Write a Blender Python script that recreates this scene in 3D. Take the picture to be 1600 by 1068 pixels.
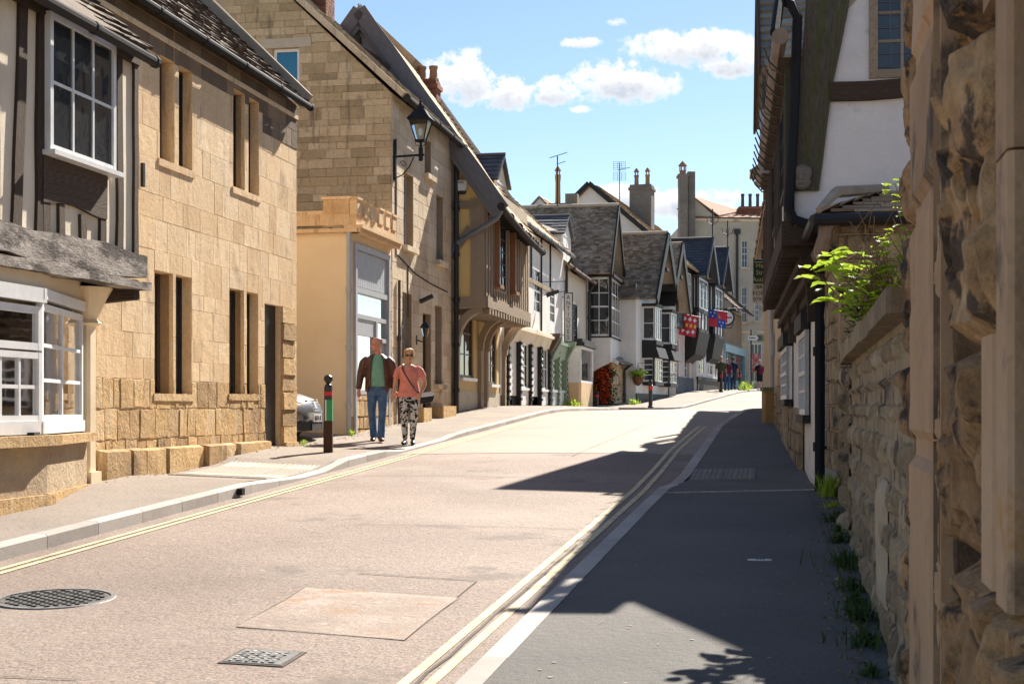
import bpy, math, random
from mathutils import Vector, Matrix, noise
random.seed(7)
R=math.radians; PI=math.pi
for o in list(bpy.data.objects): bpy.data.objects.remove(o)
scn=bpy.context.scene; COL=scn.collection

# ------------------------------------------------------------ camera
F=2222.2; CX=800.0; HY=637.0; CZ=1.65           # reference measurements (1600 px wide frame)
cam=bpy.data.cameras.new('camera'); co=bpy.data.objects.new('camera',cam); COL.objects.link(co)
co.location=(0,0,CZ); co.rotation_euler=(R(90),0,0)
cam.lens=50; cam.sensor_width=36; cam.shift_y=(HY-534)/1600.0
cam.clip_start=.1; cam.clip_end=2000
cam.dof.use_dof=True; cam.dof.focus_distance=24; cam.dof.aperture_fstop=14
scn.camera=co

# ------------------------------------------------------------ light
SUN_AZ=R(24.5); SUN_EL=R(39)
sun=bpy.data.lights.new('sun','SUN'); so=bpy.data.objects.new('sun',sun); COL.objects.link(so)
sun.energy=5.0; sun.angle=R(.5); sun.color=(1,.92,.80)
sd=Vector((math.sin(SUN_AZ)*math.cos(SUN_EL),math.cos(SUN_AZ)*math.cos(SUN_EL),math.sin(SUN_EL)))
so.rotation_euler=sd.to_track_quat('Z','Y').to_euler()
scn.view_settings.view_transform='Standard'; scn.view_settings.look='None'
scn.view_settings.exposure=1.32; scn.view_settings.gamma=1
w=bpy.data.worlds.new('World'); scn.world=w; w.use_nodes=True
nt=w.node_tree; nt.nodes.clear()
def N(nt,t,**k):
    n=nt.nodes.new(t)
    for a,b in k.items(): setattr(n,a,b)
    return n
def setin(n,**k):
    for a,b in k.items(): n.inputs[a.replace('_',' ')].default_value=b
sky=N(nt,'ShaderNodeTexSky',sky_type='NISHITA',sun_disc=False,sun_elevation=SUN_EL,sun_rotation=SUN_AZ,air_density=1.0,dust_density=.12,ozone_density=2.0,altitude=300)
tc=N(nt,'ShaderNodeTexCoord'); L=nt.links.new
# clouds: patches of cumulus at fixed compass directions (azimuth tan, elevation tan), shaped by fractal noise
sep=N(nt,'ShaderNodeSeparateXYZ'); L(tc.outputs['Generated'],sep.inputs[0])
def MA(op,a,b=None,c=None,clamp=False):
    n=N(nt,'ShaderNodeMath',operation=op,use_clamp=clamp)
    for i,v in enumerate((a,b,c)):
        if v is None: continue
        if isinstance(v,(int,float)): n.inputs[i].default_value=v
        else: L(v,n.inputs[i])
    return n.outputs[0]
yy=MA('MAXIMUM',sep.outputs['Y'],.05)
ax=MA('DIVIDE',sep.outputs['X'],yy); az=MA('DIVIDE',sep.outputs['Z'],yy)
comb=N(nt,'ShaderNodeCombineXYZ'); L(ax,comb.inputs[0]); L(az,comb.inputs[1])
nz=N(nt,'ShaderNodeTexNoise'); setin(nz,Scale=48.0,Detail=9.0,Roughness=.6); L(comb.outputs[0],nz.inputs['Vector'])
nz2=N(nt,'ShaderNodeTexNoise'); setin(nz2,Scale=150.0,Detail=8.0,Roughness=.65); L(comb.outputs[0],nz2.inputs['Vector'])
clouds=[(725,128,52,44,1),(790,150,48,30,1),(868,146,44,24,1),(975,132,78,38,1),(1085,80,105,30,1),(1145,98,60,30,1),(908,68,32,10,.75),(968,36,20,8,.45),(825,74,10,7,.3),
 (975,312,70,22,1),(1055,322,80,24,1),(1120,308,50,14,.8),(900,335,60,18,.8),(700,100,36,16,.7),(1250,90,60,40,1),(1500,60,160,60,1),(400,-120,150,50,1),(120,60,160,40,1),(-300,150,200,60,1),(2100,100,240,70,1),(1400,300,200,25,1),(905,172,22,7,.6)]
dens=None
shade=None
for (px,py,rx,ry,s) in clouds:
    rx*=1.18; ry*=1.18
    cx=(px-CX)/F; cy=(HY-py)/F
    dx=MA('MULTIPLY',MA('SUBTRACT',ax,cx),F/rx); dy0=MA('MULTIPLY',MA('SUBTRACT',az,cy),F/ry)
    # flatter base: lower half is squeezed
    dy=MA('MULTIPLY',dy0,MA('ADD',1.0,MA('MULTIPLY',MA('LESS_THAN',dy0,0.0),.35)))
    r2=MA('ADD',MA('MULTIPLY',dx,dx),MA('MULTIPLY',dy,dy))
    d=MA('MULTIPLY',MA('SUBTRACT',1.0,MA('MULTIPLY',r2,.62),None,True),s)
    sh=MA('MULTIPLY',d,MA('SUBTRACT',.55,MA('MULTIPLY',dy0,.55),None,True))
    dens=d if dens is None else MA('MAXIMUM',dens,d)
    shade=sh if shade is None else MA('MAXIMUM',shade,sh)
nn=MA('ADD',MA('MULTIPLY',MA('SUBTRACT',nz.outputs['Fac'],.5),3.6),MA("MULTIPLY",MA("SUBTRACT",nz2.outputs["Fac"],.5),1.6))
raw=MA('ADD',dens,MA('MULTIPLY',nn,MA('ADD',MA('MULTIPLY',dens,.6),.25)))
mr=N(nt,'ShaderNodeMapRange',interpolation_type='SMOOTHSTEP'); L(raw,mr.inputs[0]); setin(mr,From_Min=.34,From_Max=.86)
dg=N(nt,'ShaderNodeMapRange'); L(MA('ADD',shade,MA('MULTIPLY',nn,.25)),dg.inputs[0]); setin(dg,From_Min=.25,From_Max=.75)
cc=N(nt,'ShaderNodeMix',data_type='RGBA'); L(dg.outputs[0],cc.inputs[0]); cc.inputs[6].default_value=(9.0,8.7,8.4,1); cc.inputs[7].default_value=(4.6,5.0,5.7,1)
mx=N(nt,'ShaderNodeMix',data_type='RGBA'); L(mr.outputs[0],mx.inputs[0]); L(sky.outputs[0],mx.inputs[6]); L(cc.outputs[2],mx.inputs[7])
bg=N(nt,'ShaderNodeBackground'); bg.inputs[1].default_value=.058; L(mx.outputs[2],bg.inputs[0])
wo=N(nt,'ShaderNodeOutputWorld'); L(bg.outputs[0],wo.inputs[0])

# ------------------------------------------------------------ street frames
class Line:
    """a building line: u metres along it, e metres out to its right, z up"""
    def __init__(s,ox,slope):
        s.ox=ox; s.a=math.atan(slope); s.c=math.cos(s.a); s.s=math.sin(s.a); s.rz=PI/2-s.a
    def U(s,px,e=0):
        k=(px-CX)/F
        return (-s.ox-e*s.c-k*e*s.s)/(s.s-k*s.c)
    def Y(s,u,e=0): return s.c*u-e*s.s
    def Z(s,py,u,e=0): return CZ-(py-HY)/F*s.Y(u,e)
    def uz(s,px,py,e=0):
        u=s.U(px,e); return u,s.Z(py,u,e)
    def w(s,u,y,z=0): # line coords (u, y=left) to world
        return Vector((s.ox+s.s*u-s.c*y, s.c*u+s.s*y, z))
LL=Line(-7.8,.1935)     # near left row
LF=Line(-11.83,.29)     # far left row, beyond the side road
LR=Line(.41,.2)         # right-hand side
class WorldLine(Line):
    def __init__(s): s.ox=0;s.a=0;s.c=1;s.s=0;s.rz=0
    def w(s,x,y,z=0): return Vector((x,y,z))
WL=WorldLine()

def prof(Y):
    pts=[(-20,-.6),(0,0),(37.3,1.567),(54,1.585),(72,2.42),(95,2.93),(140,3.4)]
    def f(y):
        if y<=pts[0][0]: return pts[0][1]
        for (a,za),(b,zb) in zip(pts,pts[1:]):
            if y<=b: return za+(zb-za)*(y-a)/(b-a)
        return pts[-1][1]
    return sum(f(Y+d) for d in (-2,-1,0,1,2))/5

# ------------------------------------------------------------ mesh builder
class MB:
    def __init__(s,m=None): s.v=[];s.f=[];s.c=[];s.uv=[];s.m=m
    def P(s,p): return s.m(*p) if s.m else tuple(p)
    def add(s,vs,fs,col=None,uvs=None,raw=False):
        b=len(s.v); s.v+= [tuple(p) if raw else s.P(p) for p in vs]
        col=col if col is not None else (random.random(),random.random(),random.random(),1)
        for i,f in enumerate(fs):
            s.f.append([b+j for j in f]); s.c.append(col); s.uv.append(uvs[i] if uvs else None)
    def quad(s,a,b,c,d,col=None): s.add([a,b,c,d],[(0,1,2,3)],col)
    def poly(s,pts,col=None): s.add(pts,[tuple(range(len(pts)))],col)
    def box(s,x0,x1,y0,y1,z0,z1,col=None):
        vs=[(x,y,z) for x in (x0,x1) for y in (y0,y1) for z in (z0,z1)]
        s.add(vs,[(0,1,3,2),(4,6,7,5),(0,4,5,1),(2,3,7,6),(0,2,6,4),(1,5,7,3)],col)
    def bbox(s,x0,x1,y0,y1,z0,z1,b=.01,col=None,j=0):
        """box with chamfered long edges (8-corner profile in x/y, extruded z) """
        pr=[(x0+b,y0),(x1-b,y0),(x1,y0+b),(x1,y1-b),(x1-b,y1),(x0+b,y1),(x0,y1-b),(x0,y0+b)]
        s.prism([(x,y,z0) for x,y in pr],(0,0,z1-z0),col)
    def prism(s,pts,vec,col=None):
        n=len(pts); q=[tuple(a+b for a,b in zip(p,vec)) for p in pts]
        s.add(list(pts)+q,[tuple(range(n))[::-1],tuple(range(n,2*n))]+[(i,(i+1)%n,n+(i+1)%n,n+i) for i in range(n)],col)
    def bar(s,pts,w,d,nrm=(0,1,0),col=None,jit=0,ws=None,seg=0):
        """timber of section w x d along a polyline; d measured along nrm; uv runs with the grain"""
        pts=[Vector(p) for p in pts]
        if seg:
            q=[]
            for a,b in zip(pts,pts[1:]):
                k=max(1,int((b-a).length/seg))
                for i in range(k): q.append(a.lerp(b,i/k))
            q.append(pts[-1])
            if ws:
                ws=[ws[0]+(ws[-1]-ws[0])*i/(len(q)-1) for i in range(len(q))]
            pts=q
        nrm=Vector(nrm).normalized(); n=len(pts); vs=[]; sd=random.random()*50; acc=0; lens=[]
        for i,p in enumerate(pts):
            t=(pts[min(i+1,n-1)]-pts[max(i-1,0)]).normalized(); sdv=t.cross(nrm).normalized()
            ww=(ws[i] if ws else w)/2
            j1=jit*(noise.noise(Vector((sd,acc*1.3,0)))); j2=jit*(noise.noise(Vector((sd+9,acc*1.3,0))))
            for a,b in ((-1,-1),(1,-1),(1,1),(-1,1)):
                vs.append(p+sdv*(a*ww+(j1 if a<0 else j2))+nrm*(b*d/2))
            lens.append(acc); 
            if i<n-1: acc+=(pts[i+1]-p).length
        fs=[];uvs=[];off=random.random()*9
        for i in range(n-1):
            for k in range(4):
                k2=(k+1)%4
                fs.append((i*4+k,i*4+k2,(i+1)*4+k2,(i+1)*4+k)); w0=k*.3+off
                uvs.append([(w0,lens[i]+off),(w0+.25,lens[i]+off),(w0+.25,lens[i+1]+off),(w0,lens[i+1]+off)])
        fs+= [(3,2,1,0),((n-1)*4,(n-1)*4+1,(n-1)*4+2,(n-1)*4+3)]; uvs+=[[(off,off)]*4]*2
        s.add(vs,fs,col,uvs)
    def tube(s,pts,r,n=8,col=None,cap=True,rs=None):
        pts=[Vector(p) for p in pts]; m=len(pts); vs=[]; up=Vector((0,0,1)); prev=None
        for i,p in enumerate(pts):
            t=(pts[min(i+1,m-1)]-pts[max(i-1,0)]).normalized()
            a=prev if prev is not None else (up if abs(t.z)<.95 else Vector((1,0,0)))
            x=(a-t*a.dot(t)).normalized(); y=t.cross(x); prev=x
            rr=rs[i] if rs else r
            vs+=[p+x*(rr*math.cos(2*PI*k/n))+y*(rr*math.sin(2*PI*k/n)) for k in range(n)]
        fs=[(i*n+k,i*n+(k+1)%n,(i+1)*n+(k+1)%n,(i+1)*n+k) for i in range(m-1) for k in range(n)]
        if cap: fs+=[tuple(range(n))[::-1],tuple(range((m-1)*n,m*n))]
        s.add(vs,fs,col)
    def lathe(s,prof_,c=(0,0,0),n=16,col=None,sx=1,sy=1):
        vs=[];m=len(prof_)
        for r,z in prof_: vs+=[(c[0]+sx*r*math.cos(2*PI*k/n),c[1]+sy*r*math.sin(2*PI*k/n),c[2]+z) for k in range(n)]
        s.add(vs,[(i*n+k,i*n+(k+1)%n,(i+1)*n+(k+1)%n,(i+1)*n+k) for i in range(m-1) for k in range(n)]+[tuple(range(n))[::-1],tuple(range((m-1)*n,m*n))],col)
    def loft(s,rings,col=None,cap=True):
        n=len(rings[0]); m=len(rings)
        s.add([p for r in rings for p in r],[(i*n+k,i*n+(k+1)%n,(i+1)*n+(k+1)%n,(i+1)*n+k) for i in range(m-1) for k in range(n)]+([tuple(range(n))[::-1],tuple(range((m-1)*n,m*n))] if cap else []),col)
    # stone courses on the plane (s,d,z)
    def blocks(s,s0,s1,z0,z1,holes=(),d=0,ch=(.2,.32),bl=(.3,.6),gap=.006,out=.015,jit=0,clip=None,rnd=.008,rough=0,top=None):
        z=z0
        while z<z1-.02:
            h=random.uniform(*ch); 
            if z1-(z+h)<ch[0]*.5: h=z1-z
            x=s0-random.random()*bl[0]
            while x<s1:
                l=random.uniform(*bl)
                rects=[(max(x,s0),min(x+l,s1),z,z+h)]
                for (a,b,c,e) in [h_[:4] for h_ in holes]:
                    nr=[]
                    for (p,q,r_,t) in rects:
                        if q<=a or p>=b or t<=c or r_>=e: nr.append((p,q,r_,t)); continue
                        if p<a: nr.append((p,a,r_,t))
                        if q>b: nr.append((b,q,r_,t))
                        if r_<c: nr.append((max(p,a),min(q,b),r_,c))
                        if t>e: nr.append((max(p,a),min(q,b),e,t))
                    rects=nr
                colr=(random.random(),random.random(),random.random(),1)
                for (p,q,r_,t) in rects:
                    if q-p<.025 or t-r_<.025: continue
                    pg=[(p,r_),(q,r_),(q,t),(p,t)]
                    if clip: pg=clip_poly(pg,clip)
                    if len(pg)<3: continue
                    if jit:
                        k=[(p+.0,r_),( (p+q)/2+random.uniform(-.2,.2)*(q-p), r_),(q,r_),(q,(r_+t)/2),(q,t),((p+q)/2+random.uniform(-.2,.2)*(q-p),t),(p,t),(p,(r_+t)/2)] if not clip else pg
                        pg=[(a+random.uniform(-jit,jit),b+random.uniform(-jit,jit)) for a,b in k]
                    s.stone(pg,d,gap,out+random.uniform(-rnd,rnd),colr,rough)
                x+=l
            z+=h
    def stone(s,pg,d,gap,out,col,rough=0):
        cx=sum(a for a,b in pg)/len(pg); cy=sum(b for a,b in pg)/len(pg); n=len(pg)
        def ins(g):
            r=[]
            for a,b in pg:
                dx,dy=cx-a,cy-b; l=max(1e-4,math.hypot(dx,dy)); g2=min(g*1.4,l*.8); r.append((a+dx/l*g2,b+dy/l*g2))
            return r
        a=ins(gap*.5); b=ins(gap*.5+min(.012,out*.8)+rough*.25)
        if rough:
            c=ins(gap+rough*1.1); e=min(out,.01)
            j=lambda k:random.uniform(-k,k)
            vs=[(x,d,z) for x,z in a]+[(x+j(.004),d+out*.75+j(rough*.25),z+j(.004)) for x,z in b]+[(x+j(rough*.3),d+out+rough*.45+j(rough*.35),z+j(rough*.3)) for x,z in c]+[(cx,d+out+rough*.6+j(rough*.4),cy)]
            fs=[(i,(i+1)%n,n+(i+1)%n,n+i) for i in range(n)]+[(n+i,n+(i+1)%n,2*n+(i+1)%n,2*n+i) for i in range(n)]+[(2*n+i,2*n+(i+1)%n,3*n) for i in range(n)]
        else:
            vs=[(x,d,z) for x,z in a]+[(x,d+out,z) for x,z in b]
            fs=[(i,(i+1)%n,n+(i+1)%n,n+i) for i in range(n)]+[tuple(range(n,2*n))]
        s.add(vs,fs,col)
    def wall(s,s0,s1,z0,z1,holes=(),d=0,dep=.18,col=(.5,.5,.5,1),clip=None,back=True):
        """flat wall with real openings and their reveals"""
        xs=sorted(set([s0,s1]+[min(max(v,s0),s1) for h in holes for v in h[:2]])); zs=sorted(set([z0,z1]+[min(max(v,z0),z1) for h in holes for v in h[2:4]]))
        for a,b in zip(xs,xs[1:]):
            for c,e in zip(zs,zs[1:]):
                mx_,mz=(a+b)/2,(c+e)/2
                if any(h[0]<mx_<h[1] and h[2]<mz<h[3] for h in holes): continue
                pg=[(a,c),(b,c),(b,e),(a,e)]
                if clip: pg=clip_poly(pg,clip)
                if len(pg)>2: s.poly([(x,d,z) for x,z in pg],col)
        for h in holes:
            a,b,c,e=h[:4]; k=h[4] if len(h)>4 else dep
            for p,q in (((a,c),(b,c)),((b,c),(b,e)),((b,e),(a,e)),((a,e),(a,c))):
                s.quad((p[0],d,p[1]),(q[0],d,q[1]),(q[0],d-k,q[1]),(p[0],d-k,p[1]),col)
    def slates(s,e0,e1,up,rows,wd=(.14,.3),th=.022,lf=None,rf=None,jit=.02,sag=0,col=None,taper=.65):
        """rows of overlapping slates on a slope: e0->e1 eave line, up = vector eave to ridge"""
        e0=Vector(e0);e1=Vector(e1);up=Vector(up); dv=(e1-e0); Lw=dv.length; ex=dv.normalized(); H=up.length; uy=up.normalized(); n=ex.cross(uy).normalized()
        if n.z<0: n=-n
        # diminishing courses
        ws=[1-(1-taper)*i/max(1,rows-1) for i in range(rows)]; tot=sum(ws); v=0
        vs=[];fs=[]
        for i in range(rows):
            h=ws[i]/tot*H; a=(lf(v/H) if lf else 0); b=(rf(v/H) if rf else Lw); x=a-random.random()*wd[0]*.5
            while x<b:
                l=random.uniform(*wd)*(1.15-.3*i/rows); p=max(x,a);q=min(x+l,b)
                if q-p>.02:
                    t=th*random.uniform(.7,1.6); j=random.uniform(-jit,jit); k=random.uniform(-jit*.3,jit*.3)
                    sg=lambda xx:n*(-sag*math.sin(PI*min(1,max(0,xx/Lw)))-sag*.0)
                    A=e0+ex*(p+.004)+uy*(v+j-.01)+n*(t+.012)+sg(p); B=e0+ex*(q-.004)+uy*(v+j+k-.01)+n*(t+.012)+sg(q)
                    C_=e0+ex*(q-.004)+uy*min(H,v+h+.02)+n*.006+sg(q); D=e0+ex*(p+.004)+uy*min(H,v+h+.02)+n*.006+sg(p)
                    A2=A-n*t;B2=B-n*t
                    s.add([A,B,C_,D,A2,B2],[(0,1,2,3),(4,5,1,0),(4,0,3),(5,2,1)],col)
                x+=l
            v+=h
        a0=(lf(0) if lf else 0);b0=(rf(0) if rf else Lw);a1=(lf(1) if lf else 0);b1=(rf(1) if rf else Lw)
        s.add([e0+ex*a0-n*.01,e0+ex*b0-n*.01,e0+ex*b1+up-n*.01,e0+ex*a1+up-n*.01,e0+ex*a0-n*.05,e0+ex*b0-n*.05,e0+ex*b1+up-n*.05,e0+ex*a1+up-n*.05],[(0,1,2,3),(7,6,5,4),(0,4,5,1),(1,5,6,2),(3,2,6,7),(0,3,7,4)])
def clip_poly(pg,clip):
    out=list(pg)
    for i in range(len(clip)):
        a=clip[i];b=clip[(i+1)%len(clip)]; inp=out; out=[]
        if not inp: return []
        def side(p): return (b[0]-a[0])*(p[1]-a[1])-(b[1]-a[1])*(p[0]-a[0])
        for j in range(len(inp)):
            p=inp[j];q=inp[(j+1)%len(inp)]; sp,sq=side(p),side(q)
            if sp>=0: out.append(p)
            if (sp>=0)!=(sq>=0):
                t=sp/(sp-sq); out.append((p[0]+t*(q[0]-p[0]),p[1]+t*(q[1]-p[1])))
    return out

def link(name,mb,mat,parent=None,org=(0,0,0),smooth=False):
    me=bpy.data.meshes.new(name); ox,oy,oz=org
    me.from_pydata([(a-ox,b-oy,c-oz) for a,b,c in mb.v],[],mb.f)
    uvl=me.uv_layers.new(name='UVMap'); ca=me.color_attributes.new('blk','FLOAT_COLOR','CORNER')
    me.update()
    uvd=[0.0]*(2*len(me.loops)); cd=[0.0]*(4*len(me.loops)); vs=me.vertices
    for p in me.polygons:
        ovr=mb.uv[p.index]; n=p.normal
        if not ovr:
            if abs(n.z)>.97: t=Vector((1,0,0)); b=Vector((0,1,0))
            else: t=Vector((-n.y,n.x,0)).normalized(); b=n.cross(t)
        c=mb.c[p.index]
        for k,li in enumerate(p.loop_indices):
            if ovr: u,v=ovr[k]
            else:
                q=vs[me.loops[li].vertex_index].co; u,v=q.dot(t),q.dot(b)
            uvd[2*li]=u;uvd[2*li+1]=v; cd[4*li:4*li+4]=c
    uvl.data.foreach_set('uv',uvd); ca.data.foreach_set('color',cd)
    if smooth: me.polygons.foreach_set('use_smooth',[True]*len(me.polygons))
    if isinstance(mat,(list,tuple)):
        for m in mat: me.materials.append(m)
    else: me.materials.append(mat)
    o=bpy.data.objects.new(name,me); COL.objects.link(o)
    if parent: o.parent=parent
    return o
def tag(o,label=None,cat=None,group=None,kind=None):
    if label: o['label']=label
    if cat: o['category']=cat
    if group: o['group']=group
    if kind: o['kind']=kind
    return o
class Thing:
    def __init__(s,name,label,cat,line=WL,org=(0,0,0),group=None):
        s.line=line; s.org=org
        s.root=bpy.data.objects.new(name,None); COL.objects.link(s.root); s.root.empty_display_size=.3
        s.root.location=line.w(*org); s.root.rotation_euler=(0,0,line.rz if line is not WL else 0)
        tag(s.root,label,cat,group)
    def part(s,name,mb,mat,parent=None,label=None,smooth=False,kind=None):
        o=link(name,mb,mat,parent or s.root,s.org,smooth)
        if label: o['label']=label
        if kind: o['kind']=kind
        return o
def solo(name,label,cat,mb,mat,line=WL,org=(0,0,0),group=None,kind=None,smooth=False):
    o=link(name,mb,mat,None,org,smooth); o.location=line.w(*org); o.rotation_euler=(0,0,line.rz if line is not WL else 0)
    tag(o,label,cat,group,kind); return o
FRONT=lambda s,d,z:(s,-d,z)            # street face, left-hand houses
FRONTR=lambda s,d,z:(s,d,z)            # street face, right-hand houses
def END(x0): return lambda s,d,z:(x0-d,s,z)   # wall facing back down the street

# ------------------------------------------------------------ materials
MATS={}
def ramp(nt,fac,cols,pos=None):
    r=N(nt,'ShaderNodeValToRGB'); el=r.color_ramp.elements
    while len(el)<len(cols): el.new(.5)
    for i,c in enumerate(cols): el[i].position=(pos[i] if pos else i/(len(cols)-1)); el[i].color=(*c,1)
    nt.links.new(fac,r.inputs[0]); return r.outputs[0]
def mat(name,cols,rough=.85,ns=2.0,bs=40.0,bump=.3,bd=.01,blk=.5,coord='Object',stretch=None,stain=None,sts=.8,stth=(.55,.7),spec=.3,metal=0,stain2=None,fine=.25,sheen=0,crack=None,alpha=None,streak=None):
    m=bpy.data.materials.new(name); m.use_nodes=True; nt=m.node_tree; L=nt.links.new; bs_=nt.nodes['Principled BSDF']
    tc=N(nt,'ShaderNodeTexCoord'); src=tc.outputs[coord]
    if stretch:
        mp=N(nt,'ShaderNodeMapping'); mp.inputs['Scale'].default_value=stretch; L(src,mp.inputs[0]); src=mp.outputs[0]
    def noi(sc,det=6,ro=.6,off=0):
        n=N(nt,'ShaderNodeTexNoise'); n.inputs['Scale'].default_value=sc; n.inputs['Detail'].default_value=det; n.inputs['Roughness'].default_value=ro; L(src,n.inputs['Vector']); return n.outputs['Fac']
    def ma(op,a,b,cl=False):
        n=N(nt,'ShaderNodeMath',operation=op,use_clamp=cl)
        for i,v in enumerate((a,b)):
            if isinstance(v,(int,float)): n.inputs[i].default_value=v
            else: L(v,n.inputs[i])
        return n.outputs[0]
    at=N(nt,'ShaderNodeAttribute',attribute_name='blk'); sp=N(nt,'ShaderNodeSeparateColor'); L(at.outputs['Color'],sp.inputs[0])
    big=ma('ADD',ma('MULTIPLY',ma('SUBTRACT',noi(ns),.5),1.7),.5)
    f=ma('ADD',ma('MULTIPLY',sp.outputs[0],blk),ma('MULTIPLY',big,1-blk),True)
    c=ramp(nt,f,cols)
    fi=noi(bs*.6,4,.7)
    if fine:
        g=ma('ADD',ma('MULTIPLY',ma('SUBTRACT',fi,.5),2*fine),1.0)
        if blk: g=ma('MULTIPLY',g,ma('ADD',ma('MULTIPLY',sp.outputs[1],.3*blk),1-.15*blk))
        vm=N(nt,'ShaderNodeVectorMath',operation='SCALE'); L(c,vm.inputs[0]); L(g,vm.inputs['Scale']); c=vm.outputs[0]
    for st,sc,th in ((stain,sts,stth),(stain2,sts*2.7,(.58,.68))):
        if st:
            n=N(nt,'ShaderNodeMapRange',interpolation_type='SMOOTHSTEP'); L(noi(sc,9,.65),n.inputs[0]); n.inputs['From Min'].default_value=th[0]; n.inputs['From Max'].default_value=th[1]
            mxx=N(nt,'ShaderNodeMix',data_type='RGBA'); L(ma('MULTIPLY',n.outputs[0],.85),mxx.inputs[0]); L(c,mxx.inputs[6]); mxx.inputs[7].default_value=(*st,1); c=mxx.outputs[2]
    if streak:
        mp2=N(nt,'ShaderNodeMapping'); mp2.inputs['Scale'].default_value=(3.2,3.2,.45); L(tc.outputs['Object'],mp2.inputs[0]); n3=N(nt,'ShaderNodeTexNoise'); n3.inputs['Scale'].default_value=1.6; n3.inputs['Detail'].default_value=8; n3.inputs['Roughness'].default_value=.68; L(mp2.outputs[0],n3.inputs['Vector'])
        n=N(nt,'ShaderNodeMapRange',interpolation_type='SMOOTHSTEP'); L(n3.outputs['Fac'],n.inputs[0]); n.inputs['From Min'].default_value=.54; n.inputs['From Max'].default_value=.70
        mxx=N(nt,'ShaderNodeMix',data_type='RGBA'); L(ma('MULTIPLY',n.outputs[0],.7),mxx.inputs[0]); L(c,mxx.inputs[6]); mxx.inputs[7].default_value=(*streak,1); c=mxx.outputs[2]
    L(c,bs_.inputs['Base Color'])
    rr=ma('ADD',ma('MULTIPLY',ma('SUBTRACT',fi,.5),.3),rough,True); L(rr,bs_.inputs['Roughness'])
    bs_.inputs['Specular IOR Level'].default_value=spec; bs_.inputs['Metallic'].default_value=metal
    if bump:
        h=ma('ADD',noi(bs,6,.7),ma('MULTIPLY',noi(bs*.15,5,.6),2.0))
        if crack:
            vo=N(nt,'ShaderNodeTexVoronoi',feature='DISTANCE_TO_EDGE'); vo.inputs['Scale'].default_value=crack; L(src,vo.inputs['Vector']); h=ma('ADD',h,ma('MULTIPLY',ma('MINIMUM',vo.outputs['Distance'],.08),8))
        b=N(nt,'ShaderNodeBump'); b.inputs['Strength'].default_value=bump; b.inputs['Distance'].default_value=bd; L(h,b.inputs['Height']); L(b.outputs[0],bs_.inputs['Normal'])
    if alpha is not None: bs_.inputs['Alpha'].default_value=alpha
    MATS[name]=m; return m
def sm(name,col,rough=.5,spec=.4,metal=0,bump=0): # plain paint, slightly uneven
    c=[tuple(x*.82 for x in col),col,tuple(min(1,x*1.1) for x in col)]
    return mat(name,c,rough=rough,ns=5,bs=60,bump=bump or .12,bd=.003,blk=0,spec=spec,metal=metal,fine=.08)
def glassmat(name,tint=(.03,.035,.04),trans=.0,wob=.25,rough=.04,ior=1.2):
    m=bpy.data.materials.new(name); m.use_nodes=True; nt=m.node_tree; L=nt.links.new; b=nt.nodes['Principled BSDF']
    b.inputs['Base Color'].default_value=(*tint,1); b.inputs['Roughness'].default_value=rough; b.inputs['IOR'].default_value=1.5; b.inputs['Specular IOR Level'].default_value=.6
    tc=N(nt,'ShaderNodeTexCoord'); n=N(nt,'ShaderNodeTexNoise'); n.inputs['Scale'].default_value=2.2; n.inputs['Detail'].default_value=2; L(tc.outputs['Object'],n.inputs['Vector'])
    bp=N(nt,'ShaderNodeBump'); bp.inputs['Strength'].default_value=wob; bp.inputs['Distance'].default_value=.05; L(n.outputs['Fac'],bp.inputs['Height']); L(bp.outputs[0],b.inputs['Normal'])
    if trans:
        tr=N(nt,'ShaderNodeBsdfTransparent'); tr.inputs[0].default_value=(.86,.9,.88,1); gl=N(nt,'ShaderNodeBsdfGlossy'); gl.inputs['Roughness'].default_value=.03; L(bp.outputs[0],gl.inputs['Normal'])
        fr=N(nt,'ShaderNodeFresnel'); fr.inputs['IOR'].default_value=ior; L(bp.outputs[0],fr.inputs['Normal'])
        mm=N(nt,'ShaderNodeMixShader'); L(fr.outputs[0],mm.inputs[0]); L(tr.outputs[0],mm.inputs[1]); L(gl.outputs[0],mm.inputs[2]); L(mm.outputs[0],nt.nodes['Material Output'].inputs[0])
    return m

ashlar=mat('honey limestone',[(.48,.31,.16),(.66,.46,.26),(.74,.55,.34),(.80,.65,.46)],ns=1.3,bs=34,bump=.5,bd=.015,blk=.42,stain=(.34,.22,.12),sts=1.3,stth=(.56,.72),fine=.34,stain2=(.70,.58,.42),streak=(.30,.20,.12))
ashlar_low=mat('weathered ochre stone',[(.25,.14,.06),(.46,.30,.145),(.58,.38,.17),(.62,.48,.32)],ns=1.8,bs=22,bump=.9,bd=.04,blk=.6,stain=(.14,.09,.05),sts=1.6,stth=(.56,.72),fine=.4,streak=(.68,.55,.38))
rubble=mat('grey gold rubble stone',[(.28,.21,.13),(.48,.37,.225),(.60,.47,.30),(.64,.54,.40)],ns=1.6,bs=26,bump=.8,bd=.025,blk=.65,stain=(.10,.085,.065),sts=.9,stth=(.58,.72),fine=.35,streak=(.13,.10,.075))
facstone=mat('pale facade stone',[(.44,.34,.22),(.64,.51,.35),(.71,.59,.43),(.75,.65,.50)],ns=1.4,bs=30,bump=.5,bd=.015,blk=.5,stain=(.22,.16,.11),sts=.8,stth=(.57,.72),fine=.28,streak=(.26,.20,.14))
greystone=mat('grey limestone',[(.38,.32,.24),(.52,.46,.36),(.58,.52,.42)],ns=.9,bs=20,bump=.4,bd=.015,blk=.4,stain=(.14,.12,.1),sts=.5,fine=.2)
mortar=mat('lime mortar',[(.3,.22,.14),(.44,.33,.22)],bs=50,bump=.4,blk=0)
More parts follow.
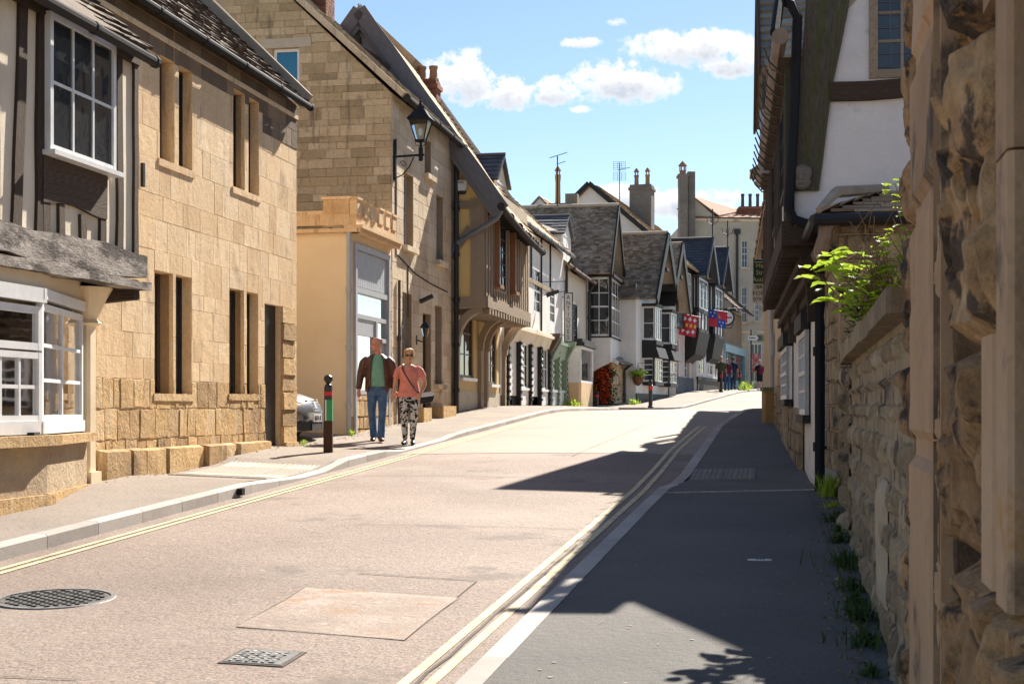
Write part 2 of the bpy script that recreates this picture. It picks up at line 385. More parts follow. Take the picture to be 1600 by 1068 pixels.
nearstone=mat('dark weathered sandstone',[(.13,.075,.04),(.34,.20,.10),(.54,.34,.17),(.68,.49,.31)],ns=4.5,bs=26,bump=1.0,bd=.035,blk=.25,stain=(.03,.027,.028),sts=4.2,stth=(.50,.58),fine=.7,stain2=(.50,.25,.07))
wallstone=mat('garden wall rubble',[(.17,.125,.08),(.32,.24,.155),(.42,.33,.215),(.50,.42,.31)],ns=2.5,bs=20,bump=1.0,bd=.04,blk=.6,stain=(.06,.05,.045),sts=3.0,stth=(.53,.63),fine=.7,stain2=(.52,.40,.24))
cream=mat('cream render',[(.74,.59,.38),(.82,.68,.47),(.85,.73,.53)],ns=.8,bs=50,bump=.25,bd=.004,blk=0,stain=(.5,.36,.2),sts=.6,stth=(.6,.85),fine=.06,rough=.8)
yellowr=mat('yellow ochre render',[(.74,.52,.20),(.80,.59,.26)],ns=1,bs=50,bump=.25,bd=.004,blk=0,fine=.08)
whiter=mat('white limewash',[(.6,.58,.55),(.74,.72,.68),(.8,.78,.75)],ns=1.0,bs=30,bump=.4,bd=.008,blk=0,stain=(.42,.38,.33),sts=.9,stth=(.6,.8),fine=.07)
creamr=mat('cream limewash',[(.62,.53,.39),(.77,.68,.53),(.82,.75,.62)],ns=1.1,bs=30,bump=.35,bd=.008,blk=0,stain=(.4,.32,.22),sts=.9,stth=(.6,.8),fine=.08)
bufr=mat('buff render',[(.42,.33,.23),(.52,.43,.32),(.58,.49,.38)],ns=.7,bs=30,bump=.3,bd=.008,blk=0,stain=(.3,.22,.14),sts=.8,stth=(.58,.8),fine=.1)
plaster=mat('cracked white plaster',[(.56,.55,.56),(.68,.67,.68),(.74,.73,.74)],ns=1.6,bs=22,bump=.6,bd=.012,blk=0,stain=(.3,.28,.26),sts=1.3,stth=(.62,.72),fine=.08,crack=1.8)
oak=mat('weathered dark oak',[(.03,.02,.014),(.09,.062,.045),(.20,.155,.12)],ns=3,bs=22,bump=.9,bd=.012,blk=.25,coord='UV',stretch=(9,.7,1),fine=.5)
oakp=mat('pale weathered oak',[(.20,.15,.10),(.37,.29,.21),(.48,.40,.31)],ns=3,bs=22,bump=.8,bd=.012,blk=.25,coord='UV',stretch=(9,.7,1),fine=.4)
oakgreen=mat('mossy dark oak post',[(.06,.05,.04),(.14,.12,.09),(.24,.21,.17)],ns=3,bs=22,bump=1.0,bd=.02,blk=0,coord='UV',stretch=(8,.8,1),fine=.5,stain=(.11,.14,.03),sts=.5,stth=(.46,.62))
blackt=mat('black painted timber',[(.012,.012,.013),(.03,.028,.027)],ns=3,bs=30,bump=.3,bd=.004,blk=.2,coord='UV',stretch=(6,1,1),rough=.6)
orangew=mat('orange stained wood',[(.24,.10,.045),(.34,.16,.08)],ns=3,bs=30,bump=.2,bd=.003,blk=0,coord='UV',stretch=(9,1,1),rough=.5)
brownp=sm('brown paint',(.09,.055,.04),rough=.5)
slate=mat('grey stone slate',[(.09,.07,.052),(.24,.195,.15),(.38,.32,.245),(.52,.45,.36)],ns=1.5,bs=25,bump=.8,bd=.012,blk=.6,stain=(.22,.2,.16),sts=1.6,stth=(.58,.68),fine=.35,rough=.9)
tanslate=mat('tan stone slate',[(.20,.14,.085),(.36,.26,.17),(.47,.36,.245)],ns=1.5,bs=25,bump=.7,bd=.012,blk=.6,stain=(.1,.085,.06),sts=1.6,stth=(.58,.68),fine=.3,rough=.9)
brownslate=mat('brown stone slate',[(.05,.032,.025),(.11,.075,.055),(.2,.145,.105)],ns=1.5,bs=25,bump=.8,bd=.012,blk=.6,stain=(.25,.2,.14),sts=2.2,stth=(.6,.68),fine=.35,rough=.85)
welsh=mat('blue grey slate',[(.03,.034,.042),(.05,.056,.07),(.075,.08,.095)],ns=1.5,bs=25,bump=.25,bd=.004,blk=.6,fine=.15,rough=.5,spec=.5)
tile=mat('clay roof tile',[(.22,.11,.07),(.34,.2,.13),(.42,.28,.2)],ns=1.5,bs=25,bump=.6,bd=.01,blk=.6,fine=.3)
brick=mat('red brick',[(.16,.06,.04),(.26,.10,.06),(.32,.15,.10)],ns=3,bs=30,bump=.5,bd=.008,blk=.6,fine=.3,stain=(.07,.05,.04),sts=2)
chimst=mat('grey rendered chimney',[(.13,.115,.1),(.2,.175,.15),(.27,.235,.2)],ns=1.5,bs=20,bump=.5,bd=.01,blk=.2,fine=.2,stain=(.33,.3,.2),sts=2.4,stth=(.62,.7))
terra=mat('terracotta pot',[(.3,.15,.08),(.42,.25,.14)],ns=3,bs=30,bump=.2,bd=.004,blk=.3,fine=.2,stain=(.15,.12,.08),sts=3)
whitep=mat('white gloss paint',[(.6,.6,.6),(.72,.72,.72),(.78,.78,.78)],ns=6,bs=60,bump=.1,bd=.002,blk=0,rough=.4,spec=.4,fine=.06)
greyp=sm('pale grey paint',(.42,.44,.47),rough=.5)
greenp=sm('sage green paint',(.20,.27,.19),rough=.5)
bluep=sm('pale blue paint',(.25,.42,.47),rough=.5)
blackm=sm('black painted metal',(.016,.017,.019),rough=.4,spec=.5)
ironm=sm('black cast iron',(.02,.022,.026),rough=.75,spec=.12)
gutm=sm('grey iron gutter',(.045,.042,.042),rough=.85,spec=.1)
leadm=mat('lead sheet',[(.10,.12,.15),(.16,.18,.22)],ns=2,bs=20,bump=.2,bd=.004,blk=.2,rough=.45,spec=.5,fine=.1)
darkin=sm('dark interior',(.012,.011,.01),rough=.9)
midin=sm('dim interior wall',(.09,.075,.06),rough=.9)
doorm=sm('black door paint',(.012,.012,.013),rough=.35)
curtain=mat('pale curtain cloth',[(.45,.42,.35),(.6,.57,.5)],ns=2,bs=30,bump=.1,blk=0,coord='Object',stretch=(9,9,.2),fine=.1,rough=.9)
glass=glassmat('window glass'); glassT=glassmat('clear window glass',trans=1,wob=.02); glassB=glassmat('glass tinted as sky reflection',tint=(.02,.16,.30),rough=.15)  # glassB: blue base colour paints a sky reflection into the gable window
glassD=glassmat('dull shop glass',trans=1,wob=.02,ior=1.06); lampglass=glassmat('lantern glass',trans=1,wob=.05)

def window(H,M,x0,x1,z0,z1,d,nx=2,nz=2,fw=.05,bw=.025,m=None,g=None,name='window',parent=None,sash=False,dep=.05,label=None):
    """glazed frame in the face map M; pane is a sub-part"""
    mb=MB(M); m=m or whitep
    mb.box(x0,x0+fw,d-dep,d,z0,z1);mb.box(x1-fw,x1,d-dep,d,z0,z1);mb.box(x0+fw,x1-fw,d-dep,d-.002,z0,z0+fw);mb.box(x0+fw,x1-fw,d-dep,d-.002,z1-fw,z1)
    a,b,c,e=x0+fw,x1-fw,z0+fw,z1-fw
    for i in range(1,nx): x=a+(b-a)*i/nx; mb.box(x-bw/2,x+bw/2,d-dep*.7,d-.012,c,e)
    for i in range(1,nz):
        z=c+(e-c)*i/nz; ww=bw*(1.9 if sash and i==nz//2 else 1); mb.box(a,b,d-dep*.72,d-(.004 if sash and i==nz//2 else .014),z-ww/2,z+ww/2)
    o=H.part(name,mb,m,parent,label=label)
    if parent is None:
        p=MB(M); p.box(a,b,d-dep*.62,d-dep*.55,c,e); H.part('pane',p,g or glass,o)
    else:
        p=MB(M); p.box(a,b,d-dep*.62,d-dep*.55,c,e); H.part('pane',p,g or glass,parent)
    return o
def interior(H,M,x0,x1,z0,z1,d,dep=1.2,m=None,grow=.05,name='interior'):
    mb=MB(M); a,b,c,e=x0-grow,x1+grow,z0-grow,z1+grow
    mb.quad((a,d-dep,c),(b,d-dep,c),(b,d-dep,e),(a,d-dep,e))
    for p,q in (((a,c),(b,c)),((b,c),(b,e)),((b,e),(a,e)),((a,e),(a,c))): mb.quad((p[0],d,p[1]),(q[0],d,q[1]),(q[0],d-dep,q[1]),(p[0],d-dep,p[1]))
    return H.part(name,mb,m or darkin)
def pipe(H,pts,r=.045,m=None,name='downpipe',parent=None,coll=True,n=8):
    mb=MB(); mb.tube(pts,r,n)
    if coll:
        for a,b in zip(pts,pts[1:]):
            a=Vector(a);b=Vector(b)
            if (b-a).length>1.2:
                k=int((b-a).length/1.1)
                for i in range(1,k+1):
                    p=a.lerp(b,i/(k+.5)); dd=(b-a).normalized()*.05; mb.tube([p-dd,p+dd],r*1.35,n)
    return H.part(name,mb,m or blackm,parent)
def gutter(H,p0,p1,m=None,r=.065,parent=None,sag=.0):
    mb=MB(); p0=Vector(p0);p1=Vector(p1); n=8; pts=[p0.lerp(p1,i/n)+Vector((0,0,-sag*math.sin(PI*i/n))) for i in range(n+1)]
    mb.tube(pts,r,10)
    k=max(2,int((p1-p0).length/1.2))
    for i in range(k+1):
        p=p0.lerp(p1,i/k); dd=(p1-p0).normalized()*.03; mb.tube([p-dd,p+dd],r*1.18,10)
    return H.part('gutter',mb,m or gutm,parent)
def roofpair(H,u0,u1,y_e,z_e,y_r,z_r,rows,m,y_b=None,z_b=None,wd=(.14,.3),sag=.04,name='roof',th=.022,lf=None,rf=None,verge=None,back=True):
    """slates, ridge along the street. y = line y of eave/ridge (left positive)"""
    mb=MB(); mb.slates((u0,y_e,z_e),(u1,y_e,z_e),(0,y_r-y_e,z_r-z_e),rows,wd,th=th,sag=sag,lf=lf,rf=rf)
    if back:
        yb=y_b if y_b is not None else 2*y_r-y_e; zb=z_b if z_b is not None else z_e
        mb.slates((u0,yb,zb),(u1,yb,zb),(0,y_r-yb,z_r-zb),max(3,rows//3),(.5,.9),th=th)
    r=MB(); n=int((u1-u0)/.45)
    for i in range(n):
        a=u0+(u1-u0)*i/n; b=u0+(u1-u0)*(i+1)/n-.01; sg=sag*math.sin(PI*(i+.5)/n)*.8
        mb.prism([(a,y_r-.14,z_r-.1-sg),(a,y_r,z_r+.05-sg),(a,y_r+.14,z_r-.1-sg)],(b-a,0,0))
    return H.part(name,mb,m)
def chimney(H,cx,cy,z0,z1,sx,sy,m,pots=((0,0),),parent=None,bricks=True,pot_h=.4,cap='plain',name='chimney',potm=None):
    mb=MB()
    if bricks:
        z=z0
        i=0
        while z<z1-.15:
            for (M,w_) in ((lambda s,d,z:(cx-sx/2-d,cy+s,z),sy),(lambda s,d,z:(cx+s,cy-sy/2-d,z),sx),(lambda s,d,z:(cx+s,cy+sy/2+d,z),sx),(lambda s,d,z:(cx+sx/2+d,cy+s,z),sy)):
                mb.m=M; mb.blocks(-w_/2,w_/2,z,z+.15,ch=(.075,.076),bl=(.2,.24),gap=.006,out=.008,rnd=.002)
            z+=.15
        mb.m=None
        mb.box(cx-sx/2-.002,cx+sx/2+.002,cy-sy/2-.002,cy+sy/2+.002,z0,z1-.001)
    else:
        n=8
        for i in range(n):
            a=z0+(z1-z0)*i/n; b=z0+(z1-z0)*(i+1)/n; k=random.uniform(-.012,.012)
            mb.bbox(cx-sx/2+k,cx+sx/2+k,cy-sy/2,cy+sy/2,a,b+.001,.05)
    mb.box(cx-sx/2-.05,cx+sx/2+.05,cy-sy/2-.05,cy+sy/2+.05,z1-.22,z1-.1); mb.box(cx-sx/2+.02,cx+sx/2-.02,cy-sy/2+.02,cy+sy/2-.02,z1-.1,z1+.05)
    o=H.part(name,mb,m,parent)
    for (dx,dy) in pots:
        p=MB(); r=.12
        p.lathe([(r*1.25,0),(r*1.2,.06),(r*.95,.1),(r*.85,pot_h*.75),(r*1.0,pot_h*.85),(r*1.05,pot_h),(r*.8,pot_h),(r*.75,pot_h-.06)],(cx+dx,cy+dy,z1+.03),12)
        if cap=='hood':
            for k in range(4): a=PI/4+k*PI/2; p.tube([(cx+dx+r*.75*math.cos(a),cy+dy+r*.75*math.sin(a),z1+pot_h),(cx+dx+r*.75*math.cos(a),cy+dy+r*.75*math.sin(a),z1+pot_h+.2)],.02,5)
            p.lathe([(r*1.15,0),(r*1.15,.03),(r*.5,.15),(.02,.2)],(cx+dx,cy+dy,z1+pot_h+.19),10)
        H.part('chimney_pot',p,potm or terra,o,smooth=False)
    return o
def bracket(mb,x,d0,d1,z0,z1,w=.12):
    """curved jetty bracket under an overhang"""
    n=6; pts=[(x,d0+.03,z0)]
    for i in range(n+1):
        t=i/n; pts.append((x,d0+.05+(d1-d0-.1)*(1-math.cos(t*PI/2)),z0+(z1-z0)*math.sin(t*PI/2)))
    mb.bar(pts[1:],.13,w,(1,0,0))
def text(H,body,M_loc,size,m,rot=(0,0,0),name='lettering',parent=None,ext=.004,align='CENTER',sx=1):
    c=bpy.data.curves.new(name,'FONT'); c.body=body; c.size=size; c.extrude=ext; c.align_x=align; c.align_y='CENTER'; c.resolution_u=2
    o=bpy.data.objects.new('tmp',c); COL.objects.link(o); bpy.context.view_layer.update()
    me=bpy.data.meshes.new_from_object(o.evaluated_get(bpy.context.evaluated_depsgraph_get())); bpy.data.objects.remove(o); bpy.data.curves.remove(c)
    me.materials.clear(); me.materials.append(m); me.name=name
    q=bpy.data.objects.new(name,me); COL.objects.link(q); q.parent=parent or H.root
    q.location=(M_loc[0]-H.org[0],M_loc[1]-H.org[1],M_loc[2]-H.org[2]); q.rotation_euler=rot; q.scale=(sx,1,1)
    return q
# ------------------------------------------------------------ ground, road, kerbs
asphalt=mat('worn warm asphalt',[(.16,.118,.095),(.240,.182,.150),(.305,.240,.200)],ns=.45,bs=85,bump=1.0,bd=.006,blk=0,fine=1.7,rough=.78,spec=.35,stain=(.30,.25,.21),sts=.35,stth=(.5,.75),stain2=(.15,.115,.095))
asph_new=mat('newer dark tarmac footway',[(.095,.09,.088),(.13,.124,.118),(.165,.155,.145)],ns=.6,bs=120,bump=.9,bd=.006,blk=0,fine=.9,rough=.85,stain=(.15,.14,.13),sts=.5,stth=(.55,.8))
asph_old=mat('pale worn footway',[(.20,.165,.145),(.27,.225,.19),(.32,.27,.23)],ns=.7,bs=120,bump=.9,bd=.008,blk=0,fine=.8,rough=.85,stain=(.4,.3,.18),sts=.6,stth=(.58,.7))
kerbm=mat('concrete kerbstone',[(.30,.27,.25),(.42,.39,.36),(.48,.45,.42)],ns=2,bs=70,bump=.4,bd=.004,blk=.5,fine=.2,rough=.85)
yline=mat('worn yellow road paint',[(.50,.40,.20),(.62,.52,.30),(.66,.57,.37)],ns=3,bs=120,bump=.5,bd=.004,blk=0,fine=.25,rough=.7,stain=(.36,.28,.20),sts=3.5,stth=(.54,.64))
groundm=mat('ground beyond',[(.12,.10,.08),(.17,.14,.11)],ns=.3,bs=30,bump=.3,blk=0)
patchm=mat('pale concrete road patch',[(.24,.185,.15),(.35,.28,.235),(.50,.42,.37)],ns=1.3,bs=130,bump=.9,bd=.008,blk=0,fine=.9,stain=(.36,.23,.15),sts=1.9,stth=(.56,.62),stain2=(.46,.39,.34))
seamm=mat('dark tar seam',[(.06,.05,.04),(.14,.11,.09)],bs=80,blk=0)
KL=lambda Y:-6.19+.197*Y
def interp(pts,Y):
    if Y<=pts[0][0]: a,b=pts[0],pts[1]
    elif Y>=pts[-1][0]: a,b=pts[-2],pts[-1]
    else:
        for a,b in zip(pts,pts[1:]):
            if a[0]<=Y<=b[0]: break
    return a[1]+(b[1]-a[1])*(Y-a[0])/(b[0]-a[0])
KRp=[(-10,-3.72),(7,-.24),(17,1.80),(17.4,2.0),(29.3,4.2),(36.6,5.9),(42,7.4),(52,10.2),(76,17.2)]
KR=lambda Y:interp(KRp,Y)
KFp=[(50.5,3.4),(51.2,4.6),(52.5,5.75),(54,6.4),(95,18.3)]
KF=lambda Y:interp(KFp,Y)
def strip(xl,xr,y0,y1,dy,n,zf):
    mb=MB(); k=int((y1-y0)/dy); vs=[];
    for i in range(k+1):
        y=y0+(y1-y0)*i/k; a,b=xl(y),xr(y)
        vs+=[(a+(b-a)*j/n,y,zf(a+(b-a)*j/n,y,j/n)) for j in range(n+1)]
    mb.add(vs,[(i*(n+1)+j,i*(n+1)+j+1,(i+1)*(n+1)+j+1,(i+1)*(n+1)+j) for i in range(k) for j in range(n)],(.5,.5,.5,1)); return mb
def camber(x,y): 
    a,b=KL(y),KR(y); t=(x-a)/(b-a); return .03*(1-(2*t-1)**2)-.015 if 0<t<1 else -.015
g=strip(lambda y:-400,lambda y:400,-30,900,6,8,lambda x,y,t:prof(y)-.12)
solo('ground',None,None,g,groundm,kind='structure')
zroad=lambda x,y:prof(y)+camber(x,y)
solo('road',None,None,strip(lambda y:KL(y)-.12 if y<51 else (KL(y)-9 if y<58 else KF(y)-.1),lambda y:KR(y)+.1,-8,130,.5,10,lambda x,y,t:zroad(x,y)-(.0)),asphalt,kind='structure')
def hk(Y): return interp([(-10,.11),(16.6,.11),(17.7,.03),(18.9,.03),(19.7,.11),(21.6,.10),(22.4,.035),(25.6,.035),(26.4,.08),(60,.08)],Y)
def zpl(x,y): 
    d=max(0,x_in(y)-x); return prof(y)+hk(y)-.004+.045*min(d,3)
x_in=lambda y:KL(y)-.13
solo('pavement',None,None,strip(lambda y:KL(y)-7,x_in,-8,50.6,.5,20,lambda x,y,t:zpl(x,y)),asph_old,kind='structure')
hkr=lambda Y:interp([(-10,.06),(14,.06),(16.3,.05),(17.2,.015),(18.2,.05),(36,.07),(90,.07)],Y)
zpr=lambda x,y:prof(y)+hkr(y)-.004+.02*max(0,min(3,x-KR(y)-.15))
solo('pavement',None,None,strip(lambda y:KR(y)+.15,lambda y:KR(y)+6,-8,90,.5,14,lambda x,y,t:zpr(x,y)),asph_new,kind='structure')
zpf=lambda x,y:prof(y)+.09+.0*x
solo('pavement',None,None,strip(lambda y:KF(y)-4.2 if y>56 else min(KF(y)-.2,3.2),lambda y:KF(y)-.13,50.5,95,.5,8,lambda x,y,t:zpf(x,y)),asph_old,kind='structure')
def kerb(kf,side,y0,y1,hf,name,step=.9,wd=.13):
    mb=MB(); y=y0
    while y<y1:
        l=step*random.uniform(.95,1.05)
        a=Vector((kf(y+.004),y+.004)); b=Vector((kf(y+l-.004),y+l-.004)); t=(b-a).normalized(); n=Vector((-t.y,t.x))*side
        ha=prof(a.y)+hf(a.y)+random.uniform(-.002,.002);hb=prof(b.y)+hf(b.y)+random.uniform(-.002,.002)
        c=.018; pr=[(0,-.2),(0,-c),(c,0),(wd,0),(wd,-.2)]
        v1=[(a.x+n.x*o,a.y+n.y*o,ha+z) for o,z in pr]; v2=[(b.x+n.x*o,b.y+n.y*o,hb+z) for o,z in pr]
        mb.loft([v1,v2]); y+=l
    solo(name,None,None,mb,kerbm,kind='structure')
kerb(KL,1,-7,50.8,hk,'kerb'); kerb(KR,-1,-7,88,hkr,'kerb',.9,.15); kerb(KF,1,50.5,94,lambda y:.095,'kerb')
def rline(off,kf,y0,y1,w_,name='road_marking',m=yline,dy=.5,z=.006):
    mb=strip(lambda y:kf(y)+off-w_/2,lambda y:kf(y)+off+w_/2,y0,y1,dy,1,lambda x,y,t:zroad(x,y)+z)
    solo(name,None,None,mb,m,kind='structure')
rline(.25,KL,-6,33,.06); rline(.37,KL,-6,33,.06)
KR2=lambda Y:interp([(-10,-3.72),(7,-.24),(13,.984),(16.5,1.70),(19,2.16),(23,2.86),(29.3,4.1),(40,6.7)],Y)
rline(-.17,KR2,-6,30,.06,dy=.3); rline(-.30,KR2,-6,30,.06,dy=.3)
# newer surfacing edge, patch, seams
def onroad(pts,m,name='road_patch',z=.004,kind='structure',zf=zroad,**k):
    mb=MB(); vs=[(x,y,zf(x,y)+z) for x,y in pts]; n=len(vs); mb.add(vs,[tuple(range(n))],(.5,.5,.5,1)); return solo(name,None,None,mb,m,kind=kind)
def G(px,py,dz=0): # pixel measured on the road plane
    Y=(CZ-dz)*F/(py-545+0.0); Y=min(Y,60); return ((px-CX)/F*Y,Y)
pt=[G(478,922),G(716,935),G(632,1001),G(370,984)]
onroad([G(370,984),G(632,1001),G(716,935),G(478,922)],patchm)
def seam(a,b,w_=.02,z=.007,zf=zroad):
    a=Vector(a);b=Vector(b);t=(b-a).normalized();n=Vector((-t.y,t.x))*w_/2; k=max(2,int((b-a).length/.4)); L_=[];Rr=[]
    for i in range(k+1):
        p=a.lerp(b,i/k); j=random.uniform(-.012,.012)*1; p=p+n.normalized()*j; w2=n*random.uniform(.5,1.2); L_.append((p.x+w2.x,p.y+w2.y)); Rr.append((p.x-w2.x,p.y-w2.y))
    mb=MB(); vs=[(x,y,zf(x,y)+z) for x,y in L_+Rr]; m_=len(L_)
    mb.add(vs,[(i,i+1,m_+i+1,m_+i) for i in range(m_-1)],(.5,.5,.5,1)); solo('road_seam',None,None,mb,seamm,kind='structure')
seam(G(370,984),G(632,1001),.007); seam(G(632,1001),G(716,935),.005); seam(G(478,922),G(370,984),.005)
seam(G(560,900),G(745,909),.016); seam(G(745,909),G(716,935),.01); seam(G(0,1064),G(120,1068),.015)
seam((KR2(4.5)-.235,4.5),(KR2(12)-.235,12),.022)
solo('road_patch',None,None,strip(lambda y:KL(y)+.01,lambda y:KR(y)-.01,22.2,50,.4,10,lambda x,y,t:zroad(x,y)+.0045),mat('pale resurfaced asphalt',[(.24,.185,.145),(.30,.24,.19),(.34,.275,.225)],ns=.5,bs=160,bump=.5,bd=.005,blk=0,fine=.8,rough=.75,spec=.4),kind='structure')
rline(.25,KL,22.2,33,.06,z=.010); rline(.37,KL,22.2,33,.06,z=.010); rline(-.17,KR2,22.2,30,.06,dy=.3,z=.010); rline(-.30,KR2,22.2,30,.06,dy=.3,z=.010)
seam((-1.6,13.2),(.6,13.0),.012); seam((-2.6,18.5),(1.4,17.8),.014); seam((.9,21.5),(3.0,31),.012)
for (a_,b_) in (((.6,6.2),(1.9,6.4)),((2.2,9.5),(3.4,16.5)),((1.6,13.3),(2.6,13.2)),((2.6,20.3),(3.9,20.2))): seam(a_,b_,.010,.006,zpr)
mb=MB()
for k in range(140):
    y=random.uniform(6.5,24); x=KR(y)+random.uniform(.2,2.0); r=random.uniform(.006,.016); z=zpr(x,y)+.0035; n=7; a=random.random()*6
    mb.add([(x+r*math.cos(a+2*PI*i/n)*random.uniform(.7,1.1),y+r*math.sin(a+2*PI*i/n),z) for i in range(n)],[tuple(range(n))])
solo('gum_spots','pale gum spots and specks trodden into the shaded pavement','gum spots',mb,mat('pale gum',[(.25,.24,.22),(.36,.34,.32)],blk=.8,ns=9,bump=0),kind='stuff')
# round manhole cover
bare=mat('worn cast iron cover',[(.09,.085,.08),(.30,.29,.28),(.55,.54,.52)],ns=14,bs=60,bump=.6,bd=.004,blk=.6,rough=.5,metal=.3,fine=.3)
mx,my=G(87,939); r0=.35
T=Thing('manhole_cover','round iron manhole cover sunk in the road, nearest the left edge','manhole cover',WL,(mx,my,zroad(mx,my)))
mb=MB(); zz=zroad(mx,my); n=40
sl=.042
def ring(r,z): return [(mx+r*math.cos(2*PI*k/n),my+r*math.sin(2*PI*k/n),zz+z+sl*r*math.sin(2*PI*k/n)) for k in range(n)]
mb.loft([ring(r0+.035,.002),ring(r0+.03,.009),ring(r0,.009),ring(r0,-.01)],cap=False); T.part('frame',mb,bare)
mb=MB(); mb.poly(ring(r0-.012,.004)); 
for i in range(-9,10):
    for j in range(-9,10):
        x,y=i*.042,j*.042
        if x*x+y*y<(r0-.04)**2 and (i+j)%2==0: mb.box(mx+x-.016,mx+x+.016,my+y-.012,my+y+.012,zz+sl*y,zz+sl*y+.012)
T.part('lid',mb,mat('dark worn iron lid',[(.02,.018,.016),(.07,.065,.06),(.24,.23,.22)],ns=16,bs=60,bump=.6,bd=.004,blk=.6,rough=.45,fine=.4))
T=Thing('manhole_cover','small rectangular metal inspection cover with tread pattern in the road','manhole cover',WL,(*G(411,1031),0))
def rectcover(T,cx,cy,ang,w_,l_,zf,m,cell=.045):
    ca,sa=math.cos(ang),math.sin(ang); f=lambda x,y,z:(cx+x*ca-y*sa,cy+x*sa+y*ca,zf(cx+x*ca-y*sa,cy+x*sa+y*ca)+z); mb=MB(f)
    mb.box(-w_/2,w_/2,-l_/2,l_/2,-.02,.006); T.part('frame',mb,seamm); mb=MB(f); mb.box(-w_/2+.02,w_/2-.02,-l_/2+.02,l_/2-.02,-.02,.009)
    for i in range(int((w_-.06)/cell)):
        for j in range(int((l_-.06)/cell)):
            x=-w_/2+.03+(i+.5)*cell;y=-l_/2+.03+(j+.5)*cell
            if (i+j)%2: mb.box(x-.016,x+.016,y-.008,y+.008,.007,.015)
            else: mb.box(x-.008,x+.008,y-.016,y+.016,.007,.015)
    T.part('lid',mb,m)
rectcover(T,*G(411,1031),-.2,.36,.36,zroad,bare)
T=Thing('drain_cover','white painted marker plate on the dark shaded pavement','marker plate',WL,(*G(1187,872,.1),0))
mb=MB(); x,y=G(1187,872,.1); z=zpr(x,y); mb.box(x-.085,x+.085,y-.03,y+.03,z,z+.008); T.part('plate',mb,whitep)
mb=MB(); 
for k in (-.02,.005,.03): mb.box(x+k-.008,x+k+.008,y-.012,y+.012,z+.006,z+.0095)
T.part('lettering',mb,seamm)
# tactile paving (left crossing and right crossing)
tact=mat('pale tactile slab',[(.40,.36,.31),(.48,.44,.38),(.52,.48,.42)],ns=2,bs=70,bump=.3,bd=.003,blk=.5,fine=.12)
def tactile(T,kf,side,y0,y1,dep,zf,m,shear=0):
    mb=MB(); ns_=int((y1-y0)/.4); nd=int(dep/.4)
    for i in range(ns_):
        for j in range(nd):
            ya=y0+i*.4; xa=j*.4+.17
            def q(o,y): return (kf(y)+side*o,y,zf(kf(y)+side*o,y)+.012)
            p=[q(xa+.004,ya+.004),q(xa+.396,ya+.004),q(xa+.396,ya+.396),q(xa+.004,ya+.396)]
            if side<0: p=p[::-1]
            mb.prism([(a,b,c-.03) for a,b,c in p],(0,0,.03))
            for a in range(6):
                for b in range(6):
                    x_,y_,z_=q(xa+.04+a*.064,ya+.04+b*.064); mb.lathe([(.014,0),(.012,.005),(.006,.006)],(x_,y_,z_),6)
    T.part('slab',mb,m)
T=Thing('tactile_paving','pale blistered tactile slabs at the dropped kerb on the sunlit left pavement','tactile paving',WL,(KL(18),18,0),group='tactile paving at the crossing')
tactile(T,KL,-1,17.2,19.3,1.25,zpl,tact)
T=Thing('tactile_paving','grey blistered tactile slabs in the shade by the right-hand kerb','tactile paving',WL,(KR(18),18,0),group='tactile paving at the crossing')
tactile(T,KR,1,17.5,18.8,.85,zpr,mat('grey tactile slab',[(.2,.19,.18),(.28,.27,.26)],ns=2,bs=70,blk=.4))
# cobbled drain line across right pavement
mb=MB(); y=15.75; x=KR(y)+.16
while x<3.35:
    mb.bbox(x,x+.085,y-.045,y+.045,zpr(x,y)-.03,zpr(x,y)+.01,.01); x+=.095
solo('drainage_channel','thin row of pale setts forming a drain line across the shaded pavement','drain line',mb,kerbm)
mb=MB(); y=15.9; a=KL(y); 
for k in (-.05,.05): mb.box(a-.005,a+.06,y+k-.022,y+k+.022,prof(y)+.01,prof(y)+.085)
solo('kerb_drain','two-slot kerb drain opening in the left kerb face','kerb drain',mb,darkin)
# grit and sand along the left wall foot
def crumbs(name,label,cat,f,n,m,sz=(.006,.02),kind='stuff'):
    mb=MB()
    for i in range(n):
        x,y,z=f(); r=random.uniform(*sz); a=random.random()*6
        mb.add([(x+r*math.cos(a),y+r*math.sin(a),z),(x+r*math.cos(a+2.1),y+r*math.sin(a+2.1),z),(x+r*math.cos(a+4.2),y+r*math.sin(a+4.2),z),(x,y,z+r*.8)],[(0,1,3),(1,2,3),(2,0,3)])
    solo(name,label,cat,mb,m,kind=kind)
def f():
    y=random.uniform(12.5,50); x=(-7.8+.1935*y)+.05+abs(random.gauss(0,.12)); return x,y,zpl(x,y)
crumbs('sandy_grit','sandy stone grit along the foot of the left-hand walls','grit',f,900,ashlar_low)
def f():
    y=random.uniform(6,32); x=(.41+.2*y)-.03-abs(random.gauss(0,.10)); return x,y,zpr(x,y)
crumbs('dry_litter','dry leaf litter and grit along the foot of the garden wall','leaf litter',f,1500,mat('dry litter',[(.1,.07,.04),(.25,.2,.12)],blk=1,bump=0))
# ============================================================ LEFT ROW
U=LL.U; UZ=LL.uz
Yof=lambda u,e=0:LL.Y(u,e)
def gz(u,y=0): # pavement height at the facade
    p=LL.w(u,y); return zpl(p.x,p.y) if p.y<50 else prof(p.y)+.1
def rect(x0,y0,x1,y1,e=0): # pixel rectangle measured on a plane parallel to the street -> u0,u1,z0,z1
    a=U(x0,e); b=U(x1,e); m=U((x0+x1)/2,e); return (a,b,LL.Z(y1,m,e),LL.Z(y0,m,e))
# ---------------------------------------------------------------- A: timber framed house
JA=.53; uA0=10.6; uA1=U(140); eA=JA
H=Thing('timber_framed_house','black and cream timber framed house with white bow shop window at the left edge','house',LL,(uA0,0,gz(13)))
ujA=U(213,JA)
